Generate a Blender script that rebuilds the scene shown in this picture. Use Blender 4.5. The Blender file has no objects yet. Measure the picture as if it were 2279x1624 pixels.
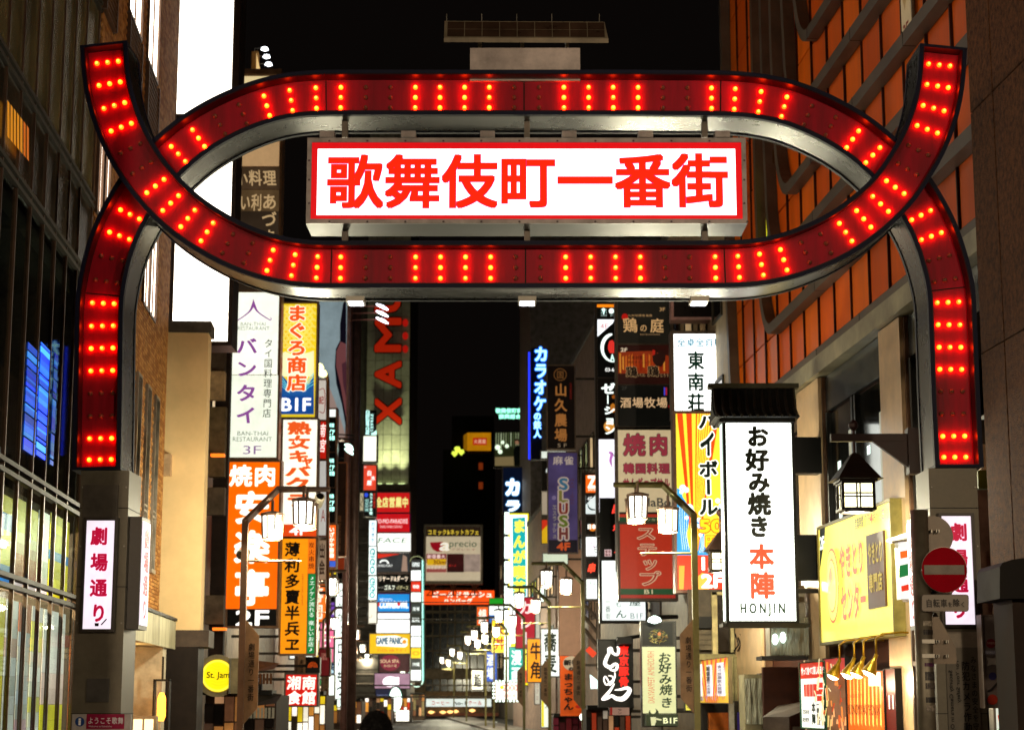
import bpy, math, random, re
from mathutils import Vector, Matrix
sc = bpy.context.scene
COL = sc.collection
R = math.radians
rnd = random.Random(7)

# ------------------------------------------------------------------ camera
PITCH = R(10.2); FPX = 4150.0; CX, CY = 1139.5, 812.0; CAMZ = 1.7
cam = bpy.data.cameras.new('camera'); camo = bpy.data.objects.new('camera', cam); COL.objects.link(camo)
camo.location = (0, 0, CAMZ); camo.rotation_euler = (R(90) + PITCH, 0, 0)
cam.sensor_width = 36; cam.lens = 36 * FPX / 2279.0; cam.clip_end = 3000; cam.clip_start = .1
cam.dof.use_dof = True; cam.dof.focus_distance = 22.3; cam.dof.aperture_fstop = 2.7
sc.camera = camo

# ------------------------------------------------------------------ world: night sky
w = bpy.data.worlds.new('World'); sc.world = w; w.use_nodes = True
nt = w.node_tree; bg = nt.nodes['Background']
sky = nt.nodes.new('ShaderNodeTexSky'); sky.sky_type = 'NISHITA'; sky.sun_disc = False
sky.sun_elevation = R(-7); sky.sun_rotation = R(200)
nt.links.new(sky.outputs[0], bg.inputs[0]); bg.inputs[1].default_value = .05
city = nt.nodes.new('ShaderNodeBackground'); city.inputs[0].default_value = (1, .72, .6, 1); city.inputs[1].default_value = .0026   # glow of the city on the night air
add = nt.nodes.new('ShaderNodeAddShader'); nt.links.new(bg.outputs[0], add.inputs[0]); nt.links.new(city.outputs[0], add.inputs[1]); nt.links.new(add.outputs[0], nt.nodes['World Output'].inputs[0])
sc.view_settings.view_transform = 'Standard'; sc.view_settings.look = 'None'
sc.view_settings.exposure = 0; sc.view_settings.gamma = 1
sc.cycles.use_denoising = True
sc.cycles.max_bounces = 6; sc.cycles.diffuse_bounces = 3; sc.cycles.glossy_bounces = 3
sc.cycles.transparent_max_bounces = 12; sc.cycles.sample_clamp_indirect = 4
sc.cycles.caustics_reflective = False; sc.cycles.caustics_refractive = False

# ------------------------------------------------------------------ pixel crops of the photograph -> rays
CR = {'P': (0, 0, 1), 'A': (500.7, 639.8, 3.648), 'B': (500.7, 1057, 2.865), 'C': (723.3, 862.4, 4.17),
      'D': (723.3, 1224, 4.0594), 'E': (1057, 639.8, 3.648), 'F': (1057, 1057, 4.8647), 'G': (1057, 1290, 4.8647),
      'H': (1279.7, 639.8, 4.17), 'I': (1279.7, 1001.5, 4.49), 'J': (1279.7, 1307.5, 5.129),
      'K': (1502.2, 612, 3.648), 'L': (1502.2, 1001.5, 3.648), 'M': (1833.9, 834.6, 3.648),
      'N': (1833.9, 1179, 3.648), 'O': (1502.2, 1290, 4.865), 'Q': (0, 0, 2.918), 'V': (0, 556.4, 2.918),
      'T': (0, 1057, 2.864), 'U': (1558, 0, 2.4322)}
def pix(c, x, y):
    a, b, s = CR[c]; return a + x / s, b + y / s
def ray(x, y):
    r, u = x - CX, CY - y
    Y = FPX * math.cos(PITCH) - u * math.sin(PITCH); Z = FPX * math.sin(PITCH) + u * math.cos(PITCH)
    return Vector((r / Y, 1, Z / Y))
def at(x, y, d, c='P'):
    x, y = pix(c, x, y); r = ray(x, y); return Vector((d * r.x, d, CAMZ + d * r.z))
SA = math.atan(274 / 4216.0); ca, sa = math.cos(SA), math.sin(SA)   # the street runs a little to the left of the view
def W(s, n, z): return Vector((n * ca - s * sa, n * sa + s * ca, z))
def onwall(x, y, n, c='P'):
    x, y = pix(c, x, y); r = ray(x, y); t = n / (r.x * ca + r.y * sa)
    return t * (-r.x * sa + r.y * ca), CAMZ + t * r.z               # (s, z)
NL, NR = -4.8, 8.0

# ------------------------------------------------------------------ materials
def lin(h):
    h = h.lstrip('#'); v = [int(h[i:i + 2], 16) / 255 for i in (0, 2, 4)]
    return [x / 12.92 if x <= .04045 else ((x + .055) / 1.055) ** 2.4 for x in v]
MC = {}
def newmat(name):
    m = bpy.data.materials.new(name); m.use_nodes = True; return m, m.node_tree, m.node_tree.nodes['Principled BSDF']
def em(h, st=1.0, rough=.35, var=0.0, samp=False, base=.6):
    k = ('e', h, st, rough, var, samp)
    if k in MC: return MC[k]
    m, t, p = newmat('lit_' + h.strip('#')); c = lin(h)
    p.inputs['Base Color'].default_value = [x * base for x in c] + [1]; p.inputs['Roughness'].default_value = rough
    p.inputs['Emission Color'].default_value = c + [1]; p.inputs['Emission Strength'].default_value = st; p.inputs['Specular IOR Level'].default_value = .2
    if var:
        tc = t.nodes.new('ShaderNodeTexCoord'); n = t.nodes.new('ShaderNodeTexNoise'); n.inputs['Scale'].default_value = 1.1
        n.inputs['Detail'].default_value = 5
        mr = t.nodes.new('ShaderNodeMapRange'); mr.inputs[1].default_value = .3; mr.inputs[2].default_value = .7
        mr.inputs[3].default_value = st * (1 - var); mr.inputs[4].default_value = st * (1 + var * .5)
        t.links.new(tc.outputs['Object'], n.inputs['Vector']); t.links.new(n.outputs['Fac'], mr.inputs[0])
        n2 = t.nodes.new('ShaderNodeTexNoise'); n2.inputs['Scale'].default_value = 7; n2.inputs['Detail'].default_value = 8; n2.inputs['Roughness'].default_value = .7
        m2 = t.nodes.new('ShaderNodeMapRange'); m2.inputs[1].default_value = .3; m2.inputs[2].default_value = .75; m2.inputs[3].default_value = .86; m2.inputs[4].default_value = 1.06
        mu = t.nodes.new('ShaderNodeMath'); mu.operation = 'MULTIPLY'; t.links.new(tc.outputs['Object'], n2.inputs['Vector']); t.links.new(n2.outputs['Fac'], m2.inputs[0])
        t.links.new(mr.outputs[0], mu.inputs[0]); t.links.new(m2.outputs[0], mu.inputs[1]); t.links.new(mu.outputs[0], p.inputs['Emission Strength'])
    m.cycles.emission_sampling = 'FRONT' if samp else 'NONE'
    MC[k] = m; return m
def dif(h, rough=.6, metal=0.0, noise=.25, scale=3.0, bump=0.0, bscale=40, streak=False):
    k = ('d', h, rough, metal, noise, scale, bump, bscale, streak)
    if k in MC: return MC[k]
    m, t, p = newmat('mat_' + h.strip('#')); c = lin(h)
    p.inputs['Base Color'].default_value = c + [1]; p.inputs['Roughness'].default_value = rough; p.inputs['Metallic'].default_value = metal; p.inputs['Specular IOR Level'].default_value = .18 if rough >= .3 and not metal else .5
    tc = t.nodes.new('ShaderNodeTexCoord')
    if noise:
        mp = t.nodes.new('ShaderNodeMapping'); mp.inputs['Scale'].default_value = (scale, scale, scale * (.12 if streak else 1))
        n = t.nodes.new('ShaderNodeTexNoise'); n.inputs['Scale'].default_value = 1; n.inputs['Detail'].default_value = 8
        n.inputs['Roughness'].default_value = .65
        mx = t.nodes.new('ShaderNodeMix'); mx.data_type = 'RGBA'
        mx.inputs[6].default_value = [x * (1 - noise) ** 2 for x in c] + [1]; mx.inputs[7].default_value = [min(1, x * (1 + noise)) for x in c] + [1]
        mr = t.nodes.new('ShaderNodeMapRange'); mr.inputs[1].default_value = .3; mr.inputs[2].default_value = .7
        t.links.new(tc.outputs['Object'], mp.inputs[0]); t.links.new(mp.outputs[0], n.inputs['Vector'])
        t.links.new(n.outputs['Fac'], mr.inputs[0]); t.links.new(mr.outputs[0], mx.inputs[0]); t.links.new(mx.outputs[2], p.inputs['Base Color'])
        r2 = t.nodes.new('ShaderNodeMapRange'); r2.inputs[3].default_value = max(.03, rough - .12); r2.inputs[4].default_value = min(1, rough + .12)
        t.links.new(n.outputs['Fac'], r2.inputs[0]); t.links.new(r2.outputs[0], p.inputs['Roughness'])
    if bump:
        n2 = t.nodes.new('ShaderNodeTexNoise'); n2.inputs['Scale'].default_value = bscale; n2.inputs['Detail'].default_value = 6
        b = t.nodes.new('ShaderNodeBump'); b.inputs['Strength'].default_value = bump; b.inputs['Distance'].default_value = .02
        t.links.new(tc.outputs['Object'], n2.inputs['Vector']); t.links.new(n2.outputs['Fac'], b.inputs['Height']); t.links.new(b.outputs[0], p.inputs['Normal'])
    MC[k] = m; return m
def glass(tint='#ffffff', mixf=.25, rough=.02):
    k = ('g', tint, mixf, rough)
    if k in MC: return MC[k]
    m, t, p = newmat('glass'); t.nodes.remove(p); o = t.nodes['Material Output']
    tr = t.nodes.new('ShaderNodeBsdfTransparent'); tr.inputs[0].default_value = lin(tint) + [1]
    gl = t.nodes.new('ShaderNodeBsdfGlossy'); gl.inputs['Roughness'].default_value = rough
    mx = t.nodes.new('ShaderNodeMixShader'); mx.inputs[0].default_value = mixf
    t.links.new(tr.outputs[0], mx.inputs[1]); t.links.new(gl.outputs[0], mx.inputs[2]); t.links.new(mx.outputs[0], o.inputs[0])
    MC[k] = m; return m

# ------------------------------------------------------------------ mesh builder
class MB:
    def __init__(s): s.v = []; s.f = []; s.mi = []; s.m = []; s.cur = 0
    def mat(s, m):
        if m not in s.m: s.m.append(m)
        s.cur = s.m.index(m); return s
    def add(s, vs, fs):
        k = len(s.v); s.v += [tuple(v) for v in vs]; s.f += [tuple(i + k for i in f) for f in fs]; s.mi += [s.cur] * len(fs); return s
    def box(s, O, U, V, N, u0, u1, v0, v1, n0, n1):
        P = [O + U * u + V * v + N * n for n in (n0, n1) for v in (v0, v1) for u in (u0, u1)]
        return s.add(P, [(0, 2, 3, 1), (4, 5, 7, 6), (0, 1, 5, 4), (2, 6, 7, 3), (0, 4, 6, 2), (1, 3, 7, 5)])
    def wbox(s, x0, x1, y0, y1, z0, z1):
        return s.box(Vector((0, 0, 0)), Vector((1, 0, 0)), Vector((0, 1, 0)), Vector((0, 0, 1)), x0, x1, y0, y1, z0, z1)
    def sbox(s, s0, s1, n0, n1, z0, z1):       # box in street coordinates
        return s.box(Vector((0, 0, 0)), W(1, 0, 0), W(0, 1, 0), Vector((0, 0, 1)), s0, s1, n0, n1, z0, z1)
    def tube(s, pts, r, n=8, cap=True):
        pts = [Vector(p) for p in pts]; k = len(pts); rings = []
        for i, p in enumerate(pts):
            d = (pts[min(i + 1, k - 1)] - pts[max(i - 1, 0)]).normalized()
            a = d.cross(Vector((0, 0, 1)));
            if a.length < .01: a = d.cross(Vector((0, 1, 0)))
            a.normalize(); b = d.cross(a); rr = r[i] if isinstance(r, (list, tuple)) else r
            rings.append([p + a * math.cos(2 * math.pi * j / n) * rr + b * math.sin(2 * math.pi * j / n) * rr for j in range(n)])
        fs = [(i * n + j, i * n + (j + 1) % n, (i + 1) * n + (j + 1) % n, (i + 1) * n + j) for i in range(k - 1) for j in range(n)]
        if cap: fs += [tuple(range(n))[::-1], tuple((k - 1) * n + j for j in range(n))]
        return s.add([v for q in rings for v in q], fs)
    def lathe(s, c, prof, n=12, ax=None):      # prof: (radius, height)
        c = Vector(c); A = ax or Matrix.Identity(3); vs = []; k = len(prof)
        for r, h in prof:
            for j in range(n): vs.append(c + A @ Vector((r * math.cos(2 * math.pi * (j + .5) / n), r * math.sin(2 * math.pi * (j + .5) / n), h)))
        fs = [(i * n + j, i * n + (j + 1) % n, (i + 1) * n + (j + 1) % n, (i + 1) * n + j) for i in range(k - 1) for j in range(n)]
        fs += [tuple(range(n))[::-1], tuple((k - 1) * n + j for j in range(n))]
        return s.add(vs, fs)
    def build(s, name, root=None, mat=None, smooth=False):
        o0 = root_loc(root) if root else Vector((0, 0, 0))
        me = bpy.data.meshes.new(name); me.from_pydata([Vector(v) - o0 for v in s.v], [], s.f); me.update()
        for m in ([mat] if mat else s.m): me.materials.append(m)
        if not mat and len(s.m) > 1: me.polygons.foreach_set('material_index', s.mi)
        if smooth: me.polygons.foreach_set('use_smooth', [True] * len(me.polygons))
        o = bpy.data.objects.new(name, me); COL.objects.link(o)
        if root: o.parent = root
        return o
def root_loc(o):
    v = Vector(o.location)
    while o.parent: o = o.parent; v += Vector(o.location)
    return v
def empty(name, loc, label=None, cat=None, group=None, parent=None):
    o = bpy.data.objects.new(name, None); COL.objects.link(o); o.location = Vector(loc) - (root_loc(parent) if parent else Vector((0, 0, 0)))
    if parent: o.parent = parent
    o.empty_display_size = .2
    tag(o, label, cat, group); return o
def tag(o, label=None, cat=None, group=None, kind=None):
    for k, v in (('label', label), ('category', cat), ('group', group), ('kind', kind)):
        if v: o[k] = v
    return o
def copy_tree(o, parent=None):
    c = o.copy(); COL.objects.link(c); c.parent = parent
    for ch in list(o.children): copy_tree(ch, c)
    return c

# ------------------------------------------------------------------ glyphs
GC = {}
def glyph0(ch, res=3):
    if ch not in GC:
        c = bpy.data.curves.new('t', 'FONT'); c.body = ch; c.size = 1; c.resolution_u = res
        o = bpy.data.objects.new('t', c); m = o.to_mesh()
        GC[ch] = ([tuple(v.co)[:2] for v in m.vertices], [tuple(p.vertices) for p in m.polygons])
        o.to_mesh_clear(); bpy.data.objects.remove(o); bpy.data.curves.remove(c)
    return GC[ch]
def glyph(ch, bold=0.0, sx=1.0, sq=False):
    """the glyph thickened by laying shifted copies over each other; third value = layer of the copy"""
    vs, fs = glyph0(ch)
    if bold <= .004 or not vs: return [(x, y, 0) for x, y in vs], fs
    if sq:
        V = [(x, y, 0) for x, y in vs]; F = list(fs); k = 1
        for i in (-1, 0, 1):
            for j in (-1, 0, 1):
                if i or j: o = len(V); V += [(x + i * bold * .9, y + j * bold * .9, k) for x, y in vs]; F += [tuple(q + o for q in f) for f in fs]; k += 1
        return V, F
    rings = [(bold, 8 if bold < .06 else 12)] + ([(bold * .5, 8)] if bold > .05 else [])
    V = [(x, y, 0) for x, y in vs]; F = list(fs); k = 1
    for r, n in rings:
        for j in range(n):
            t = 2 * math.pi * (j + .5) / n; o = len(V); dx, dy = r * math.cos(t) * sx, r * math.sin(t)
            V += [(x + dx, y + dy, k) for x, y in vs]; F += [tuple(i + o for i in f) for f in fs]; k += 1
    return V, F
def cjk(s): return any(ord(c) > 0x2E7F for c in s)
ROTV = 'ー～〜―'
def layout(s, w, h, bold, mode='h', shear=0.0, fill=.94, sq=False):
    """flat lettering in a w x h rectangle with its lower left at 0,0 -> verts (x, y, layer), faces"""
    V, F = [], []
    def put(vs, fs, fn):
        k = len(V); V.extend(fn(x, y) + (l,) for x, y, l in vs); F.extend(tuple(i + k for i in f) for f in fs)
    if not cjk(s) and mode == 'h':
        v0, _ = glyph0(s)
        if not v0: return V, F
        x0 = min(v[0] for v in v0); x1 = max(v[0] for v in v0); y0 = min(v[1] for v in v0); y1 = max(v[1] for v in v0)
        kx, ky = w / (x1 - x0), h / (y1 - y0); vs, fs = glyph(s, max(0, bold), ky / kx)
        put(vs, fs, lambda x, y: ((x - x0) * kx + shear * (y - y0) * ky, (y - y0) * ky))
        return V, F
    n = len(s)
    wt = [(.55 if c == ' ' else 1.0 if ord(c) > 0x2E7F else (.62 if mode == 'h' else .9)) for c in s]; tot = sum(wt); acc = 0
    for c, q in zip(s, wt):
        if mode == 'h': cx0, cx1, cy0, cy1 = w * acc / tot, w * (acc + q) / tot, 0, h
        else: cx0, cx1, cy1, cy0 = 0, w, h * (1 - acc / tot), h * (1 - (acc + q) / tot)
        acc += q
        if c == ' ': continue
        vs, fs = glyph(c, bold, 1.0, sq)
        if not vs: continue
        if mode == 'v' and c in ROTV: vs = [(.5 + (y - .38), .38 - (x - .5), l) for x, y, l in vs]
        if ord(c) > 0x2E7F: gx0, gx1, gy0, gy1 = 0, 1, -.12, .88
        else:
            xs = [v[0] for v in vs]; mid = (min(xs) + max(xs)) / 2; hw = max(.33, (max(xs) - min(xs)) / 2 + .03); gx0, gx1, gy0, gy1 = mid - hw, mid + hw, -.14, .86
        cw, chh = cx1 - cx0, cy1 - cy0; mx, my = (cx0 + cx1) / 2, (cy0 + cy1) / 2
        put(vs, fs, lambda x, y: (mx + ((x - gx0) / (gx1 - gx0) - .5) * cw * fill + shear * ((y - gy0) / (gy1 - gy0) - .5) * chh, my + ((y - gy0) / (gy1 - gy0) - .5) * chh * fill))
    return V, F

# ------------------------------------------------------------------ signs
X_, Y_, Z_ = Vector((1, 0, 0)), Vector((0, 1, 0)), Vector((0, 0, 1))
class Sign:
    """a flat-faced box on a vertical plane; rectangles are given in pixels of a crop and cast onto that plane"""
    def __init__(s, name, label, cat, crop, rect, d=None, n=None, th=.3, fw=.05, frame=None, group=None, parent=None, body=True, arms=True, bodymat=None, pad=0):
        s.crop = crop
        if n is None: s.O, s.U, s.N = Vector((0, d, 0)), X_, -Y_
        else:
            s.O = W(0, n, 0); s.U, s.N = (W(-1, 0, 0), W(0, -1, 0)) if n > 0 else (W(1, 0, 0), W(0, 1, 0))
        s.d, s.n, s.k = d, n, 0
        u0, u1, v0, v1 = s.R = s.rect(rect)
        s.root = empty(name, s.P((u0 + u1) / 2, v0), label, cat, group, parent)
        s.fr = frame or dif('#4a4038', .5)
        s.eps = .004 if (d or 30) < 60 else .012
        if body:
            m = MB(); m.box(s.O, s.U, Z_, s.N, u0 - fw, u1 + fw, v0 - fw, v1 + fw, -th, -.012)
            m.build('casing', s.root, bodymat or s.fr)
            if fw > 0:
                m = MB(); q = .03
                m.box(s.O, s.U, Z_, s.N, u0 - fw, u0, v0 - fw, v1 + fw, -.012, q).box(s.O, s.U, Z_, s.N, u1, u1 + fw, v0 - fw, v1 + fw, -.012, q)
                m.box(s.O, s.U, Z_, s.N, u0, u1, v0 - fw, v0, -.012, q - .002).box(s.O, s.U, Z_, s.N, u0, u1, v1, v1 + fw, -.012, q - .002)
                m.build('frame', s.root, s.fr)
        if arms and n is None:
            nn = NL if (u0 + u1) / 2 < 0 and d < 150 or (u0 + u1) / 2 < -6 else NR
            yy = d + th * .5; uw = (nn - yy * sa) / ca
            ue = u0 if nn < 0 else u1
            if (nn < 0 and uw < ue) or (nn > 0 and uw > ue):
                h = v1 - v0
                for zz in ([v0 + h * .15, v1 - h * .15] if h > .8 else [v0 + h * .5]):
                    m = MB(); m.wbox(min(uw, ue), max(uw, ue), yy - .04, yy + .04, zz - .04, zz + .04); m.build('bracket', s.root, dif('#3a332c', .6))
    def P(s, u, v, n=0): return s.O + s.U * u + Z_ * v + s.N * n
    def uv(s, x, y, c=None):
        x, y = pix(c or s.crop, x, y); r = ray(x, y); C = Vector((0, 0, CAMZ))
        t = (s.O - C).dot(s.N) / r.dot(s.N); p = C + r * t - s.O
        return p.dot(s.U), p.z
    def rect(s, r, c=None):
        x0, y0, x1, y1 = r; ym = (y0 + y1) / 2
        if s.n is None:
            u0 = s.uv(x0, ym, c)[0]; u1 = s.uv(x1, ym, c)[0]; xm = (x0 + x1) / 2
            return u0, u1, s.uv(xm, y1, c)[1], s.uv(xm, y0, c)[1]
        return s.uv(x0, ym, c)[0], s.uv(x1, ym, c)[0], s.uv(x0, y1, c)[1], s.uv(x0, y0, c)[1]
    def lay(s): s.k += 1; return s.k * s.eps
    def face(s, rect=None, col='#ffffff', st=1.0, crop=None, var=.12, samp=None, name='face_panel', mat=None, uvr=None):
        u0, u1, v0, v1 = uvr or (s.rect(rect, crop) if rect else s.R)
        n = s.lay(); m = MB(); m.box(s.O, s.U, Z_, s.N, u0, u1, v0, v1, -.011, n)
        big = (u1 - u0) * (v1 - v0) > .5 if samp is None else samp
        return m.build(name, s.root, mat or em(col, st, var=var, samp=big and st >= .35))
    def text(s, t, rect, col='#000000', st=0.0, bold=.02, mode='h', out=None, shear=0, rot=False, crop=None, fill=.94, uvr=None, name='lettering', sq=False):
        u0, u1, v0, v1 = uvr or s.rect(rect, crop); w, h = u1 - u0, v1 - v0
        for b, c, e in ([(bold + out[0], out[1], out[2] if len(out) > 2 else st)] if out else []) + [(bold, col, st)]:
            if rot:
                V, F = layout(t, h, w, b, 'h', shear, fill); V = [(u0 + w - y, v0 + h - x, l) for x, y, l in V]
            else:
                V, F = layout(t, w, h, b, mode, shear, fill, sq); V = [(u0 + x, v0 + y, l) for x, y, l in V]
            n = s.lay() + (.006 if s.eps > .005 else .003); m = MB(); m.add([s.P(x, y, n + l * s.eps * .04) for x, y, l in V], F)
            m.build(name, s.root, em(c, e) if e > 0 else dif(c, .5, noise=0))
    def poly(s, pts, col, st=0.0, crop=None, name='print', uvp=None):
        n = s.lay() + .003; P = [s.P(*(p if uvp else s.uv(p[0], p[1], crop)), n) for p in (uvp or pts)]
        m = MB(); m.add(P, [tuple(range(len(P)))]); return m.build(name, s.root, em(col, st) if st > 0 else dif(col, .5, noise=0))
    def disc(s, c, r, col, st=0.0, crop=None, k=24, asp=1.0, ring=0, name='print'):
        return s.poly([(c[0] + r * math.cos(2 * math.pi * i / k), c[1] + r * asp * math.sin(2 * math.pi * i / k)) for i in range(k)], col, st, crop, name)
    def stroke(s, pts, wd, col, st=0.0, crop=None, name='print'):
        """brush stroke polyline; wd in crop pixels, may be a list"""
        if len(pts) > 3 and len(pts) < 20:
            ws = wd if isinstance(wd, (list, tuple)) else [wd] * len(pts); P3 = []
            for i in range(len(pts) - 1):
                g = lambda k: (pts[min(max(k, 0), len(pts) - 1)] + (ws[min(max(k, 0), len(pts) - 1)],))
                p0, p1, p2, p3 = g(i - 1), g(i), g(i + 1), g(i + 2)
                for j in range(4):
                    t = j / 4; P3.append([.5 * (2 * p1[k] + (p2[k] - p0[k]) * t + (2 * p0[k] - 5 * p1[k] + 4 * p2[k] - p3[k]) * t * t + (3 * p1[k] - p0[k] - 3 * p2[k] + p3[k]) * t ** 3) for k in range(3)])
            P3.append(list(pts[-1]) + [ws[-1]]); pts = [(p[0], p[1]) for p in P3]; wd = [max(.5, p[2]) for p in P3]
        n = len(pts); L, Rr = [], []
        for i, p in enumerate(pts):
            a = pts[max(i - 1, 0)]; b = pts[min(i + 1, n - 1)]; dx, dy = b[0] - a[0], b[1] - a[1]; q = math.hypot(dx, dy) or 1
            ww = (wd[i] if isinstance(wd, (list, tuple)) else wd) / 2; L.append((p[0] - dy / q * ww, p[1] + dx / q * ww)); Rr.append((p[0] + dy / q * ww, p[1] - dx / q * ww))
        o = s.lay() + .003; m = MB(); P = [s.P(*s.uv(x, y, crop), o) for x, y in L + Rr]
        m.add(P, [(i, i + 1, n + i + 1, n + i) for i in range(n - 1)]); return m.build(name, s.root, em(col, st) if st > 0 else dif(col, .5, noise=0))
STEEL = dif('#8a8478', .35, .6, .15, 2.0); DARK = dif('#15120f', .5); BRONZE = dif('#5b4636', .45, .3)
# ================================================================== ground
m = MB(); m.add([(-400, -120, 0), (400, -120, 0), (400, 900, 0), (-400, 900, 0)], [(0, 1, 2, 3)])
tag(m.build('ground', None, dif('#2c2b2a', .8, noise=.3)), kind='structure')
m = MB(); m.sbox(14, 205, -2.6, 5.6, .002, .012); tag(m.build('road', None, dif('#2a2827', .6, noise=.35, bump=.3, bscale=60)), kind='structure')
m = MB(); m.wbox(-60, 60, -18, 13.5, .002, .014); tag(m.build('avenue', None, dif('#35332f', .6, noise=.35, bump=.3, bscale=60)), kind='structure')
for a, b in ((NL, -2.6), (5.6, NR)):
    m = MB(); m.sbox(18.5, 205, a, b, .002, .14); tag(m.build('pavement', None, dif('#77706a', .7, noise=.3, bump=.2)), kind='structure')
m = MB()
for i in range(9): m.sbox(14.4, 17.6, -2.3 + i * .9, -1.85 + i * .9, .016, .02)
tag(m.build('crossing_markings', None, dif('#cfcac0', .6)), kind='structure')

# ================================================================== the gate
G = 22.0
gate = empty('street_gate', at(1175, 1560, G + .4).xy.to_3d(), 'big red interlaced neon gate with rows of orange bulbs, spanning the street entrance', 'gate')
SILVER = dif('#343228', .28, .55, .3, 1.2); BLUE = dif('#0a0c26', .55, 0, .2); RED = dif('#9c001c', .5, 0, .28, 5.0, streak=True); RED.node_tree.nodes['Principled BSDF'].inputs['Specular IOR Level'].default_value = .2
GREY = dif('#625b4c', .45, .45, .2, 2.0, .05, 30)
bulb_on = em('#ff5a0a', 7.0, var=0, samp=True); tip_on = em('#ffc030', 9.0)
BG = []
for st_ in (24, 34, 42):
    m_, t_, p_ = newmat('bulb_glow'); p_.inputs['Base Color'].default_value = (.6, .05, .01, 1); p_.inputs['Emission Color'].default_value = (1, .019, .0008, 1); p_.inputs['Emission Strength'].default_value = st_; m_.cycles.emission_sampling = 'FRONT'; BG.append(m_)
m_, t_, p_ = newmat('bulb_tip'); p_.inputs['Emission Color'].default_value = (1, .42, .03, 1); p_.inputs['Emission Strength'].default_value = 4; m_.cycles.emission_sampling = 'NONE'; tip_on = m_
bulb_off = dif('#7d4a38', .25, 0, .1)
def bulb_mesh(on, bulb_on=None):
    m = MB(); ax = Matrix(((1, 0, 0), (0, 0, 1), (0, -1, 0))).transposed()   # z -> -y
    ax = Matrix(((1, 0, 0), (0, 0, -1), (0, 1, 0)))
    m.mat(bulb_on if on else bulb_off); m.lathe((0, 0, 0), [(.03, 0), (.031, .012), (.026, .03), (.017, .041)], 10, ax)
    m.mat(tip_on if on else bulb_off); m.lathe((0, 0, 0), [(.0172, .0405), (.013, .048), (.003, .052)], 8, ax)
    me = bpy.data.meshes.new('bulb'); me.from_pydata(m.v, [], m.f); 
    for q in m.m: me.materials.append(q)
    if len(m.m) > 1: me.polygons.foreach_set('material_index', m.mi)
    me.polygons.foreach_set('use_smooth', [True] * len(me.polygons)); return me
BM = {0: bulb_mesh(0)}; BON = [bulb_mesh(1, g) for g in BG]
A_ = [(240,138,1),(244,188,1),(254.6,236,1),(270,284,1),(290.5,331,0),(316,374.5,0),(346,415,1),(380,453,1),(418,487,1),(461,517,1),(507,543,0),(553,564,0),
 (601,580,1),(653,591,1),(706,595.5,1),(758,596,1),(813.5,596,0),(869,596,0),(925,596,1),(980.5,596,1),(1036,596,1),(1092,596,1),(1147.5,596,0),(1203,596,0),(1259,596,1),
 (1314.5,596,1),(1370,596,1),(1425,596,1),(1480,596,0),(1534.5,596,0),(1592.6,595.5,1),(1643.5,594.5,1),(1694.5,589.6,1),(1744,579,1),(1792,562.5,0),(1837.6,543,0),
 (1882,517.6,1),(1922,488,1),(1959.7,454.7,1),(1992.6,417.7,1),(2019,377,0),(2043.6,335.5,0),(2063.7,288.6,1),(2077.7,242,1),(2086.7,193,1),(2090,144,1)]
B_ = [(223.5,1025,1),(224.5,975,1),(225.6,926,0),(226,875,0),(227,825,1),(227.5,775,1),(228.5,726,1),(230,675,1),(237,627,0),(249,575,0),(266,525,1),(289.5,478,1),
 (318,430,2),(355,385,2),(397,343,1),(442,308,1),(490,279,0),(541,255,0),(594,236,1),(648,224,1),(704,219,1),(758.6,218,1),(814,218,0),(869,218,0),(924.6,218,1),(979.4,218,1),
 (1034,218,1),(1089,218,1),(1144,218,0),(1199.8,218,0),(1255,218,1),(1310,218,1),(1364.6,218,1),(1420,218,1),(1475,219,0),(1530,219,0),(1583.5,219.5,1),(1634.5,221,1),(1690.8,227,1),(1745,238,1),
 (1797.7,257,0),(1848.7,281.6,0),(1897.6,310.4,1),(1942.4,345.8,1),(1984,386,2),(2020,431,2),(2050,480,1),(2072.8,526,1),(2089.6,574.8,0),(2102.8,624,0),
 (2110,673,1),(2111.5,723,1),(2114,773,1),(2115.5,822,1),(2117.5,871,0),(2119.5,921,0),(2122.3,970,1),(2124.8,1019.5,1)]
def spline(P, sub=5):
    out = []
    for i in range(len(P) - 1):
        p0 = P[max(i - 1, 0)]; p1 = P[i]; p2 = P[i + 1]; p3 = P[min(i + 2, len(P) - 1)]
        for j in range(sub):
            t = j / sub
            out.append(tuple(.5 * ((2 * p1[k]) + (-p0[k] + p2[k]) * t + (2 * p0[k] - 5 * p1[k] + 4 * p2[k] - p3[k]) * t * t + (-p0[k] + 3 * p1[k] - 3 * p2[k] + p3[k]) * t ** 3) for k in (0, 1)))
    return out + [tuple(P[-1])]
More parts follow.
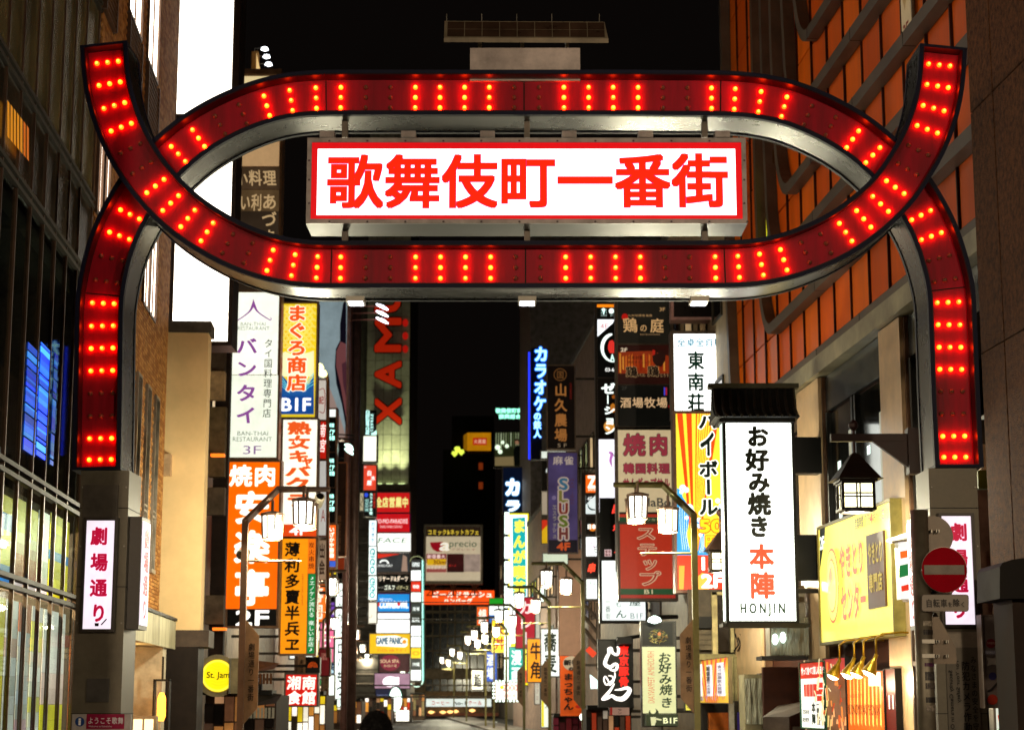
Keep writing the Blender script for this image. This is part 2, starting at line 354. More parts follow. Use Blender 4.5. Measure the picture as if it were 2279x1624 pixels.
def band(rows, front, ext0, ext1, recess, hide):
    name = 'arch_band'
    C = [(at(x, y, front + recess).x, at(x, y, front + recess).z) for x, y, l in rows]
    # extend past the end rows
    def ext(a, b, e): d = Vector((a[0] - b[0], a[1] - b[1])).normalized(); return (a[0] + d.x * e, a[1] + d.y * e)
    P = [ext(C[0], C[1], ext0)] + C + [ext(C[-1], C[-2], ext1)]
    L = spline(P); n = len(L)
    for _ in range(6):   # smooth jitter of the reading
        L = [L[0]] + [tuple((L[i - 1][k] + 2 * L[i][k] + L[i + 1][k]) / 4 for k in (0, 1)) for i in range(1, n - 1)] + [L[-1]]
    T = []
    for i in range(n):
        a, b = L[max(i - 1, 0)], L[min(i + 1, n - 1)]; d = Vector((b[0] - a[0], b[1] - a[1])).normalized(); T.append((Vector((d.x, 0, d.y)), Vector((-d.y, 0, d.x))))
    hw, tk = .278, .035; back = front + .8
    def q(i, off, y): return Vector((L[i][0], 0, L[i][1])) + T[i][1] * off + Vector((0, y, 0))
    def strip(m, o0, o1, y0, y1, i0=0, i1=None):     # solid bar between offsets and depths along the path
        i1 = n - 1 if i1 is None else i1; vs = []
        for i in range(i0, i1 + 1): vs += [q(i, o0, y0), q(i, o1, y0), q(i, o1, y1), q(i, o0, y1)]
        k = i1 - i0; fs = [(4 * i + a, 4 * i + (a + 1) % 4, 4 * i + 4 + (a + 1) % 4, 4 * i + 4 + a) for i in range(k) for a in range(4)]
        fs += [(3, 2, 1, 0), (4 * k, 4 * k + 1, 4 * k + 2, 4 * k + 3)]; m.add(vs, fs)
    root = empty(name, Vector((L[n // 2][0], front, L[n // 2][1])), parent=gate)
    m = MB()
    for s in (-1, 1): strip(m, s * (hw - tk), s * hw, front + .06, back - .06)
    strip(m, -hw + tk, hw - tk, back - .1, back - .07)
    m.build('casing', root, SILVER)
    m = MB()
    for s in (-1, 1):
        strip(m, s * (hw - tk), s * (hw + .012), front, front + .075); strip(m, s * (hw - .02), s * (hw + .012), back - .075, back)
    m.build('rim', root, BLUE)
    # lining of the channel walls, its red darkened for the recess shade; end caps
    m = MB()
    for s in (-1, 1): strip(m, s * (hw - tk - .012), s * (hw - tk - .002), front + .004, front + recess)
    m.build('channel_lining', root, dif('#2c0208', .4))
    for i, di in ((0, 1), (n - 1, -1)):
        m = MB(); d = T[i][0] * di * .035
        P8 = [q(i, a, y) + e for y in (front - .002, back - .002) for a, e in ((-hw - .013, d * 0), (hw + .013, d * 0), (hw + .013, d * -1), (-hw - .013, d * -1))]
        m.add(P8, [(0, 1, 2, 3), (7, 6, 5, 4), (0, 4, 5, 1), (1, 5, 6, 2), (2, 6, 7, 3), (3, 7, 4, 0)]); m.build('end_cap', root, BLUE)
    # red face panels with seams
    step = 5; seams = sorted(hide)
    cuts = [0] + [c for c in seams] + [n - 1]
    for a, b in zip(cuts, cuts[1:]):
        m = MB(); vs = []
        idx = list(range(a, b + 1))
        for j, i in enumerate(idx):
            g = T[i][0] * (.008 if j == 0 and a else -.008 if j == len(idx) - 1 and b != n - 1 else 0)
            vs += [q(i, -hw + tk + .013, front + recess) + g, q(i, hw - tk - .013, front + recess) + g]
        m.add(vs, [(2 * i, 2 * i + 1, 2 * i + 3, 2 * i + 2) for i in range(len(idx) - 1)]); m.build('red_panel', root, RED)
        if a:
            m = MB(); i = a; m.add([q(i, -hw, front + recess + .02) - T[i][0] * .05, q(i, hw, front + recess + .02) - T[i][0] * .05, q(i, hw, front + recess + .02) + T[i][0] * .05, q(i, -hw, front + recess + .02) + T[i][0] * .05], [(0, 1, 2, 3)]); m.build('seam', root, DARK)
    o0 = root_loc(root)
    for k, (x, y, l) in enumerate(rows):
        if l == 2: continue
        i = min(n - 1, (k + 1) * 5)
        for a in (-1, 0, 1):
            p = q(i, a * .132, front + recess - .002) - o0
            o = bpy.data.objects.new('bulb', rnd.choice(BON) if l == 1 else BM[0]); COL.objects.link(o); o.parent = root; o.location = p
    return root
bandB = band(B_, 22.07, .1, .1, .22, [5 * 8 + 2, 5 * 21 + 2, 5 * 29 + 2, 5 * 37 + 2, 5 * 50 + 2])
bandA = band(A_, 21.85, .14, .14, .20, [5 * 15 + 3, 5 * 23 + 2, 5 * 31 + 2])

# legs under the red bands
def leg(x0, x1, ytop, side):
    g = empty('gate_leg', (at((x0 + x1) / 2, 1400, G + .1).x, G + .5, 0), parent=gate)
    zt = at(0, ytop, G + .1).z; X0, X1 = at(x0, ytop + 200, G + .1).x, at(x1, ytop + 200, G + .1).x
    m = MB(); m.wbox(X0 + .02, X1 - .02, G + .12, G + .84, .14, zt); m.build('post', g, GREY)
    m = MB()
    for z in (1.55, 3.02, 3.95): m.wbox(X0 + .014, X1 - .014, G + .113, G + .847, z, z + .008)
    m.build('joint', g, DARK)
    m = MB()
    for z in (.5, 1.3, 2.6, 3.5, 4.2):
        for X in (X0 + .05, X1 - .05): m.lathe((X, G + .113, z), [(.012, 0), (.008, .006)], 8, Matrix(((1, 0, 0), (0, 0, -1), (0, 1, 0))))
    m.build('bolt', g, STEEL)
    m = MB(); m.wbox(X0 - .06, X1 + .06, G + .02, G + .92, .14, .3); m.build('plinth', g, GREY)
    return g, X0, X1
lg, lx0, lx1 = leg(168, 284, 1046, -1)
rg, rx0, rx1 = leg(2071, 2187, 1041, 1)
CRIM = '#c8103c'
def legsign(g, rect, fr, txt, chars, p='P'):
    s = Sign('light_box', None, None, p, rect, d=G + .05, th=.1, fw=.035, frame=dif('#3a342e', .4, .4), parent=g, arms=False)
    s.face(None, '#f6e9f5', 1.15); 
    for c, r in chars: s.text(c, r, CRIM, .75, .035, out=(.02, '#e89ac0', .9))
    return s
s1 = legsign(lg, (189, 1158, 252, 1399), None, None, [('劇', (201, 1171, 242, 1214)), ('場', (201, 1229, 242, 1272)), ('通', (200, 1286, 241, 1329)), ('り', (202, 1341, 240, 1386))])
s1.poly([(212, 1386), (222, 1386), (221, 1393), (213, 1393)], '#1a1a1a'); s1.poly([(226, 1389), (238, 1376), (240, 1378), (228, 1391)], '#55505a')
legsign(rg, (2099, 1148, 2165, 1389), None, None, [('劇', (2112, 1162, 2154, 1205)), ('場', (2112, 1220, 2154, 1263)), ('通', (2113, 1277, 2155, 1320)), ('り', (2114, 1333, 2154, 1378))])
# light boxes on the inner flanks
for g, X, sg in ((lg, lx1, 1), (rg, rx0, -1)):
    b = empty('side_light_box', (X, G + .45, 2.2), parent=g)
    z0, z1 = at(0, 1400, G + .4).z, at(0, 1152, G + .4).z; xs = sorted((X - sg * .02, X + sg * .13))
    m = MB(); m.wbox(xs[0], xs[1], G + .22, G + .74, z0, z1); m.build('casing', b, dif('#3a342e', .4, .4))
    xf = X + sg * .131; m = MB(); m.wbox(min(xf, xf + sg * .01), max(xf, xf + sg * .01), G + .255, G + .705, z0 + .05, z1 - .05); m.build('face_panel', b, em('#f6e9f5', 1.1, samp=True))
    V, F = layout('劇場通り', .3, z1 - z0 - .2, .035, 'v')
    m = MB(); m.add([(xf + sg * (.015 + l * .0002), (G + .33 + x) if sg > 0 else (G + .63 - x), z0 + .1 + y) for x, y, l in V], F); m.build('lettering', b, em(CRIM, .75))
# hatch, blank square and information plate on the left leg
def flat(g, name, r, mat, d=G + .105, t=.02, c='P'):
    a, b = at(r[0], r[3], d, c), at(r[2], r[1], d, c); m = MB(); m.wbox(a.x, b.x, d - t, d + .02, a.z, b.z); return m.build(name, g, mat)
flat(lg, 'hatch', (183, 1079, 264, 1151), dif('#4d463c', .5, .3)); flat(lg, 'cover_plate', (192, 1509, 243, 1561), dif('#4e4a45', .6)); flat(rg, 'cover_plate', (2090, 1405, 2180, 1440), dif('#84796a', .5, .4))
s = Sign('info_plate', None, None, 'P', (160, 1588, 291, 1626), d=G + .03, th=.05, fw=.0, parent=lg, arms=False, frame=dif('#a79f94', .5))
s.face(None, '#cfc8c4', 0, mat=dif('#b9b0ab', .5)); s.disc((178, 1605), 10.5, '#1c3f7e'); s.text('i', (175.5, 1598, 180.5, 1612), '#f0f0f0', 0, .03)
s.face((193, 1588, 277, 1621), mat=dif('#9c1240', .5)); s.text('ようこそ歌舞', (196, 1594, 276, 1611), '#e8dfe4', 0, .01); s.text('Welcome to Kabukicho', (198, 1613, 250, 1617), '#d8c8d0', 0, 0)
# writing on the right leg
s = Sign('notice_plate', None, None, 'N', (1000, 890, 1262, 1700), d=G + .095, th=.01, fw=0, parent=rg, arms=False, frame=GREY)
s.face(None, mat=dif('#5d5548', .5, .3)); K = '#171310'
s.text('みなさまの安全を守', (1195, 1020, 1248, 1625), K, 0, .01, 'v'); s.text('防犯カメラ作動', (1120, 1060, 1192, 1640), K, 0, .012, 'v')
s.text('For Your Safety', (1070, 1062, 1106, 1400), K, 0, .01, rot=True); s.text('Security Camera in Op', (1018, 1138, 1056, 1640), K, 0, .01, rot=True)
# solar panel on the beam
sp = empty('solar_panel', at(1170, 160, G + .5), parent=gate)
a, b = at(1046, 160, G + .25), at(1291, 107, G + .25); m = MB(); m.wbox(a.x, b.x, G + .25, G + .8, a.z - .12, b.z); m.build('battery_box', sp, dif('#b3a49c', .5, .1))
m = MB()
for x in (1068, 1162, 1262):
    p = at(x, 106, G + .5); m.wbox(p.x - .025, p.x + .025, G + .47, G + .53, p.z - .05, at(x, 92, G + .5).z)
m.build('support', sp, STEEL)
a, b = at(987, 94, G + .3), at(1353, 94, G + .3); top0, top1 = at(984, 42, G + .95), at(1342, 42, G + .95)
def slab(m, p, q, r, s, dn):   # sloped panel from front edge p-q to back edge s-r
    d = Vector((0, 0, -dn)); m.add([p, q, r, s, p + d, q + d, r + d, s + d], [(0, 1, 2, 3), (7, 6, 5, 4), (0, 4, 5, 1), (1, 5, 6, 2), (2, 6, 7, 3), (3, 7, 4, 0)])
PF, QF = at(988, 84, G + .1), at(1354, 86, G + .1); RB, SB = at(1341, 42, G - .0), at(984, 42, G - .0)
RB = Vector((QF.x + .02, G + .7, QF.z + .55)); SB = Vector((PF.x - .02, G + .7, PF.z + .55))
m = MB(); slab(m, PF + Vector((0, .2, 0)), QF + Vector((0, .2, 0)), RB + Vector((0, -.1, -.12)), SB + Vector((0, -.1, -.12)), .03); 
# the panel leans towards the viewer's side: its cells face up and forward
m = MB(); F0, F1 = PF, QF; B0, B1 = Vector((PF.x, G + .24, PF.z + .27)), Vector((QF.x - .04, G + .24, QF.z + .27))
slab(m, F0, F1, B1, B0, .06); m.build('panel_frame', sp, dif('#80735e', .5, .3))
cm = dif('#3a2a20', .3, 0, .3)
for i in range(9):
    for j in range(2):
        m = MB(); e = lambda a, b: F0 + (F1 - F0) * a + (B0 - F0) * b
        u0, u1, v0, v1 = .02 + i * .107, .02 + i * .107 + .102, .06 + j * .45, .06 + j * .45 + .43
        vs = [e(u0, v0), e(u1, v0), e(u1, v1), e(u0, v1)]; nrm = (B0 - F0).cross(F0 - F1).normalized()
        if nrm.z < 0: nrm = -nrm
        m.add([v + nrm * .004 for v in vs], [(0, 1, 2, 3)]); m.build('solar_cell', sp, cm)
m = MB()
for x in (994, 1072, 1150, 1228, 1334):
    p = at(x, 42, G + .42); m.tube([Vector((p.x, G + .42, B0.z)), Vector((p.x, G + .42, B0.z + .16))], .007, 5)
m.build('bird_spike', sp, STEEL)
# central sign box
s = Sign('name_sign', None, None, 'P', (693, 318, 1651, 488.5), d=G + .02, th=.62, fw=.055, bodymat=dif('#413f37', .4, .3), frame=dif('#9a8e88', .4, .35), parent=gate, arms=False)
s.face(None, '#d80410', .9, var=.05); s.face((706, 332, 1637.5, 479), '#fff8fb', 2.2, var=.03)
for i, c in enumerate('歌舞伎町一番街'):
    x = 728.5 + i * 127.9; r = (x - 2, 343, x + 125, 467)
    s.text(c, r, '#ff1e00', 1.0, .024, out=(.007, '#f0209a', 1.1), fill=1.0, sq=True)
bm_ = MB()
for k in range(12):
    x = 733 + k * 84.6
    for y in (313.5, 493): bm_.lathe(at(x, y, G - .02) , [(.014, 0), (.009, .008)], 8, Matrix(((1, 0, 0), (0, 0, -1), (0, 1, 0))))
for y in (357, 400, 452):
    for x in (688, 1656.5): bm_.lathe(at(x, y, G - .02), [(.014, 0), (.009, .008)], 8, Matrix(((1, 0, 0), (0, 0, -1), (0, 1, 0))))
bm_.build('screw', s.root, dif('#5a4c4a', .4, .6))
for x in (909, 1085, 1267, 1437, 1608, 728):
    p = at(x, 301, G + .12); m = MB(); m.wbox(p.x - .09, p.x + .09, G + .1, G + .3, p.z - .03, p.z + .05); m.build('clip', s.root, dif('#9a8e88', .4, .35))
for x in (768, 1173, 1568):
    for y0, y1 in ((262, 309), (500, 545)):
        p, q = at(x, y1, G + .4), at(x, y0, G + .4); m = MB(); m.wbox(p.x - .035, p.x + .035, G + .34, G + .46, p.z, q.z); m.build('hanger', gate, dif('#6a6055', .4, .5))
# soffit floodlights
for x in (794, 1173, 1553):
    f = empty('floodlight', at(x, 663, G + .35), parent=gate); zb = at(1173, 650, 21.9).z - .03
    X = at(x, 663, G + .3).x; zb = at(1173, 652.5, 21.85).z
    m = MB(); m.wbox(X - .11, X + .11, 22.05, 22.35, zb - .05, zb + .01); m.build('housing', f, STEEL)
    m = MB(); m.wbox(X - .085, X + .085, 22.08, 22.32, zb - .056, zb - .051); m.build('lens', f, em('#f4f2ff', 14))
    L = bpy.data.lights.new('floodlight_beam', 'SPOT'); L.energy = 260; L.color = (1, .96, .88); L.spot_size = R(110); L.spot_blend = .6; L.shadow_soft_size = .1; o = bpy.data.objects.new('floodlight_beam', L); COL.objects.link(o); o.parent = f; o.location = Vector((X, 22.2, zb - .09)) - root_loc(f)

# ================================================================== added unseen lights behind the camera, standing in for the avenue's lighting
def avenue_fill_lamp(x, y, face, label):
    t = empty('avenue_fill_light', (x, y, .014), label, 'fill light', 'added fill lights behind the viewpoint')
    m = MB(); m.tube([(x, y, .014), (x, y, 4), (x, y, 8.4)], [.09, .075, .06], 10); m.tube([(x, y, 8.3), (x, y + face * .5, 8.8), (x, y + face * 1.6, 9.0)], .04, 8); m.build('pole', t, STEEL)
    m = MB(); m.lathe((x, y + face * 1.75, 8.75), [(.1, 0), (.3, .1), (.2, .3), (.05, .36)], 12); m.build('lamp_head', t, STEEL)
    m = MB(); m.lathe((x, y + face * 1.75, 8.3), [(.1, 0), (.3, .12), (.34, .28), (.28, .44)], 14); m.build('globe', t, glass('#ffffff', .03), smooth=True)
    L = bpy.data.lights.new('lamp', 'POINT'); L.energy = 8000; L.color = (1, .8, .56); L.shadow_soft_size = .35; o = bpy.data.objects.new('lamp', L); COL.objects.link(o)
    o.parent = t; o.location = (0, face * 1.75, 8.4)
for x, l in ((-24, 'added globe fill light behind the viewpoint, farthest towards the glass facade side'), (-8, 'added globe fill light behind the viewpoint, just left of the line of sight'), (9, 'added globe fill light behind the viewpoint, just right of the line of sight'), (25, 'added globe fill light behind the viewpoint, farthest towards the stone pier side')):
    avenue_fill_lamp(x, -17, 1, l)
# ================================================================== left: glass building
gb = empty('glass_building', W(27, NL - 3, 0), 'dark glass fronted building with thin copper mullions and added reflection banners, at the left edge', 'building')
S0, S1 = 18.6, 29.35; FR = dif('#5c4434', .4, .5, .2); FRL = dif('#3c362b', .6, .0, .2)
m = MB(); m.sbox(S0, S1, NL - 8, NL - 7.7, 0, 22).sbox(S0 - .1, S0, NL - 8, NL - .05, 0, 22).sbox(S0, S1, NL - 8, NL - .1, 21.8, 22)
m.sbox(S1 - .12, S1 - .02, NL - 8, NL - .1, 0, 22); m.build('wall', gb, dif('#3d332c', .7))
lv = [.15, 3.1, 4.5, 8.15, 9.45, 12.75, 14.1, 17.6, 21.8]
pane_dark = dif('#0b0a08', .06, 0, .5, 1.5); pane_clear = glass('#dfe6e0', .12)
bays = [S0 + .2 + i * .93 for i in range(12)]; bays[-1] = S1 - .1
for i in range(len(bays) - 1):
    for j in range(len(lv) - 1):
        a, b = bays[i] + .03, bays[i + 1] - .03; z0, z1 = lv[j] + (.2 if j else .03), lv[j + 1] - .03
        m = MB(); dn = rnd.uniform(-.004, .004); m.sbox(a, b, NL - .05 + dn, NL - .035 + dn, z0, z1)
        m.build('pane', gb, pane_clear if j < 3 else dif('#40372a', .2 + .03 * (i % 3), 0, .35, 1.0 + (i % 4) * .3) if j not in (4, 6) else dif('#726848', .22, .1, .4, 1.2))
for b in bays:
    m = MB(); m.sbox(b - .022, b + .022, NL - .07, NL - .012, .15, 21.8); m.build('mullion', gb, FR)
for j, z in enumerate(lv[1:-1]):
    m = MB(); m.sbox(S0, S1, NL - .1, NL + .01, z, z + .06).sbox(S0, S1, NL - .1, NL + .01, z + .13, z + .19); m.build('rail', gb, FRL)
for z in (4.5, 8.3, 12.9, 17):
    m = MB(); m.sbox(S0, S1 - .2, NL - 7.6, NL - .3, z - .3, z); m.build('floor_slab', gb, dif('#2a2622', .8))
for i, z in enumerate((4.4,)):
    for k in range(3):
        m = MB(); m.sbox(S0 + 1 + k * 4, S0 + 3.4 + k * 4, NL - 3, NL - 2.7, z - .2, z - .16); m.build('ceiling_light', gb, em('#fff0d0', 5, samp=True))
for k in range(4):
    q = W(22.5 + k * 1.9, NL - 1.5, 3.95); L = bpy.data.lights.new('shop_fill_light', 'POINT'); L.energy = 800; L.color = (1, .82, .55); L.shadow_soft_size = .06; o = bpy.data.objects.new('shop_fill_light', L); COL.objects.link(o); o.parent = gb; o.location = q - root_loc(gb)  # added lights, shining out through the glass to brighten the orange wall
    m = MB(); m.lathe(q + Vector((0, 0, .08)), [(.05, 0), (.09, .02), (.05, .12), (.02, .6)], 10); m.build('fill_light_housing', gb, DARK)
def tagm(o, l, c, g=None): return tag(o, l, c, g)
def banner(s0, s1, z0, z1, nn, cols, label):   # lit striped banners added behind the glass, standing in for its reflections
    r = empty('banner', W((s0 + s1) / 2, nn, z0), label, 'banner', 'lit banners standing in for reflections in the glass facade')
    h = (z1 - z0) / len(cols)
    for i, (c, st) in enumerate(cols):
        m = MB(); m.sbox(s0, s1, nn - .01, nn + .0, z1 - (i + 1) * h, z1 - i * h - .003); m.build('cloth', r, em(c, st * 1.35, var=.4, samp=False))
    return r
Yb = [('#e8d818', .75), ('#2a8ac8', .6), ('#e8d818', .8), ('#ead21a', .7), ('#2a7ac0', .5), ('#e8d818', .75), ('#e6dc28', .7)]
YB = ['#e8d818', '#ecdc20', '#e2d430', '#e8d818', '#2a86c8', '#e8e05a', '#ead820', '#1f78bc']
PP = ['#d8dadc', '#c8d0dc', '#d8b0a8', '#cc7c68', '#d0d4d0', '#c09aa6', '#e0dcd8']
YR = ['#d8cc40', '#dcd05a', '#d8c890', '#cfa080', '#c86a50', '#c85a44', '#cfc8c0']
WY = ['#f4f2e4', '#e8e8e0', '#f0e878', '#e6e2d8', '#d8604a', '#f4ecec']
def refl_banner(s0, s1, z0, z1, cols, lab, n=11, st=.8, nn=.14, rand=True):
    banner(s0, s1, z0, z1, NL - nn, [((rnd.choice(cols) if rand else cols[int(i / n * len(cols))]), st * rnd.uniform(.7, 1.15)) for i in range(n)], lab)
refl_banner(22.9, 23.75, .3, 4.25, ['#7a7a70', '#c8c8c0', '#3a3a34', '#e0e4d8', '#2a4a38'], 'dim grey strip added as a reflection in the glass at the street corner end', st=.6)
refl_banner(23.85, 24.55, .3, 3.0, YB, 'yellow and blue reflection banner on the lower floor at the street corner end')
refl_banner(24.0, 24.7, 3.2, 4.3, YB, 'short yellow and blue reflection banner above the rail at the street corner end', 5)
refl_banner(24.65, 25.4, .3, 3.0, PP, 'pale blue and pink reflection poster on the lower floor beside the yellow and blue banner')
refl_banner(24.8, 25.6, 3.2, 4.35, YR, 'yellow reflection poster fading to rust red above the rail', 8, rand=False)
refl_banner(25.5, 26.3, .3, 3.0, PP[::-1], 'whitish pink reflection poster in the middle of the lower glass floor', 14)
refl_banner(25.7, 26.5, 3.2, 4.3, YR, 'second yellow to rust red reflection poster above the rail, nearer the gate leg', 8, .75, rand=False)
refl_banner(26.4, 27.2, .3, 3.0, WY, 'white and yellow reflection poster on the lower floor near the gate leg', 13, 1.0)
refl_banner(26.6, 27.4, 3.2, 4.35, ['#f8fcf4', '#f4f8e8', '#e8e8d0', '#d8c8c0'], 'glowing white reflection panel above the rail near the gate leg', 5, 1.4, rand=False)
refl_banner(27.3, 29.1, .3, 3.0, ['#f4f2ee', '#f0e8e6', '#e8c8c0', '#ece020', '#f09a40', '#f6f2f0'], 'white reflection poster with orange and yellow bands right beside the gate leg', 12, 1.1, rand=False)
refl_banner(27.5, 29.1, 3.2, 4.4, YB, 'yellow and blue reflection banner above the rail right beside the gate leg', 9, 1.0)
# blue slats added as reflected neon; a dim warm window, upper storeys
r = empty('blue_reflection_slats', W(26.2, NL - .1, 4.9), 'glowing blue slats standing in for a neon reflection in the first floor glass', 'reflection stand-in')
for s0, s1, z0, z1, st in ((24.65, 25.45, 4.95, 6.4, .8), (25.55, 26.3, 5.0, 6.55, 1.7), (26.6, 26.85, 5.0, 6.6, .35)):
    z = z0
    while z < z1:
        h = rnd.uniform(.02, .09); m = MB(); m.sbox(s0, s1, NL - .033, NL - .024, z, min(z + h, z1)); m.build('reflection_slat', r, em(rnd.choice(['#1e48ff', '#2462ff', '#2a78ff', '#3c98ff']), st * rnd.uniform(.3, 1.2))); z += h + rnd.choice([.004, .006, .03])
s = Sign('amber_window', 'amber lit slatted window glowing high in the dark glass facade', 'window light', 'Q', (42, 640, 178, 1000), n=NL + .01, th=.02, fw=0, arms=False, body=False)
for k in range(7): s.poly([(44 + k * 19, 650 + k * 27), (58 + k * 19, 672 + k * 27), (58 + k * 19, 905 + k * 24), (44 + k * 19, 885 + k * 24)], '#d98a1c' if k < 5 else '#c8640c', .75, name='slat')

# far left pier
m = MB(); m.sbox(14, 18.55, NL - 4, NL + .28, 0, 24); pl = m.build('wall_pier', None, dif('#5c2c33', .55, noise=.3))
tag(pl, 'dark maroon wall pier at the very left edge of the view', 'wall')

# ================================================================== left: brick building
bb = empty('brick_building', W(35.5, NL - 3, 0), 'brown brick building with narrow tall windows between glass building and cream wall', 'building')
B0, B1, BT = 29.4, 39.6, 20.0
m = MB(); m.sbox(B0, B1, NL - 9, NL - .03, 3.3, BT).sbox(B0, B1, NL - 9, NL - 1.2, 0, 3.3); m.build('wall', bb, dif('#7a5c44', .8, noise=.2))
lit = [(29.5, 30.05, 9.5, 12.0), (30.2, 30.8, 9.5, 12.0), (35.4, 36.25, 9.25, 12.0), (36.35, 37.3, 9.25, 12.0), (32.2, 33.9, 13.95, 18), (34.8, 36.4, 13.95, 18)]
louv = [(29.5, 30.7, 12.9, 17), (32.2, 33.9, 12.3, 13.85), (34.8, 36.5, 12.3, 13.85)]
slim = [(35.0, 35.6, 4.3, 7.75), (36.4, 37.0, 4.3, 7.75), (37.75, 38.35, 4.3, 7.75)]
def inhole(a, b, z0, z1): return any(a < q[1] and b > q[0] and z0 < q[3] and z1 > q[2] for q in lit + louv + slim)
bmesh_cache = {}
def brick_at(s0, s1, z):
    return (s0, s1, z, z + .062)
BR = []; row = 0; z = 3.42
while z < BT - .1:
    x = B0 + (.115 if row % 2 else 0)
    while x < B1 - .05:
        e = min(x + .22, B1 - .005)
        if not inhole(x - .04, e + .04, z - .03, z + .1): BR.append((x, e, z, rnd.random()))
        x += .23
    z += .0725; row += 1
BR.sort(key=lambda q: q[0] ** 1 + abs(q[2] - 3.7) * .9 + (6 if q[0] < 32.3 else 0) * 0)
near = [q for q in BR if 35 < q[0] and q[2] < 8.5]; near.sort(key=lambda q: q[0] + q[2] * .6); near = near[:300]; ns = set(near)
BMAT = [dif('#b07a40', .7, noise=.25, scale=9), dif('#9c6634', .75, noise=.25, scale=9), dif('#c08a4c', .7, noise=.25, scale=9)]
shared = []
for mt in BMAT:
    m = MB(); m.sbox(0, .22, 0, .02, 0, .062); me = bpy.data.meshes.new('brick'); me.from_pydata(m.v, [], m.f); me.materials.append(mt); shared.append(me)
o0 = root_loc(bb)
for x, e, z, q in near:
    o = bpy.data.objects.new('brick', shared[int(q * 3)]); COL.objects.link(o); o.parent = bb; o.location = W(x, NL - .028 + .004 * q, z) - o0
m = MB()
for q in BR:
    if q in ns: continue
    m.mat(BMAT[int(q[3] * 3)]); m.sbox(q[0], q[1], NL - .03, NL - .01 + .004 * q[3], q[2], q[2] + .062)
o = m.build('brickwork', bb); o['kind'] = 'stuff'
for a, b, z0, z1 in lit:
    w_ = empty('window', W(a, NL, z0), parent=bb)
    m = MB(); m.sbox(a, a + .05, NL - .06, NL + .02, z0, z1).sbox(b - .05, b, NL - .06, NL + .02, z0, z1).sbox(a, b, NL - .06, NL + .02, z0 - .06, z0).sbox(a, b, NL - .06, NL + .02, z1, z1 + .06).sbox((a + b) / 2 - .02, (a + b) / 2 + .02, NL - .06, NL + .01, z0, z1); m.build('frame', w_, FR)
    m = MB(); m.sbox(a + .05, b - .05, NL - .029, NL - .02, z0, z1); m.build('pane', w_, em('#fff0dc', 5, samp=True))
for a, b, z0, z1 in louv:
    l_ = empty('louvre', W(a, NL, z0), parent=bb); z = z0
    m = MB(); m.sbox(a, a + .06, NL - .03, NL + .05, z0, z1).sbox(b - .06, b, NL - .03, NL + .05, z0, z1); m.build('frame', l_, FR)
    while z < z1 - .05:
        m = MB(); m.sbox(a + .06, b - .06, NL - .02, NL + .035, z, z + .05); m.build('slat', l_, dif('#6b4a30', .6)); z += .11
for a, b, z0, z1 in slim:
    w_ = empty('window', W(a, NL, z0), parent=bb)
    m = MB(); m.sbox(a, a + .05, NL - .06, NL + .03, z0, z1).sbox(b - .05, b, NL - .06, NL + .03, z0, z1).sbox(a, b, NL - .06, NL + .05, z0 - .08, z0).sbox(a, b, NL - .06, NL + .03, z1, z1 + .06)
    for q in (.3, .33): m.sbox(a, b, NL - .06, NL + .02, z0 + (z1 - z0) * q, z0 + (z1 - z0) * q + .04)
    m.build('frame', w_, dif('#a39a8c', .4, .5))
    m = MB(); m.sbox(a + .05, b - .05, NL - .028, NL - .02, z0, z1); m.build('pane', w_, dif('#241d16', .08))
    m = MB(); c = (a + b) / 2; zc = z0 + (z1 - z0) * .68; h = .75
    P = [W(c, NL - .01, zc + h), W(c - .14, NL - .01, zc), W(c, NL - .01, zc - h), W(c + .14, NL - .01, zc)]; m.add(P, [(0, 1, 2, 3)]); m.build('lattice', w_, dif('#8f7a4a', .4, .4))
m = MB(); m.sbox(B0 + .3, B1, NL - .3, NL + .35, 2.75, 3.32); m.build('canopy', bb, dif('#a39c80', .55, noise=.35, streak=True))
m = MB(); m.sbox(B0 + .3, B1, NL - .3, NL + .38, 3.33, 3.39); m.build('canopy_flashing', bb, DARK)
m = MB()
for i in range(11):
    s_ = 33.8 + i * .13; m.sbox(s_, s_ + .04, NL + .25, NL + .3, 3.38, 3.95)
m.build('canopy_fins', bb, DARK)
m = MB(); z = .15; row = 0
while z < 2.7:
    x = B0 + .3 + (.14 if row % 2 else 0)
    while x < B1 - .3: m.sbox(x, min(x + .27, B1), NL - 1.2, NL - 1.18, z, z + .085); x += .28
    z += .095; row += 1
o = m.build('entrance_brickwork', bb, dif('#a3561e', .55, noise=.3, scale=8)); o['kind'] = 'stuff'
m = MB(); m.sbox(37.9, 38.5, NL - 1.2, NL + .3, .15, 2.75); m.build('entrance_pillar', bb, dif('#a89c86', .6))
def walllamp(x, y, d, hue, label):
    p = at(x, y, d, 'T'); t = empty('wall_lamp', p, label, 'lamp'); m = MB()
    m.wbox(p.x - .16, p.x - .13, p.y - .1, p.y + .1, p.z - .75, p.z + .45).wbox(p.x + .13, p.x + .16, p.y - .1, p.y + .1, p.z - .75, p.z + .45).wbox(p.x - .16, p.x + .16, p.y - .1, p.y + .1, p.z + .42, p.z + .46).wbox(p.x - .16, p.x + .16, p.y - .1, p.y + .1, p.z - .76, p.z - .72)
    m.build('cage', t, DARK); m = MB(); m.lathe((p.x, p.y, p.z - .35), [(.05, 0), (.085, .1), (.08, .45), (.04, .55)], 10); m.build('glass', t, em(hue, 5, samp=True), smooth=True)
    m = MB(); m.wbox(p.x - .02, p.x + .02, p.y, p.y + .02, p.z + .46, p.z + .9); m.build('hanger', t, DARK)
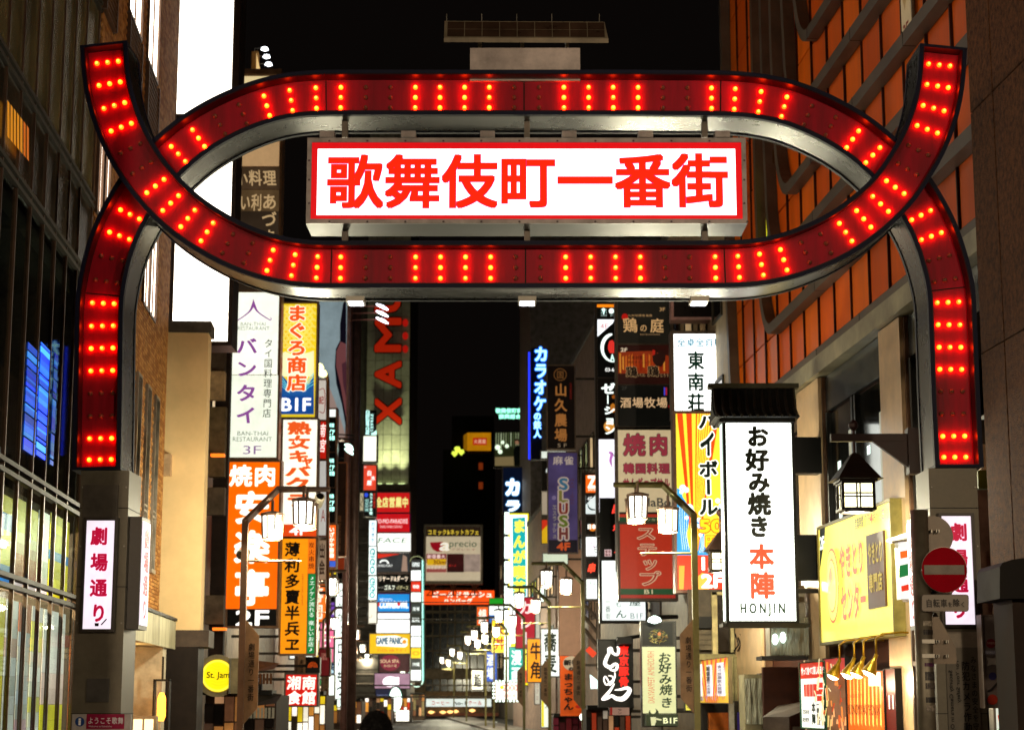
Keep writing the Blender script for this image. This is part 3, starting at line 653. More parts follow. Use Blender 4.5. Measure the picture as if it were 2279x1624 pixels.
L = bpy.data.lights.new('canopy_fill_light', 'POINT'); L.energy = 140; L.color = (1, .62, .25); L.shadow_soft_size = .06; o = bpy.data.objects.new('canopy_fill_light', L); COL.objects.link(o); o.parent = bb; o.location = W(35.6, NL - .35, 2.55) - root_loc(bb)  # added light without a fixture, brightens the entrance brickwork
walllamp(1030, 1450, 37.2, '#ffa030', 'small caged lamp with an amber glow by the brick entrance')
r = empty('menu_light', at(875, 1600, 36.5, 'T'), 'small pale lit menu stand at the brick entrance', 'light box')
p = at(880, 1600, 36.5, 'T'); m = MB(); m.wbox(p.x - .35, p.x + .35, p.y, p.y + .2, .15, p.z + .2); m.build('casing', r, dif('#8a7f70', .5))
for k in range(3): m = MB(); m.wbox(p.x - .3 + k * .21, p.x - .13 + k * .21, p.y - .01, p.y, p.z - .6, p.z + .14); m.build('panel', r, em('#ffe9b8', 1.6, samp=True))

# ================================================================== left: cream wall and further blocks
def block(name, label, s0, s1, n0, n1, h, mat, wins=None, side=1, cat='building', winmat=None, rows=(), z0=0):
    b = empty(name, W((s0 + s1) / 2, (n0 + n1) / 2, z0), label, cat); m = MB(); m.sbox(s0, s1, n0, n1, z0, h); m.build('wall', b, mat)
    m = MB(); m.sbox(s0 - .06, s1 + .06, n0 - .06, n1 + .06, h, h + .25); m.build('parapet', b, dif('#5a544c', .7))
    nn = n1 if side < 0 else n0
    for zz in rows:
        x = s0 + .8
        while x < s1 - 1.6:
            w_ = empty('window', W(x, nn, zz), parent=b); o = (nn + .004, nn + .05) if side < 0 else (nn - .05, nn - .004); q = (nn + .001, nn + .02) if side < 0 else (nn - .02, nn - .001)
            m = MB(); m.sbox(x, x + .07, *o, zz, zz + 1.4).sbox(x + 1.23, x + 1.3, *o, zz, zz + 1.4).sbox(x, x + 1.3, *o, zz - .07, zz).sbox(x, x + 1.3, *o, zz + 1.4, zz + 1.47); m.build('frame', w_, FRL)
            m = MB(); m.sbox(x + .07, x + 1.23, *q, zz, zz + 1.4); m.build('pane', w_, em('#ffd9a0', rnd.choice([.25, .6, .9]), var=.5) if rnd.random() < .35 else dif('#14110e', .08)); x += 2.2
    return b
CREAM = dif('#ecc892', .7, noise=.06, scale=1.5)
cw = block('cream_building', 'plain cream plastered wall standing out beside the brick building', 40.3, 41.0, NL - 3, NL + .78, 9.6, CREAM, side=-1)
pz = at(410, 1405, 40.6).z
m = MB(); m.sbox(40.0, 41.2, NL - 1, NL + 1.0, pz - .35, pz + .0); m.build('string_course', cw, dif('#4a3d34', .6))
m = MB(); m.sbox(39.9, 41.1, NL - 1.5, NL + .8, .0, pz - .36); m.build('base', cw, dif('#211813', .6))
a = at(388, 1005, 40.1); b = at(388, 1062, 40.1); m = MB(); m.wbox(at(362, 1030, 40.1).x, a.x, 39.7, 40.2, b.z, a.z - .1); m.build('ledge', cw, dif('#c7a47e', .6))
block('beige_building', 'beige block behind the white and purple sign tower', 46, 58, NL - 9, NL - .2, 14.5, dif('#8d745c', .7), side=-1, rows=(9, 12))
block('grey_tile_building', 'grey tiled block behind the yellow and orange sign column', 58.3, 82, NL - 10, NL - .2, 15, dif('#94806f', .7), side=-1, rows=(5, 8, 11))
block('brown_building', 'dark brown block left of the dark grey tower', 82.5, 118, NL - 12, NL - .2, 17, dif('#947c70', .7), side=-1, rows=(6, 9, 12, 15))
block('pale_building', 'pale lilac block low on the left before the tower', 118.5, 156, NL - 12, NL - .1, 13, dif('#c8b4ac', .6), side=-1, rows=(4, 7, 10))
# right side further blocks
block('tile_building', 'beige tiled block behind the green characters sign', 43.2, 55, NR, NR + 9, 15, dif('#a79474', .6, noise=.15), side=1, rows=(8, 11))
block('grey_building', 'grey block behind the dark stacked signs', 55.4, 72, NR, NR + 9, 14.2, dif('#7d7064', .7), side=1, rows=(5, 8, 11))
block('mauve_building', 'beige topped block behind the gold lettered dark sign', 74, 92, NR + .2, NR + 9, at(0, 778, 80).z, dif('#9b8272', .7), side=1, rows=(5, 8, 11))
block('slate_tower', 'tall dark slate tower rising behind the beige topped block', 120, 130, NR + 1, NR + 14, 32, dif('#8a8480', .6), side=1)
block('brown_block', 'dark brown block far along the right side', 93, 125, NR + .2, NR + 8, 12, dif('#92786a', .7), side=1, rows=(4, 7))
block('dim_block', 'dim block with rooftop lettering far along the right side', 160, 196, NR + 3.4, NR + 14, 21, dif('#6a6056', .7), side=1, rows=(5, 8, 11, 14))

# ================================================================== right: orange building
ob = empty('orange_building', W(34, NR + 3, 0), 'orange panelled building with grey hooked fins and a dark glazed lower floor, on the right', 'building')
OS0, OS1, OT = 23.75, 42.7, 22.6
m = MB(); m.sbox(OS0, OS1, NR + .12, NR + 9, 0, OT); m.build('wall', ob, dif('#3a1c0f', .7))
ORG = [dif('#ea6400', .42, .0, .12, 1.2, streak=True), dif('#e05c00', .45, .0, .15, 1.0, streak=True), dif('#f06e04', .4, .0, .12, 1.5, streak=True)]
ribs = [24.0 + i * 1.25 for i in range(16)]; bz = [7.98, 9.3, 10.6, 11.75, 13.0, 14.2, 15.4, 16.6, 17.8, 19, 20.2, 21.4]
sU = [42.3, 38.6, 37.6, 36.6, 35.5, 34.5, 34, 33.6, 33, 32.5, 32]
for i in range(len(ribs) - 1):
    for j in range(len(bz) - 1):
        if ribs[i] > 42: continue
        m = MB(); dn = rnd.uniform(-.006, .006)
        m.sbox(ribs[i] + .03, ribs[i + 1] - .03, NR + .03 + dn, NR + .1, bz[j] + .02, bz[j + 1] - .02); m.build('panel', ob, ORG[(i * 7 + j * 3) % 3])
for s_ in ribs:
    m = MB(); m.sbox(s_ - .018, s_ + .018, NR - .01, NR + .1, bz[0], OT); m.build('rib', ob, dif('#3a1608', .5))
FIN = dif('#56493a', .5, .1, .25, 1.5)
def hook(z, su, top, rad=1.1):
    pts = [(23.8, z)] ; n = 10
    pts += [(su - rad, z)]
    pts += [(su - rad + rad * math.sin(a), z + rad * 1.5 - rad * 1.5 * math.cos(a)) for a in [math.pi / 2 * k / n for k in range(1, n + 1)]]
    pts += [(su + .15, z + rad * 1.5 + 1.5), (su + .2, top)]
    m = MB(); hw = .11; vs = []; k = len(pts)
    for i, (s_, zz) in enumerate(pts):
        a, b = pts[max(i - 1, 0)], pts[min(i + 1, k - 1)]; d = Vector((b[0] - a[0], b[1] - a[1])).normalized(); nx, nz = -d.y * hw, d.x * hw
        for off, nn in ((-1, NR - .2), (1, NR - .2), (1, NR + .02), (-1, NR + .02)): vs.append(W(s_ + off * nx, nn, zz + off * nz))
    fs = [(4 * i + a, 4 * i + (a + 1) % 4, 4 * i + 4 + (a + 1) % 4, 4 * i + 4 + a) for i in range(k - 1) for a in range(4)] + [(3, 2, 1, 0), (4 * k - 4, 4 * k - 3, 4 * k - 2, 4 * k - 1)]
    m.add(vs, fs); m.build('fin', ob, FIN)
    for q in (27, 30.2, 33.4): m = MB(); m.sbox(q - .012, q + .012, NR - .204, NR + .0, z - .113, z + .113); m.build('fin_joint', ob, DARK)
for z, su in zip(bz[:-1], sU): hook(z, su, OT)
m = MB(); m.sbox(OS0, 42.6, NR - .22, NR + .1, 7.62, 7.95); m.build('ledge', ob, dif('#9c9478', .45, .2, .3, 1.0))
for i in range(len(ribs) - 1):
    m = MB(); m.sbox(ribs[i] + .02, ribs[i + 1] - .02, NR + .02, NR + .1, 7.96, 8.28); m.build('mottled_panel', ob, dif('#7a2c16', .45, 0, .7, 8))
# lower floor
m = MB(); m.sbox(OS0, OS1, NR + .0, NR + .11, 6.95, 7.6); m.build('fascia', ob, dif('#3b3f40', .2, .4, .3))
PIL = dif('#c8a880', .4, .1, .12)
for a, b in ((28.1, 29.35), (33.7, 35.55), (39.6, 42.6)):
    m = MB(); m.sbox(a, b, NR - .12, NR + .1, 0, 7.6); m.build('pilaster', ob, PIL)
    m = MB(); m.sbox(a - .07, a, NR - .06, NR + .1, 0, 7.6).sbox(b, b + .07, NR - .06, NR + .1, 0, 7.6); m.build('pilaster_trim', ob, dif('#6a4a34', .4, .3))
wm = dif('#151513', .05, 0, .4, 1)
for a, b in ((29.5, 31.5), (31.6, 33.6), (35.7, 39.5), (24.2, 28.0)):
    w_ = empty('window', W(a, NR, 3.9), parent=ob); m = MB(); m.sbox(a, b, NR + .06, NR + .1, 3.6, 6.9); m.build('pane', w_, wm)
    m = MB(); m.sbox(a, a + .12, NR - .02, NR + .1, 3.5, 6.92).sbox(b - .1, b, NR - .02, NR + .1, 3.5, 6.92).sbox(a, b, NR - .02, NR + .1, 3.4, 3.52); m.build('frame', w_, dif('#1b1a17', .4, .3))
    m = MB(); m.sbox(a + .25, a + .6, NR + .052, NR + .058, 4.3, 6.4); m.build('blind', w_, em('#d8d8c4', .35, var=.6))
    for k in range(3): m = MB(); m.sbox(b - .75, b - .55, NR + .05, NR + .056, 4.9 + k * .45, 5.05 + k * .45); m.build('room_light', w_, em('#e8fff4', 1.3))
m = MB(); m.sbox(OS0, OS1, NR - .02, NR + .11, 0, 1.2); m.build('plinth', ob, dif('#3f352c', .6))
# near stone pier
st = empty('stone_pier', W(21, NR + .5, 0), 'rough brown stone pier at the right edge beside the gate', 'wall')
STN = dif('#6a4228', .9, 0, .5, 13.0, 1.0, 45)
m = MB(); m.sbox(15.2, 23.7, NR - .02, NR + 3, 0, 26); m.build('core', st, DARK)
for i, (a, b) in enumerate(((15.2, 18.0), (18.02, 20.6), (20.62, 22.8), (22.82, 23.75))):
    for j in range(8):
        z = -.4 + j * 3.3; m = MB(); m.sbox(a + .008, b - .008, NR - .25 + rnd.uniform(-.004, .004), NR - .02, max(0, z) + .012, z + 3.29); m.build('slab', st, STN)
# ================================================================== illuminated signs, left side
def sg(name, label, crop, rect, d, cat='sign', **k): return Sign(name, label, cat, crop, rect, d=d, **k)
BR_ = dif('#8f6a4c', .4, .4); GRY = dif('#5d5750', .5, .3)
s = sg('billboard', 'huge blank white glowing billboard box standing above the cream wall', 'P', (391, -130, 518.5, 760), 43, th=.9, fw=.1, frame=dif('#2b1c14', .4, .3))
s.face((391, -130, 518.5, 253), '#fff3e0', 5, var=.04); s.face((391, 265, 518.5, 759), '#fff3e0', 5, var=.04)
# dark wing of the billboard
a, b = at(366, 0, 43.4), at(388, 768, 43.4); m = MB(); m.wbox(a.x, b.x, 43.02, 44.0, b.z, at(0, -130, 43.4).z); m.build('side_post', s.root, dif('#33221a', .45, .3))

s = sg('sign_tower', 'tall beige sign tower with gold brush characters on dark panels', 'P', (531, 170, 622, 648), 56, th=.6, fw=.07, frame=BR_)
s.face((531, 170, 622, 252), '#f0d8a0', .85, var=.1); s.face((531, 255, 622, 370), '#c8a070', .75, var=.12); G1 = '#c9a878'  # panel glow is added in place of light falling on the beige
s.face((531, 373, 622, 421), '#5c4630', .5, var=.5); s.text('小料理', (521, 377, 616, 416), G1, .75, .02, shear=-.06)
s.face((531, 423, 622, 470), '#6c5436', .55, var=.5); s.text('い利', (533, 430, 584, 472), G1, .75, .02)
s.face((531, 471, 622, 648), '#453628', .45, var=.5); s.text('あづま', (581, 430, 617, 548), G1, .75, .02, 'v')
m = MB(); p = at(527, 168, 56); q = at(628, 164, 56); m.wbox(p.x, q.x, 55.9, 56.7, p.z, q.z + .12); m.build('cornice', s.root, BR_)

s = sg('sign', 'white restaurant sign with purple slanted characters and roof outline, above the orange sign', 'A', (20, 40, 432, 1378), 55, th=.5, fw=.06, frame=BR_)
s.face((20, 40, 432, 705), '#f3f7e6', 1.25); s.face((20, 711, 432, 1378), '#eef4e0', 1.15); PU = '#a45cb4'
s.stroke([(232, 95), (225, 150), (190, 205), (100, 270)], [3, 22, 12, 8], PU, .6); s.stroke([(232, 95), (240, 150), (275, 205), (370, 268)], [3, 22, 12, 8], PU, .6)
s.stroke([(100, 270), (92, 258), (98, 240)], [8, 8, 3], PU, .6); s.stroke([(370, 268), (377, 255), (368, 240)], [8, 8, 3], PU, .6)
s.text('BAN-THAI', (128, 283, 330, 312), '#98a096', .5, -.008); s.text('RESTAURANT', (104, 318, 362, 348), '#98a096', .5, -.008)
for c, y0, y1 in (('バ', 410, 545), ('ン', 590, 730), ('タ', 785, 930), ('イ', 965, 1110)): s.text(c, (80, y0 - 6, 272, y1 + 6), PU, .6, .03, shear=-.12)
s.text('タイ国料理専門店', (312, 415, 388, 1062), '#3c4440', .2, .005, 'v')
s.text('BAN-THAI', (103, 1168, 352, 1202), '#8d958c', .5, -.006); s.text('RESTAURANT', (66, 1214, 384, 1250), '#8d958c', .5, -.006); s.text('3F', (150, 1285, 296, 1354), '#a884b8', .6, .0)

s = sg('sign', 'orange barbecue sign with bold white characters over a black strip reading 2F', 'P', (506, 1028, 619, 1392), 55, th=.5, fw=.06, frame=BR_)
s.face((506, 1028, 619, 1354), '#ff6a00', 1.05, var=.12); s.face((506, 1355, 619, 1392), '#080605', .1)
WH = '#fffdf4'
s.text('焼肉', (509, 1032, 617, 1084), WH, 1.5, .03, out=(.014, '#ffc070', 1.0)); 
for c, y0, y1 in (('安', 1090, 1168), ('楽', 1177, 1256), ('亭', 1264, 1350)): s.text(c, (519, y0, 603, y1), WH, 1.5, .04, out=(.014, '#ffc070', 1.0))
s.text('2F', (526, 1358, 598, 1390), WH, 1.4, .03)

s = sg('sign', 'yellow and blue sign with orange characters and the floor mark B1F', 'P', (629, 676, 703, 928), 57, th=.5, fw=.05, frame=BR_)
s.face((629, 676, 703, 928), '#e8c81c', .95); 
for j in range(13):
    for i in range(6):
        x, y = 633 + i * 13 + (j % 2) * 6.5, 684 + j * 8
        if x > 700: continue
        for r in (6, 3.4): s.stroke([(x + r * math.cos(t), y + 2 - r * math.sin(t)) for t in (0, .5, 1.05, 1.57, 2.1, 2.64, 3.14)], .9, '#f6e48a', 1.0)
s.poly([(629, 795), (640, 790), (665, 800), (703, 788), (703, 845), (629, 845)], '#f4f0b8', 1.0)
s.poly([(629, 838), (640, 850), (655, 868), (680, 872), (694, 858), (703, 840), (703, 928), (629, 928)], '#1e5ca8', .7)
for k in range(4): s.stroke([(629, 842 + k * 7), (640, 858 + k * 5), (650, 872 + k * 3)], 1.6, '#6fd0d8', .9); s.stroke([(703, 838 + k * 8), (693, 850 + k * 6), (684, 864 + k * 4)], 1.6, '#6fd0d8', .9)
s.poly([(629, 888), (703, 888), (703, 928), (629, 928)], '#144ea0', .7)
for c, y in (('ま', 686), ('ぐ', 724), ('ろ', 762), ('商', 800), ('店', 839)): s.text(c, (642, y, 690, y + 40), '#f2581a', 1.0, .045, out=(.04, '#fffbe0', 1.2))
s.text('B1F', (633, 894, 696, 921), '#ffffff', 1.3, .03)

s = sg('sign', 'white sign with fat orange characters and an orange strip reading 4F', 'P', (628, 934, 704, 1193), 57, th=.5, fw=.05, frame=BR_)
s.face((628, 934, 704, 1166), '#fbf8e4', 1.3); OR = '#ee5a1e'
for c, r in (('熟', (638, 937, 694, 968)), ('女', (640, 968, 692, 1000)), ('キ', (640, 1000, 690, 1030)), ('ャ', (668, 1010, 700, 1040)), ('バ', (632, 1036, 694, 1062)), ('ク', (632, 1060, 694, 1094)), ('ラ', (634, 1096, 692, 1130))): s.text(c, r, OR, .95, .05, out=(.03, '#f8d8b0', 1.1))
s.poly([(661, 990), (655, 983), (657, 979), (661, 982), (665, 979), (667, 983)], '#fff4e0', 1.2)
s.face((628, 1167, 704, 1193), '#ee4c12', .9); s.text('4F', (645, 1172, 684, 1190), '#fff8f0', 1.2, .03)

s = sg('sign', 'amber sign with black brush characters and a green strip of music notes', 'B', (360, 405, 576, 1136), 57, th=.5, fw=.06, frame=BR_)
s.face((360, 405, 524, 1136), '#ff9a0a', 1.0); s.face((528, 405, 576, 625), '#ff7a10', .95); s.face((528, 629, 576, 1135), '#0a9a4a', .6); BK = '#1a0c05'
for i, c in enumerate('薄利多賣半兵ヱ'): s.text(c, (378, 422 + i * 101, 482, 522 + i * 101), BK, 0, .035, shear=.05)
s.text('Hakuri tabai hanbey', (488, 630, 504, 830), '#c8641a', .4, -.005, rot=True)
s.text('炭火串焼', (532, 425, 574, 600), '#7a1c08', .1, .01, 'v'); s.text('♪エノケン流れる 楽しいお店♪', (534, 640, 572, 1125), '#f4fff4', .9, .01, 'v')

# next columns
s = sg('sign', 'narrow white sign with a red framed character beside the yellow and blue sign', 'A', (762, 752, 824, 1072), 62, th=.4, fw=.05, frame=dif('#9a5a3c', .4, .4))
s.face(None, '#d8cfc4', .8); s.stroke([(764, 832), (808, 832), (808, 1006), (764, 1006)], 6, '#a83426', .5); s.text('記', (762, 880, 806, 950), '#b03020', .5, .03)
s = sg('sign', 'narrow red sign with two white brush characters', 'A', (762, 1088, 824, 1388), 62, th=.4, fw=.05, frame=dif('#9a5a3c', .4, .4))
s.face(None, '#cc2012', .8); s.text('南', (762, 1100, 822, 1220), '#fff0e8', 1.2, .01, shear=.1); s.text('宮', (764, 1225, 822, 1345), '#fff0e8', 1.2, .01, shear=.1)
s = sg('sign', 'narrow pale grey sign with a faint script under the red one', 'A', (762, 1408, 824, 2010), 62, th=.4, fw=.05, frame=dif('#9a5a3c', .4, .4))
s.face(None, '#d0cdc6', .75); s.text('A', (780, 1800, 815, 1900), '#b05040', .4, 0)
s = sg('sign', 'small sign of dark japanese characters beside the amber sign, in mottled tan', 'B', (598, 415, 645, 665), 62, th=.4, fw=.04, frame=BR_); s.face(None, '#c9a98a', .5, var=.4); s.text('出会', (598, 430, 640, 640), '#4a2a1a', 0, .03, 'v')  # tan face, mottled at random
# arched brown pipe frame beside
r = empty('pipe_arch', at(835, 700, 61, 'A'), 'brown steel pipe arch hugging the narrow red and white signs', 'pipe frame'); m = MB()
m.tube([at(835, 3000, 61.3, 'A'), at(835, 760, 61.3, 'A'), at(828, 715, 61.3, 'A'), at(812, 690, 61.3, 'A'), at(790, 682, 61.3, 'A'), at(762, 690, 61.3, 'A')], .06, 8); m.build('pipe', r, dif('#7a4a2c', .4, .4), smooth=True)
for x, y in ((768, 650), (795, 700)):
    p = at(x, y, 61, 'A'); m = MB(); m.lathe(p - Vector((0, 0, .12)), [(.02, 0), (.13, .05), (.15, .14), (.09, .24), (.02, .27)], 10); m.build('bulb', r, em('#fff6a0', 3, samp=True), smooth=True)
s = sg('neon_column', 'tall narrow black sign with clusters of teal neon characters', 'C', (28, 200, 98, 1255), 68, th=.5, fw=.05, frame=dif('#8a5a3a', .4, .4))
s.face((28, 203, 98, 270), '#f2fbf6', 1.3); 
for k in range(3):
    y = 275 + k * 330; s.face((28, y, 98, y + 320), '#050807', .05)
    s.text('炭焼', (32, y + 55, 86, y + 95), '#b6fff0', 1.7, .05); s.text('ビア', (32, y + 110, 92, y + 170), '#b6fff0', 1.7, .05); s.text('居酒', (30, y + 172, 92, y + 216), '#b6fff0', 1.7, .05); s.disc((36, y + 272), 10, '#d0f8ff', 1.2, k=10)
s = sg('sign', 'narrow orange sign with white characters over a blue end piece', 'C', (28, 1275, 98, 1660), 68, th=.5, fw=.05, frame=dif('#8a5a3a', .4, .4))
s.face((28, 1275, 98, 1600), '#ff6410', 1.1); s.text('いざかや居酒', (36, 1290, 88, 1580), '#fff6e8', 1.4, .03, 'v'); s.face((28, 1608, 98, 1660), '#3a62d8', .8)
# dark lattice column behind the black neon column
s = sg('sign', 'unlit brown sign column with faint gold characters behind the teal neon column', 'C', (108, 700, 192, 1560), 76, th=.4, fw=.04, frame=dif('#b86a40', .4, .4)); s.face(None, mat=dif('#3b2014', .5)); s.text('個室居酒屋', (112, 1180, 150, 1520), '#8a5a38', 0, .02, 'v')
# fashion billboard
s = sg('billboard', 'large pale blue billboard with a dark curved figure, lit by small floodlights', 'A', (757, 60, 985, 1215), 82, th=.6, fw=.12, frame=dif('#b88a80', .4, .4))
s.face(None, '#8fa2a8', .75, var=.25); s.poly([(757, 800), (830, 760), (900, 940), (985, 1215), (757, 1215)], '#b59a90', .55)
s.poly([(985, 60), (958, 140), (935, 300), (935, 430), (900, 500), (892, 640), (905, 780), (950, 950), (978, 1110), (985, 1130)], '#171225', .25)
s.poly([(985, 460), (940, 440), (905, 520), (903, 640), (940, 800), (985, 1060)], '#9a5a5c', .35); s.poly([(985, 600), (950, 620), (960, 780), (985, 900)], '#6a3a48', .3)
fl = empty('floodlight_bracket', at(1275, 160, 80, 'A'), 'three small white floodlights on thin arms beside the pale billboard', 'floodlights')
for y in (160, 215, 270):
    p = at(1275, y, 80, 'A'); ax = Matrix.Rotation(R(25), 3, 'Y'); m = MB(); m.lathe(p, [(.02, -.04), (.3, 0), (.3, .03), (.1, .08)], 14, ax); m.build('lamp_head', fl, em('#eef2ff', 5, samp=True), smooth=True)
    m = MB(); m.tube([p + Vector((0, .3, .12)), at(1020, y - 5, 80.3, 'A')], .03, 5); m.build('arm', fl, dif('#7a4a3c', .5))
for y, c in ((1300, '#d8fff0'), (1335, '#d8fff0')):
    p = at(1003, y, 70, 'A'); r = empty('spotlight', p, 'green tinted slanted spotlight, %s of the pair under the billboard corner' % ('upper' if y == 1300 else 'lower'), 'spotlight'); m = MB(); m.lathe(p, [(.05, -.03), (.2, 0), (.2, .05), (.08, .14)], 12, Matrix.Rotation(R(35), 3, 'Y')); m.build('lamp_head', r, em(c, 3, samp=True), smooth=True)
    m = MB(); m.tube([p, p + Vector((.2, .2, .5)), p + Vector((-1.2, .2, .6))], .03, 5); m.build('arm', r, DARK)
for y in (1515, 1540, 1560):
    pass
# steel pipes between billboard and the grey tower
r = empty('drain_pipes', at(1040, 1300, 88, 'A'), 'pinkish drain pipes running up the corner beside the billboard', 'pipes')
for x, wd, c in ((1010, .12, '#b08078'), (1028, .06, '#8a6058'), (1075, .2, '#6a5048')):
    m = MB(); p, q = at(x, 150, 84 if x > 1050 else 83, 'A'), at(x, 3400, 84 if x > 1050 else 83, 'A'); m.tube([Vector((p.x, p.y, .15)), Vector((p.x, p.y, at(0, -200, 83, 'A').z))], wd, 8); m.build('pipe', r, dif(c, .4, .3), smooth=True)

# grey tower with red rotated letters
T = 166.0; tw = empty('grey_tower', at(870, 1500, T), 'tall grey tiled tower with huge red letters running down it and uplights at the foot', 'building')
x0, x1, zt, zb = at(775, 900, T).x, at(911, 900, T).x, at(0, 250, T).z, at(0, 1100, T).z
m = MB(); m.wbox(x0, x1, T + .1, T + 14, 0, zt); m.build('wall', tw, dif('#4b4640', .6))
TL = [dif('#a8a294', .55, noise=.12), dif('#a09a8c', .55, noise=.12), dif('#b0aa9c', .55, noise=.12)]; nx = 5; xs = [at(815, 900, T).x + (x1 - at(815, 900, T).x) * i / nx for i in range(nx + 1)]; z = zb
rowz = []
while z < zt - 1: rowz.append(z); z += 1.35
for i in range(nx):
    for z in rowz:
        m = MB(); m.wbox(xs[i] + .02, xs[i + 1] - .02, T, T + .1, z + .02, z + 1.33); m.build('tile_panel', tw, TL[rnd.randrange(3)])
s = Sign('letters', None, None, 'A', (1228, -420, 1495, 1100), d=T - .02, body=False, parent=tw, arms=False); s.eps = .06
for c, r in (('X', (1228, 905, 1424, 1105)), ('A', (1228, 608, 1424, 810)), ('M', (1228, 262, 1424, 520)), ('U', (1228, 0, 1424, 200)), ('H', (1228, -280, 1424, -60))):
    s.text(c, r, '#d42a0c', .38, .04, rot=True, out=(.03, '#1a0804', 0))
for y in (298, 405, 512): s.disc((1468, y), 24, '#cc1a10', .5, asp=1.3)
for x in (500, 600, 710):
    p = at(x, 890, T - .35, 'C'); m = MB(); m.wbox(p.x - .3, p.x + .3, T - .5, T - .02, p.z - .25, p.z); m.build('uplight', tw, em('#e8ffb0', 2.5, samp=False))
    L = bpy.data.lights.new('uplight_beam', 'SPOT'); L.energy = 2200; L.color = (.85, 1, .5); L.spot_size = R(55); L.spot_blend = 1; L.shadow_soft_size = .15
    o = bpy.data.objects.new('uplight_beam', L); COL.objects.link(o); o.parent = tw; o.location = Vector((p.x, T - .85, p.z + .1)) - root_loc(tw); o.rotation_euler = (R(172), 0, 0)
m = MB(); m.wbox(at(830, 1090, T).x, x1 + .1, T - .6, T, at(0, 1097, T).z, at(0, 1078, T).z); m.build('cornice', tw, dif('#55483c', .6))

FR2 = dif('#6b5f58', .5, .3)
s = sg('fascia_sign', 'red sign with yellow characters, topmost of the tower fascia signs', 'C', (476, 975, 785, 1155), T - 1, th=.8, fw=.1, frame=FR2); s.face(None, '#d81a1c', .85); s.text('全店営業中', (470, 1010, 775, 1115), '#f6ee90', 1.1, .03, out=(.02, '#a88a20', .5))
s = sg('fascia_sign', 'red sign with thin white latin letters under the yellow lettered one', 'C', (476, 1170, 785, 1340), T - 1, th=.8, fw=.1, frame=dif('#6a1478', .5)); s.face(None, '#d4121c', .85); s.text('MO-MO-PARADISE', (468, 1218, 768, 1258), '#ffd8d8', 1.1, .01); s.text('SHABU-SHABU SUKIYAKI', (510, 1278, 715, 1300), '#ffd0d0', 1, 0)
s = sg('fascia_sign', 'white sign with slanted green latin letters on the tower foot', 'C', (482, 1348, 795, 1530), T - 1, th=.8, fw=.1, frame=FR2); s.face(None, '#f4f6ee', 1.5); s.text('FACE', (490, 1392, 755, 1440), '#2a8a60', .5, -.01, shear=.25)
s = sg('fascia_sign', 'photo print sign with red corner and white car on the tower foot', 'D', (470, 20, 765, 195), T - 1, th=.8, fw=.1, frame=FR2); s.face(None, '#3a3c3e', .8, var=.4); s.poly([(470, 20), (690, 30), (470, 75)], '#d83020', 1); s.stroke([(495, 110), (520, 92), (555, 95), (575, 120)], 14, '#f0f4f0', 1.3); s.text('DIVING POINT', (475, 128, 610, 150), '#f0f4f0', 1.2, 0); s.poly([(705, 40), (740, 60), (745, 190), (690, 190)], '#a88a78', .8)
s = sg('fascia_sign', 'black sign with cream katakana about billiards on the tower foot', 'D', (455, 215, 765, 292), T - 1, th=.8, fw=.1, frame=dif('#a08888', .5)); s.face(None, '#0c0a08', .1); s.text('ビリヤード&ダーツ', (445, 228, 752, 284), '#f6e2c8', 1.2, .03)
s = sg('fascia_sign', 'black sign with green edged katakana about golf on the tower foot', 'D', (470, 302, 765, 366), T - 1, th=.8, fw=.1, frame=dif('#a08888', .5)); s.face(None, '#0c1410', .1); s.text('シミュレーション', (476, 325, 530, 345), '#f0e8d8', 1, 0); s.text('ゴルフ', (532, 310, 635, 360), '#f0f4e0', 1.2, .03); s.text('バグース', (645, 315, 755, 360), '#e0d8a0', 1.1, .01)
s = sg('fascia_sign', 'bright blue bowling sign with white letters on the tower foot', 'D', (467, 395, 762, 552), T - 1, th=.8, fw=.1, frame=dif('#8a2a80', .5)); s.face(None, '#1c90e0', 1.0); s.text('新宿コパボウル', (495, 430, 610, 455), '#f0f8ff', 1.1, .01); s.text('COPABOWL', (492, 462, 750, 520), '#f2f8ff', 1.3, .05, shear=.08); s.disc((480, 488), 18, '#e02830', 1, k=14); s.disc((668, 486), 16, '#e02830', 1, k=14)
s = sg('fascia_sign', 'blank glowing white sign between the blue and the yellow one', 'D', (467, 568, 765, 745), T - 1, th=.8, fw=.1, frame=FR2); s.face(None, '#f6f8f4', 1.6)
for i in range(4): s.text('まんが喫茶インターネット24時', (490, 585 + i * 38, 740, 605 + i * 38), '#cfd6d0', 1.2, -.01)
s = sg('fascia_sign', 'yellow arcade sign with blue letters in a white cloud on the tower foot', 'D', (405, 755, 768, 930), T - 1.2, th=.8, fw=.1, frame=FR2); s.face(None, '#f2c010', 1.0); s.poly([(465, 775), (640, 768), (745, 800), (745, 860), (720, 875), (465, 862)], '#f8f8ee', 1.3)
s.text('GAME PANIC', (462, 785, 700, 848), '#2a6a90', .5, .03); s.disc((718, 825), 20, '#e8901c', 1, k=14); s.text('ファミコン GAME アーケード', (470, 888, 738, 915), '#d8402a', .8, .01)
s = sg('fascia_sign', 'dark magenta spa sign low on the tower foot', 'D', (490, 945, 760, 1100), T - 1, th=.8, fw=.1, frame=DARK); s.face(None, '#46101e', .6, var=.3); s.disc((590, 1015), 90, '#8a1038', .6, asp=.8); s.text('SOLA SPA', (500, 985, 668, 1015), '#e8c8a0', .9, .01); s.text('新宿の湯', (530, 1030, 650, 1055), '#e8c8a0', .8, .0)
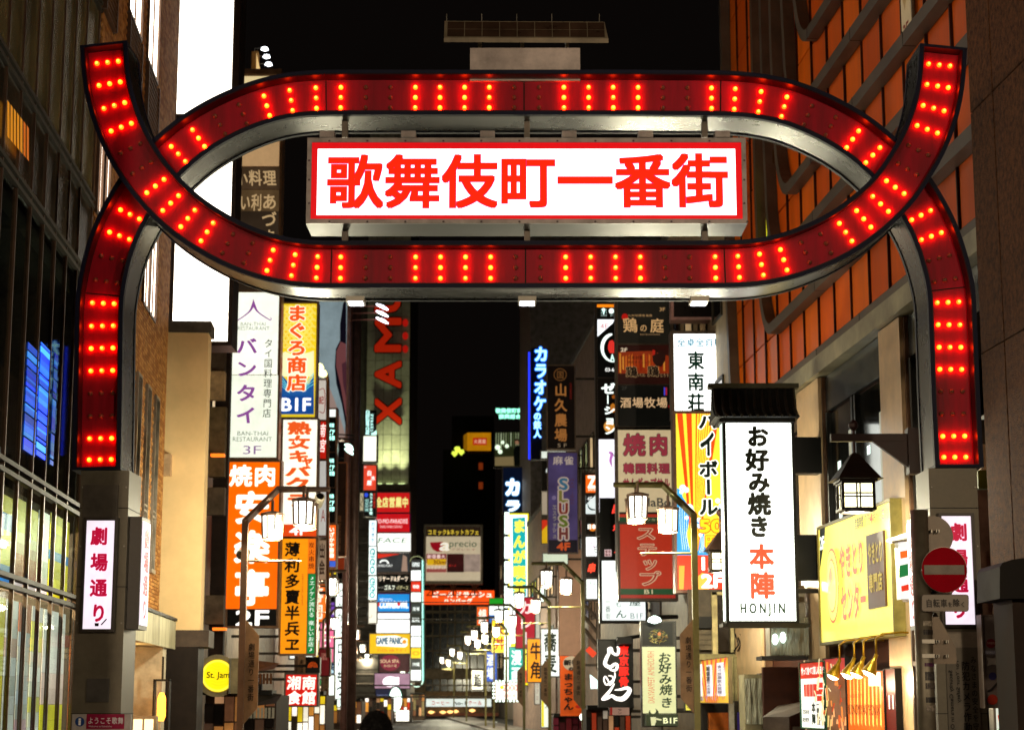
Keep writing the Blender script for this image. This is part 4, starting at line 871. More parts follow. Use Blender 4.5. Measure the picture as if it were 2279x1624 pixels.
# pylon with rounded ends
s = sg('pylon_sign', 'tall slim pylon sign with rounded ends, white and red panels and teal neon edges', 'D', (775, 100, 865, 1190), T - 2.5, th=.8, fw=0, frame=dif('#4f4a46', .5, .3), arms=False)
cols = [('#4c4a48', .3), ('#f4fbf8', 1.7), ('#e03018', 1.0), ('#f2faf2', 1.6), ('#4a5450', .4), ('#3a4038', .4), ('#f0f4f4', 1.6), ('#eef8f4', 1.6), ('#f2d018', 1.1), ('#4a5250', .4), ('#f6fcfa', 1.8)]
for i, (c, st) in enumerate(cols): s.face((779, 82 + i * 100, 866, 172 + i * 100), c, st, var=.05)
for i, t in ((0, 'HUMAX'), (2, '韓'), (4, '酒場'), (5, 'BOWL'), (8, '◎'), (9, '沖縄')): s.text(t, (790, 110 + i * 100, 856, 148 + i * 100), '#e8f0ec' if i != 8 else '#c89a10', 1.2, .02)
arc = [(770 + 60 - 60 * math.cos(t), 105 - 50 * math.sin(t)) for t in [math.pi * k / 8 for k in range(9)]]
s.stroke(arc, 5, '#b8c08a', .8, name='neon_tube'); s.stroke([(882, 90), (884, 1190)], 9, '#b8fff0', 1.8, name='neon_tube'); s.stroke([(893, 100), (895, 1180)], 4, '#60c8b8', 1.0, name='neon_tube')
s.stroke([(762, 1100), (765, 1185), (790, 1215), (830, 1232), (870, 1215), (886, 1180)], 8, '#d8ffe8', 1.6, name='neon_tube')

# stack of small signs before the tower
s = sg('neon_sign', 'upright teal neon letters reading downward with a curved white mark', 'C', (372, 212, 470, 440), 120, th=.3, fw=0, body=False, arms=False); s.text('CUSTOMA CAFE', (380, 212, 412, 438), '#c8fff6', 1.7, .03, rot=True); s.text('カスタマカフェ', (418, 240, 452, 438), '#c8fff6', 1.7, .03, rot=True); s.poly([(425, 440), (478, 392), (478, 440)], '#c8fff0', 1.5)
m = MB(); a, b = at(372, 440, 120.2, 'C'), at(478, 212, 120.2, 'C'); m.wbox(a.x, b.x, 120.1, 120.4, a.z, b.z); m.build('backing', s.root, DARK)
s = sg('sign', 'glowing white box sign with a faint column of characters under the teal neon letters', 'C', (357, 450, 476, 682), 120, th=.5, fw=.1, frame=GRY); s.face(None, '#fafbe4', 1.5); s.text('ドイツ館', (395, 470, 430, 670), '#e8dccf', 1.3, 0, 'v')
s = sg('sign', 'orange red sign with white characters under the white box sign', 'C', (360, 722, 473, 950), 120, th=.5, fw=.08, frame=GRY); s.face(None, '#e84a30', 1.0); s.text('5F', (362, 728, 385, 746), '#ffe8e0', 1, 0); s.text('白', (388, 765, 436, 820), '#fff4ee', 1.4, .03); s.text('木', (425, 815, 468, 865), '#fff4ee', 1.4, .03); s.text('屋', (388, 858, 436, 908), '#fff4ee', 1.4, .03)
s = sg('sign', 'dark sign with teal characters and a blue disc under the orange red one', 'C', (365, 965, 470, 1190), 120, th=.5, fw=.06, frame=GRY); s.face(None, '#10181a', .2); s.disc((382, 995), 20, '#3050d8', 1, k=12); s.text('カラオケ本舗', (412, 975, 444, 1180), '#d0fff4', 1.4, .02, 'v'); s.text('個室完備', (366, 1030, 410, 1150), '#b0e8e0', 1.1, .0, 'v'); s.text('無料案内', (445, 975, 470, 1120), '#d03828', .8, .02, 'v')
s = sg('sign', 'narrow cream sign with a brush mark left of the dark teal lettered one', 'C', (326, 978, 356, 1140), 120, th=.4, fw=.05, frame=GRY); s.face(None, '#c8bc98', .8); s.stroke([(338, 1000), (350, 1040), (332, 1080), (348, 1110)], 6, '#2a2418')
s = sg('sign', 'white karaoke sign with blue characters reading downward', 'C', (410, 1232, 476, 1466), 120, th=.5, fw=.05, frame=GRY); s.face(None, '#eafaf8', 1.5); s.text('カラオケ', (420, 1240, 468, 1440), '#3a8ab8', .7, .03, 'v')
s = sg('sign', 'white sign with teal latin letters turned on their side', 'C', (408, 1474, 476, 1735), 120, th=.5, fw=.05, frame=GRY); s.face(None, '#effcf8', 1.6); s.text('GIGO', (420, 1490, 462, 1725), '#2aa8b0', .7, .05, rot=True)
s = sg('sign', 'second white sign with teal latin letters turned on their side, below the first', 'D', (396, 235, 466, 445), 118, th=.5, fw=.05, frame=GRY); s.face(None, '#effcf8', 1.6); s.text('GIGO', (405, 250, 450, 430), '#2aa8b0', .7, .05, rot=True)
s = sg('sign', 'plain white sign with a grey ring low in the stack of white signs', 'D', (396, 472, 466, 655), 118, th=.5, fw=.05, frame=GRY); s.face(None, '#e6e4da', 1.0); s.stroke([(405 + 20 * math.cos(t) , 580 + 28 * math.sin(t)) for t in [k * .5 for k in range(9)]], 4, '#8a9088', .5)
# bright white script column
s = sg('sign', 'tall glowing white sign with large black script characters, behind the lantern lamps', 'D', (98, 300, 198, 790), 100, th=.5, fw=.08, frame=GRY); s.face(None, '#f2fff8', 1.8); s.text('とんかつ', (108, 320, 172, 770), '#14241e', 0, .01, 'v')
s = sg('sign', 'tall glowing white sign with thick black characters, lower of two', 'D', (92, 800, 198, 1340), 100, th=.5, fw=.08, frame=GRY); s.face(None, '#f2fff8', 1.8); s.text('ロハもつ', (104, 820, 172, 1330), '#14241e', 0, .03, 'v')
s = sg('sign', 'small glowing white sign with tiny green characters at the foot of the white column', 'D', (112, 1345, 190, 1410), 98, th=.5, fw=.05, frame=GRY); s.face(None, '#effff6', 1.6); s.text('やきとん', (120, 1350, 185, 1380), '#2a5a48', .2, 0)
s = sg('sign', 'narrow white lit sign column at kerb level left of the black script column', 'D', (35, 1130, 80, 1345), 90, th=.4, fw=.05, frame=GRY); s.face(None, '#eefcf6', 1.5); s.text('ラーメン', (42, 1140, 72, 1330), '#2a6a58', .2, 0, 'v')
s = sg('sign', 'yellow and red mascot free sign strip beside the second left lamp', 'D', (25, 155, 100, 350), 74, th=.3, fw=.03, frame=GRY); s.face((25, 155, 100, 215), '#e8d810', 1.1); s.face((25, 218, 75, 350), '#c81808', .9); s.text('激安', (28, 160, 96, 208), '#c82010', .6, .04); s.text('大酒', (28, 225, 70, 345), '#ffe810', 1.2, .04, 'v')
s = sg('sign', 'round topped white sign with two small letters below the yellow strip', 'D', (25, 362, 98, 412), 74, th=.3, fw=.03, frame=GRY); s.face(None, '#d8e0d0', 1.0); s.text('HP', (50, 375, 85, 398), '#3a5a50', .2, .01)
s = sg('sign', 'dim orange lantern shaped sign above the second left lamp', 'D', (105, 62, 175, 180), 80, th=.3, fw=.0, frame=dif('#7a3010', .5)); s.face(None, '#8a3010', .6, var=.4)
s = sg('sign', 'dark red framed sign low beside the amber sign column', 'B', (603, 1110, 665, 1275), 63, th=.4, fw=.04, frame=dif('#3a0c10', .5)); s.face(None, '#6a0c14', .5); s.text('酒', (610, 1130, 655, 1180), '#c08070', .4, .01)
s = sg('sign', 'black sign with an orange emblem of waves below the amber sign', 'B', (522, 1165, 598, 1262), 60, th=.4, fw=.04, frame=DARK); s.face(None, '#120a06', .1); 
for k in range(4): s.stroke([(560 + (30 - k * 7) * math.cos(t), 1225 - (34 - k * 8) * math.sin(t)) for t in [j * .4 for j in range(9)]], 4, '#c84a10', .8)
s = sg('sign', 'square red sign with four white brush characters above the street stalls', 'B', (388, 1270, 586, 1466), 58, th=.4, fw=.05, frame=GRY); s.face(None, '#d81c10', .9)
for c, r in (('湘', (392, 1275, 490, 1370)), ('南', (488, 1275, 584, 1370)), ('食', (392, 1370, 490, 1464)), ('館', (488, 1370, 584, 1464))): s.text(c, r, '#fff4e8', 1.3, .03, shear=.05)
# aprecio
s = sg('rooftop_sign', 'rooftop sign with yellow katakana header and red half disc logo on a steel frame', 'C', (938, 1290, 1443, 1800), 212, th=1, fw=.25, frame=dif('#b0a08c', .5, .3), arms=False)
s.eps = .03
s.face((938, 1290, 1443, 1378), '#33231a', .5, var=.2); s.text('コミック&ネットカフェ', (950, 1312, 1432, 1368), '#e8c840', .9, .03)
s.face((938, 1380, 1443, 1790), '#c9b898', .85, var=.08)
s.poly([(975, 1435), (1095, 1430), (1090, 1520), (1040, 1522), (1000, 1500), (980, 1465)], '#a81020', .6); s.text('a', (1062, 1440, 1150, 1510), '#f2ead8', 1, .02, shear=.2); s.text('precio', (1155, 1420, 1408, 1495), '#2a6a48', .3, 0, fill=1); s.text('アプレシオ', (1165, 1490, 1400, 1512), '#b04038', .4, 0)
s.face((942, 1542, 1128, 1625), '#8a1828', .6); s.text('新宿最大', (948, 1546, 1120, 1588), '#f0d0c8', .9, .03)
s.face((948, 1590, 1124, 1645), '#e0b018', .9); s.text('30m', (1005, 1600, 1120, 1640), '#a04018', .4, .02); s.face((942, 1680, 1128, 1712), '#b05850', .6)
s.face((1133, 1542, 1290, 1712), '#4a1818', .5, var=.5); s.face((1292, 1546, 1440, 1708), '#b8a090', .7, var=.4); s.text('ハイジア1F', (945, 1654, 1122, 1690), '#f0d8c8', .8, .02); s.text('ダーツ', (1150, 1640, 1220, 1665), '#d03028', .7, .02)
r = empty('sign_truss', at(1190, 1830, 213, 'C'), 'rusty steel truss carrying the rooftop sign', 'truss'); m = MB()
for x in (1000, 1190, 1390): m.tube([at(x, 1775, 213, 'C'), at(x, 1930, 213, 'C')], .1, 6); m.tube([at(x - 55, 1800, 213, 'C'), at(x + 50, 1920, 214, 'C')], .06, 6); m.tube([at(x + 55, 1800, 213, 'C'), at(x - 50, 1920, 214, 'C')], .06, 6)
for y in (1805, 1860, 1925): m.tube([at(940, y, 213, 'C'), at(1445, y, 213, 'C')], .07, 6)
m.build('truss', r, dif('#8a5a3c', .6))
# office block at the end of the street
ob2 = empty('office_block', at(1030, 1600, 216), 'dark office block with a grid of unlit windows closing the end of the street', 'building')
x0, x1, zt = at(925, 1400, 216).x, at(1170, 1400, 216).x, at(0, 1328, 216).z
m = MB(); m.wbox(x0, x1, 216.5, 232, 0, zt); m.build('wall', ob2, dif('#a09078', .7)); m = MB(); m.wbox(x0 - 20, x0 - .1, 218, 232, 0, zt - 4); m.build('annex', ob2, dif('#4a4038', .7))
for j, (ya, yb) in enumerate(((1346, 1358), (1364, 1382), (1386, 1413), (1417, 1446), (1449, 1486), (1511, 1537))):
    for i in range(7):
        xa = 948 + i * 33; a, b = at(xa, yb, 216.3), at(xa + 30, ya, 216.3); w_ = empty('window', a, parent=ob2)
        m = MB(); m.wbox(a.x, b.x, 216.35, 216.49, a.z, b.z); m.build('pane', w_, dif('#17120e', .15)); 
        m = MB(); m.wbox((a.x + b.x) / 2 - .05, (a.x + b.x) / 2 + .05, 216.3, 216.36, a.z, b.z).wbox(a.x - .12, a.x - .02, 216.25, 216.5, a.z, b.z).wbox(a.x, b.x, 216.25, 216.5, a.z - .12, a.z); m.build('frame', w_, dif('#a8987c', .6))
m = MB(); m.wbox(x0, x1, 216.2, 216.5, at(0, 1508, 216).z, at(0, 1490, 216).z); m.build('spandrel', ob2, dif('#b0a088', .7))
m = MB(); a, b = at(945, 1625, 215.6), at(1110, 1585, 215.6); m.wbox(a.x, b.x, 215.9, 216.4, a.z, b.z); m.build('restaurant_window', ob2, em('#5a2c14', .6, var=.6)); 
for x, y in ((960, 1463), (1065, 1463), (1130, 1460), (1180, 1456), (1330, 1448)):
    p = at(x, y, 215.4, 'D'); m = MB(); m.lathe(p, [(.05, -.15), (.4, 0), (.3, .12), (.05, .2)], 10); m.build('ceiling_lamp', ob2, em('#ffc070', 2.5), smooth=True)
s = sg('sign', 'long orange hamburger restaurant sign with white katakana across the street end', 'D', (888, 362, 1530, 488), 214, th=.8, fw=0, arms=False, frame=GRY); s.eps = .03; s.face(None, '#fc5010', 1.2); s.text('ゴールドラッシュ', (962, 370, 1518, 428), '#fff0d8', 1.5, .04); s.text('ハンバーグ', (1070, 432, 1332, 480), '#fff0d8', 1.5, .04)
s = sg('sign', 'long white sign with red characters above the restaurant window at the street end', 'D', (890, 1340, 1502, 1410), 214.5, th=.6, fw=0, arms=False, frame=GRY); s.eps = .03; s.face(None, '#dce6dc', 1.2); s.text('コーヒー', (955, 1352, 1130, 1400), '#c82828', .6, .03); s.text('ho-1', (1165, 1360, 1270, 1396), '#302828', .2, .03); s.text('クール', (1290, 1352, 1420, 1400), '#c82828', .6, .03)
# far tower with yellow box
b2 = empty('dark_tower', at(1060, 1500, 238), 'nearly black tower crowned by a yellow lit box sign, beyond the street end', 'building')
m = MB(); m.wbox(at(985, 1200, 240).x, at(1098, 1200, 240).x, 240, 262, 0, at(0, 1000, 240).z).wbox(at(1004, 1200, 240).x, at(1098, 1200, 240).x, 240.5, 262, 0, at(0, 975, 240).z + 3); m.build('wall', b2, dif('#1a1613', .8))
for y in (1038, 1081): p = at(1070, y, 239.9); m = MB(); m.wbox(p.x - .28, p.x + .28, 239.8, 239.98, p.z - .4, p.z + .5); m.build('window', b2, em('#8a3410', .55))
s = sg('rooftop_sign', 'yellow lit box sign with a red plate on the dark tower', 'C', (1320, 418, 1540, 585), 237, th=8, fw=0, arms=False, frame=dif('#b07a10', .5)); s.eps = .05; s.face(None, '#c88208', .75, var=.2); s.face((1372, 465, 1502, 532), '#c83010', .7); s.text('大黒屋', (1380, 478, 1495, 522), '#e8b090', .8, .03)
m = MB(); m.add([at(1322, 418, 236.9, 'C'), at(1322, 585, 236.9, 'C'), at(1232, 560, 246, 'C'), at(1232, 478, 246, 'C')], [(0, 1, 2, 3)]); m.build('side_panel', s.root, em('#a87008', .6, var=.3))
for x, y in ((1228, 570), (1265, 598), (1203, 612)): p = at(x, y, 236, 'C'); m = MB(); m.lathe(p, [(.05, -.4), (.42, 0), (.3, .3)], 10); m.build('floodlight', s.root, em('#c8d848', 1.6), smooth=True)
s = sg('sign', 'green white and blue convenience store flag sign by the bright column', 'F', (157, 1333, 305, 1595), 140, th=.3, fw=.04, frame=GRY); s.face((157, 1333, 305, 1410), '#0a9a18', .9); s.face((157, 1412, 305, 1512), '#f4fff8', 1.5); s.face((157, 1514, 305, 1595), '#1a6ad0', .9); s.text('FamilyMart', (165, 1440, 303, 1470), '#b8dcd4', 1.1, 0); s.text('酒 た', (185, 1530, 303, 1590), '#f0f8ff', 1.4, .04)
# round yellow sign and street level on the left
s = sg('round_sign', 'round glowing yellow pub sign with black-letter writing', 'T', (1310, 1175, 1460, 1390), 45, th=.15, fw=0, body=False, arms=False)
s.disc((1388, 1277), 108, '#b08a20', .5, k=40); s.disc((1388, 1277), 102, '#f0e23c', 1.3, k=40); s.disc((1388, 1277), 88, '#f6dc10', 1.15, k=40)
for k in range(7): s.stroke([(1320 + k * 4, 1215 + k * 20), (1350, 1205 + k * 20), (1390, 1220 + k * 20), (1440, 1208 + k * 20)], 1.5, '#d8b810', .9)
s.text('St. Jam', (1318, 1252, 1462, 1302), '#6a5a10', .2, .02, shear=.05)
p = at(1388, 1277, 45.12, 'T'); m = MB(); m.lathe(p, [(.5, 0), (.5, .1)], 32, Matrix(((1, 0, 0), (0, 0, -1), (0, 1, 0)))); m.build('casing', s.root, dif('#9a8a6a', .4, .5))
r = empty('grey_box', at(1495, 1290, 44.9, 'T'), 'plain grey metal cabinet edge covering the round yellow sign', 'cabinet'); a, b = at(1460, 1390, 44.7, 'T'), at(1540, 1165, 44.7, 'T'); m = MB(); m.wbox(a.x, b.x, 44.7, 44.95, a.z, b.z); m.build('panel', r, dif('#8a7a58', .5, .3))
m = MB(); m.wbox(a.x - .01, a.x + .03, 44.66, 44.69, a.z, b.z); m.build('edge', r, STEEL)
s = sg('sign', 'dark sign with slanted cream latin letters beside the first left lamp post', 'B', (140, 1272, 232, 1400), 50, th=.2, fw=.02, frame=DARK); s.face(None, '#0c0a10', .1); s.text('toria', (140, 1285, 228, 1315), '#7a7a80', .4, .0); s.text('oria', (150, 1330, 215, 1362), '#7a7a80', .4, .0)
s = sg('red_panel', 'plain red sign edge behind the orange barbecue sign', 'T', (1352, 258, 1424, 590), 52, th=.2, fw=.0, frame=DARK); s.face(None, '#c4060c', .75)
# facade pieces between cream wall and sign tower
f1 = empty('rear_facade', at(478, 1100, 50), 'narrow shaded facade strip with concrete boxes between the cream wall and the sign tower', 'building')
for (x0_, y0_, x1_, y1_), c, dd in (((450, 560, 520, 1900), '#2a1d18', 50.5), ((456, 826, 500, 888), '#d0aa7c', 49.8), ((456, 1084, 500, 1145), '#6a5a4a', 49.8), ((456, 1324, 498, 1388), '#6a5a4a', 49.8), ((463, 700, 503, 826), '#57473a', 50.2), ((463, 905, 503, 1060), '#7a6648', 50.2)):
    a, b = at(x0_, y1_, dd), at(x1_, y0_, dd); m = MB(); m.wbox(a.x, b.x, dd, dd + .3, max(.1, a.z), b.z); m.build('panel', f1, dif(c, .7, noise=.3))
for x, y in ((470, 1010), (474, 1396)): 
    a, b = at(x, y + 6, 49.6), at(x + 30, y, 49.6); m = MB(); m.wbox(a.x, b.x, 49.5, 49.7, a.z, b.z); m.build('strip_light', f1, em('#ff7a20', 1.6, samp=True))
# rooftop lamps top left
r = empty('rooftop_lamps', at(585, 165, 60), 'rooftop pole with four small white floodlights above the beige sign tower', 'floodlights')
m = MB(); m.wbox(at(560, 160, 60.2).x, at(574, 160, 60.2).x, 60.1, 60.5, at(0, 165, 60).z - 1, at(0, 112, 60).z); m.build('pole', r, dif('#b07a3c', .5))
for k in range(4):
    p = at(589 + k * 4.4, 111 + k * 17, 60); m = MB(); m.lathe(p, [(.02, -.05), (.13, 0), (.1, .07), (.02, .1)], 10); m.build('lamp_head', r, em('#f2f8ff', 5), smooth=True); m = MB(); m.tube([p + Vector((0, .1, .08)), p + Vector((-.35, .15, .1)), p + Vector((-.4, .2, -.3))], .015, 5); m.build('arm', r, STEEL)
m = MB(); m.mat(em('#e8c080', 1)); a = at(571, 118, 59.9); b = at(578, 160, 59.9); m.add([at(571, 118, 59.9), at(570, 160, 59.9), at(580, 160, 59.9)], [(0, 1, 2)]); m.build('cone', r)
# ================================================================== illuminated signs, right side
# far right cluster
s = sg('rooftop_letters', 'two rows of small teal lit characters on a far dark rooftop', 'E', (168, 978, 425, 1068), 158, th=.3, fw=0, body=False, arms=False); s.text('歌舞伎町商店', (168, 978, 425, 1020), '#9affd8', 1.8, .06); s.text('振興組合ビ', (192, 1026, 420, 1066), '#9affd8', 1.8, .06)
s = sg('video_billboard', 'video billboard showing a person in a dark suit against pale green lights', 'E', (162, 1175, 400, 1450), 150, th=.5, fw=.15, frame=DARK); s.eps = .02; s.face(None, '#2c3018', .6, var=.5)
for k in range(11): s.poly([(170 + k * 20, 1180), (176 + k * 20, 1180), (174 + k * 20, 1290 + (k % 3) * 20), (169 + k * 20, 1290)], rnd.choice(['#9aa880', '#50603c', '#c8d8b0']), .7)
for x, y, r in ((185, 1300, 22), (205, 1335, 18), (225, 1260, 14), (260, 1290, 16)): s.disc((x, y), r, '#e8ffe0', 1.3, k=10)
s.poly([(162, 1380), (400, 1370), (400, 1450), (162, 1450)], '#8a7850', .6)
s.poly([(318, 1450), (312, 1330), (330, 1290), (362, 1285), (378, 1320), (376, 1450)], '#121812', .1); s.disc((342, 1258), 17, '#b08060', .5, k=12, asp=1.3); s.poly([(325, 1250), (330, 1232), (352, 1232), (360, 1250), (358, 1262), (350, 1246), (330, 1248)], '#0c0a08', .05)
s = sg('sign', 'dark navy karaoke sign with big white outlined katakana', 'F', (305, -80, 525, 402), 128, th=.6, fw=.08, frame=GRY); s.eps = .02; s.face(None, '#0a1836', .35); s.text('カ', (318, 25, 502, 235), '#f4fcff', 1.6, .07, out=(.05, '#3a90d0', 1)); s.text('ラ', (318, 262, 502, 400), '#f4fcff', 1.6, .07, out=(.05, '#3a90d0', 1))
s = sg('sign', 'tall dazzling manga cafe sign in white and yellow with yellow characters on teal', 'F', (362, 412, 582, 2270), 112, th=.7, fw=.06, frame=dif('#20242c', .4, .4)); s.eps = .015
s.face(None, '#f2e418', 1.2); s.face((380, 430, 566, 2240), '#f6fdff', 1.9); s.poly([(405, 465), (545, 455), (556, 1310), (412, 1310)], '#12b4b8', .9)
for i, c in enumerate('まんが喫茶'): s.text(c, (408, 475 + i * 166, 552, 630 + i * 166), '#f6ee50', 1.2, .06)
for i, c in enumerate('マンボー'): s.text(c, (425, 1345 + i * 120, 535, 1465 + i * 120), '#f09080', 1.3, .02, 'v')
s.face((385, 1820, 570, 2240), '#f4ea30', 1.3); s.disc((470, 1920), 60, '#fdf8c0', 1.5, k=16); s.face((415, 2110, 560, 2245), '#e8502c', 1.0); s.text('個室', (425, 2120, 550, 2170), '#f8ee50', 1.2, .03); s.text('24時間', (425, 2180, 550, 2235), '#f8ee50', 1.2, .03)
m = MB(); r = empty('bulb_strip', at(350, 2300, 111, 'F'), 'vertical strip of small white bulbs edging the dazzling manga cafe sign', 'bulb strip')
a, b = at(322, 2250, 111.3, 'F'), at(362, 412, 111.3, 'F'); m.wbox(a.x, b.x, 111.2, 111.5, a.z, b.z); m.build('backing', r, dif('#26201c', .5))
for k in range(62):
    if k % 9 == 8: continue
    p = at(346, 415 + k * 29.5, 111.1, 'F'); m = MB(); m.wbox(p.x - .14, p.x + .14, 111.05, 111.15, p.z - .08, p.z + .08); m.build('bulb', r, em('#eafff4', 2.0))
s = sg('neon_sign', 'glowing cyan vertical neon katakana with a dark blue lit edge board', 'E', (472, 470, 600, 1225), 96, th=.4, fw=0, body=False, arms=False); s.eps = .01
for i, c in enumerate('カラオケの鉄人'):
    y = 472 + i * 134; h = 138
    if i >= 4: y = 1008 + (i - 4) * 72; h = 74
    s.text(c, (474, y, 600 - (60 if i >= 4 else 14 * i * .4), y + h), '#aef2ff', 1.7, .04, out=(.055, '#0a6cff', 1.6))
m = MB(); a, b = at(458, 1400, 96.4, 'E'), at(540, 500, 96.4, 'E'); m.wbox(a.x, b.x, 96.15, 96.6, a.z, b.z); m.build('backing', s.root, dif('#0e1018', .5))
m = MB(); a, b = at(434, 1390, 95.8, 'E'), at(448, 520, 95.8, 'E'); m.wbox(a.x, b.x, 95.9, 96.0, a.z, b.z); m.build('neon_tube', s.root, em('#2438ff', 1.6))
s = sg('sign', 'long dark brown sign with faint added glow, gold brush characters and 5F at its foot', 'E', (590, 636, 808, 1305), 72, th=.35, fw=.05, frame=dif('#7a6450', .45, .3)); s.face(None, '#170b07', .25, var=.5)  # face emission gives this unlit sign its brightness
GD = '#8a5a2c'; s.text('国', (660, 672, 725, 745), GD, .5, .0); s.stroke([(692 + 50 * math.cos(t), 708 + 48 * math.sin(t)) for t in [k * .45 for k in range(15)]], 6, GD, .4)
for i, c in enumerate('山久農場'): s.text(c, (642, 775 + i * 122, 752, 890 + i * 122), '#a86c34', .6, .03)
s.text('北海道農場直送', (765, 775, 788, 910), '#8a2018', .4, 0, 'v'); s.text('5 F', (670, 1268, 745, 1298), '#9a8468', .6, .0)
s = sg('sign', 'small white lit box sign peeking out under the gold lettered dark sign', 'E', (540, 1330, 738, 1384), 78, th=.4, fw=.05, frame=GRY); s.face(None, '#dfe8dc', 1.1)
s = sg('sign', 'dark grey sign reading 6F with part of a ring', 'E', (550, 1396, 725, 1640), 80, th=.4, fw=.05, frame=dif('#3c3832', .5)); s.face(None, mat=dif('#28241f', .5)); s.text('6F', (610, 1402, 672, 1426), '#e0e4dc', 1, .02); s.stroke([(640 + 60 * math.cos(t), 1500 - 62 * math.sin(t)) for t in [k * .35 for k in range(10)]], 10, '#d8e0dc', 1)
s = sg('sign', 'purple marbled mahjong sign with spaced latin letters and 4F in orange', 'F', (795, -240, 1108, 836), 71, th=.35, fw=.04, frame=dif('#6a5a50', .45, .3)); s.face(None, '#56487a', .45, var=.6); s.poly([(800, 700), (1108, 700), (1108, 836), (800, 836)], '#1c1626', .3)
s.text('麻雀', (840, -210, 1075, -105), '#a8988c', .8, .02)
for i, (c, col) in enumerate(zip('SLUSH', ('#3a6a84', '#7a7434', '#7a2c20', '#5c6c1c', '#6a2c28'))):
    s.text(c, (915, 40 + i * 134, 1000, 158 + i * 134), col, .6, .04, out=(.09, '#b09c90', .7))
s.text('MAH-JONG', (1030, 40, 1070, 325), '#6a3c40', .4, 0, 'v'); s.text('エスラッシュ', (838, 320, 885, 690), '#4a5c70', .4, .0, 'v', out=(.05, '#a8988c', .7)); s.disc((855, 250), 24, '#7a6c90', .6, k=12); s.text('4F', (888, 738, 1025, 815), '#b8481c', .8, .05)
s = sg('sign', 'narrow beige sign edge left of the purple mahjong sign with yellow and red below', 'F', (725, 140, 785, 740), 84, th=.3, fw=.03, frame=GRY); s.face((725, 140, 785, 425), '#b8a890', .7); s.face((725, 485, 785, 735), '#e8b818', .8); s.poly([(725, 485), (785, 485), (785, 540), (725, 600)], '#d03018', .8)
s = sg('sign', 'blank greenish white lit box sign under the mahjong sign', 'F', (738, 850, 1003, 958), 76, th=.4, fw=.04, frame=GRY); s.face(None, '#cbd8c0', .95)
s = sg('tube_light', 'slim upright glowing white tube sign beside the yellow strip', 'F', (712, 1045, 742, 1365), 90, th=.2, fw=.04, frame=GRY); s.face(None, '#eafff4', 1.8)
s = sg('poster_column', 'tall yellow and white pillar sign at the kerb under the manga cafe sign', 'G', (718, 680, 812, 1590), 92, th=.4, fw=.04, frame=GRY); s.face(None, '#e8eee0', 1.1); s.poly([(722, 690), (745, 690), (748, 1585), (722, 1585)], '#e0d414', 1.0); s.poly([(724, 690), (742, 690), (738, 960), (726, 960)], '#d04028', .9); s.text('アイス', (755, 1100, 800, 1400), '#2a4a48', .2, .02, 'v'); s.disc((790, 1000), 26, '#2a80b0', .7, k=14)
s = sg('sign', 'pale vertical sign strip right of the manga cafe sign', 'G', (650, 330, 700, 1340), 98, th=.4, fw=.04, frame=GRY); s.face(None, '#d8d4c0', .8, var=.3); s.text('インターネットカフェ', (658, 660, 690, 1300), '#b89080', .4, 0, 'v')
s = sg('sign', 'small price board with red numerals framed by white bulbs', 'G', (225, 1112, 470, 1290), 102, th=.3, fw=.05, frame=dif('#5a5040', .5)); s.face(None, '#fbf2e8', 1.5); s.disc((290, 1160), 22, '#f2c818', 1.1, k=10); s.text('2000', (300, 1130, 460, 1200), '#e08078', 1.1, .02); s.text('完全個室', (240, 1228, 450, 1272), '#e08078', 1.1, .01)
for k in range(7):
    for yy in (1097, 1307): s.disc((232 + k * 38, yy), 13, '#e8fff4', 2, k=8, name='bulb')
for k in range(5): s.disc((203, 1120 + k * 38), 13, '#e8fff4', 2, k=8, name='bulb')
s = sg('wall_panel', 'large blank pinkish wall panel behind the second right lantern lamp', 'G', (910, -330, 1170, 815), 78, th=.3, fw=.03, frame=dif('#8a6458', .5)); s.face(None, mat=dif('#d3a690', .6, noise=.06), crop='G')
s = sg('banner', 'hanging orange cloth banner with black brush characters and a white crest', 'G', (922, 822, 1195, 1470), 62, th=.04, fw=0, frame=DARK, cat='banner', arms=True); s.face(None, '#e0560e', .4, var=.2)
s.disc((1045, 900), 92, '#b8a48c', .4, asp=.85); s.text('新宿', (960, 860, 1130, 925), '#1c100a', 0, .06); s.text('の', (1010, 935, 1070, 985), '#1c100a', 0, .06); s.text('まっちゃん', (952, 1005, 1070, 1410), '#1c120c', 0, .05, 'v'); s.text('九州らーめん', (1082, 1020, 1110, 1310), '#33160a', 0, .02, 'v'); s.text('博多ともつ鍋', (1135, 1015, 1170, 1220), '#33160a', 0, .02, 'v'); s.text('倉', (1138, 1225, 1200, 1310), '#1c100a', 0, .05); s.disc((1120, 1370), 34, '#b81c10', .4, asp=.5)
# two columns of stacked small signs
def col(label, crop, x0, x1, y0, y1, d): 
    return sg('sign_column', label, crop, (x0, y0, x1, y1), d, th=.5, fw=.05, frame=dif('#2c211a', .45, .3))
s = col('narrow column of small stacked signs, orange letter Z on top', 'F', 1172, 1318, -10, 1340, 64)
s.face((1200, 0, 1312, 188), '#f86a14', 1.1); s.text('Z', (1226, 12, 1305, 135), '#fff2e0', 1.4, .05); s.text('ENTE', (1228, 148, 1306, 170), '#fff2e0', 1.3, .01)
s.face((1200, 222, 1312, 418), '#d8e4e4', 1.1); s.poly([(1200, 222), (1300, 222), (1200, 320)], '#20242c'); s.text('4F', (1215, 235, 1268, 280), '#e8ecec', 1, .01); s.stroke([(1220, 310), (1230, 350), (1260, 372), (1300, 376)], [4, 14, 18, 12], '#1c2028')
s.face((1200, 446, 1312, 640), '#140d08', .3); s.disc((1272, 570), 40, '#d87818', .9, k=16); s.text('日本', (1212, 530, 1312, 588), '#f4f8f4', 1.3, .05)
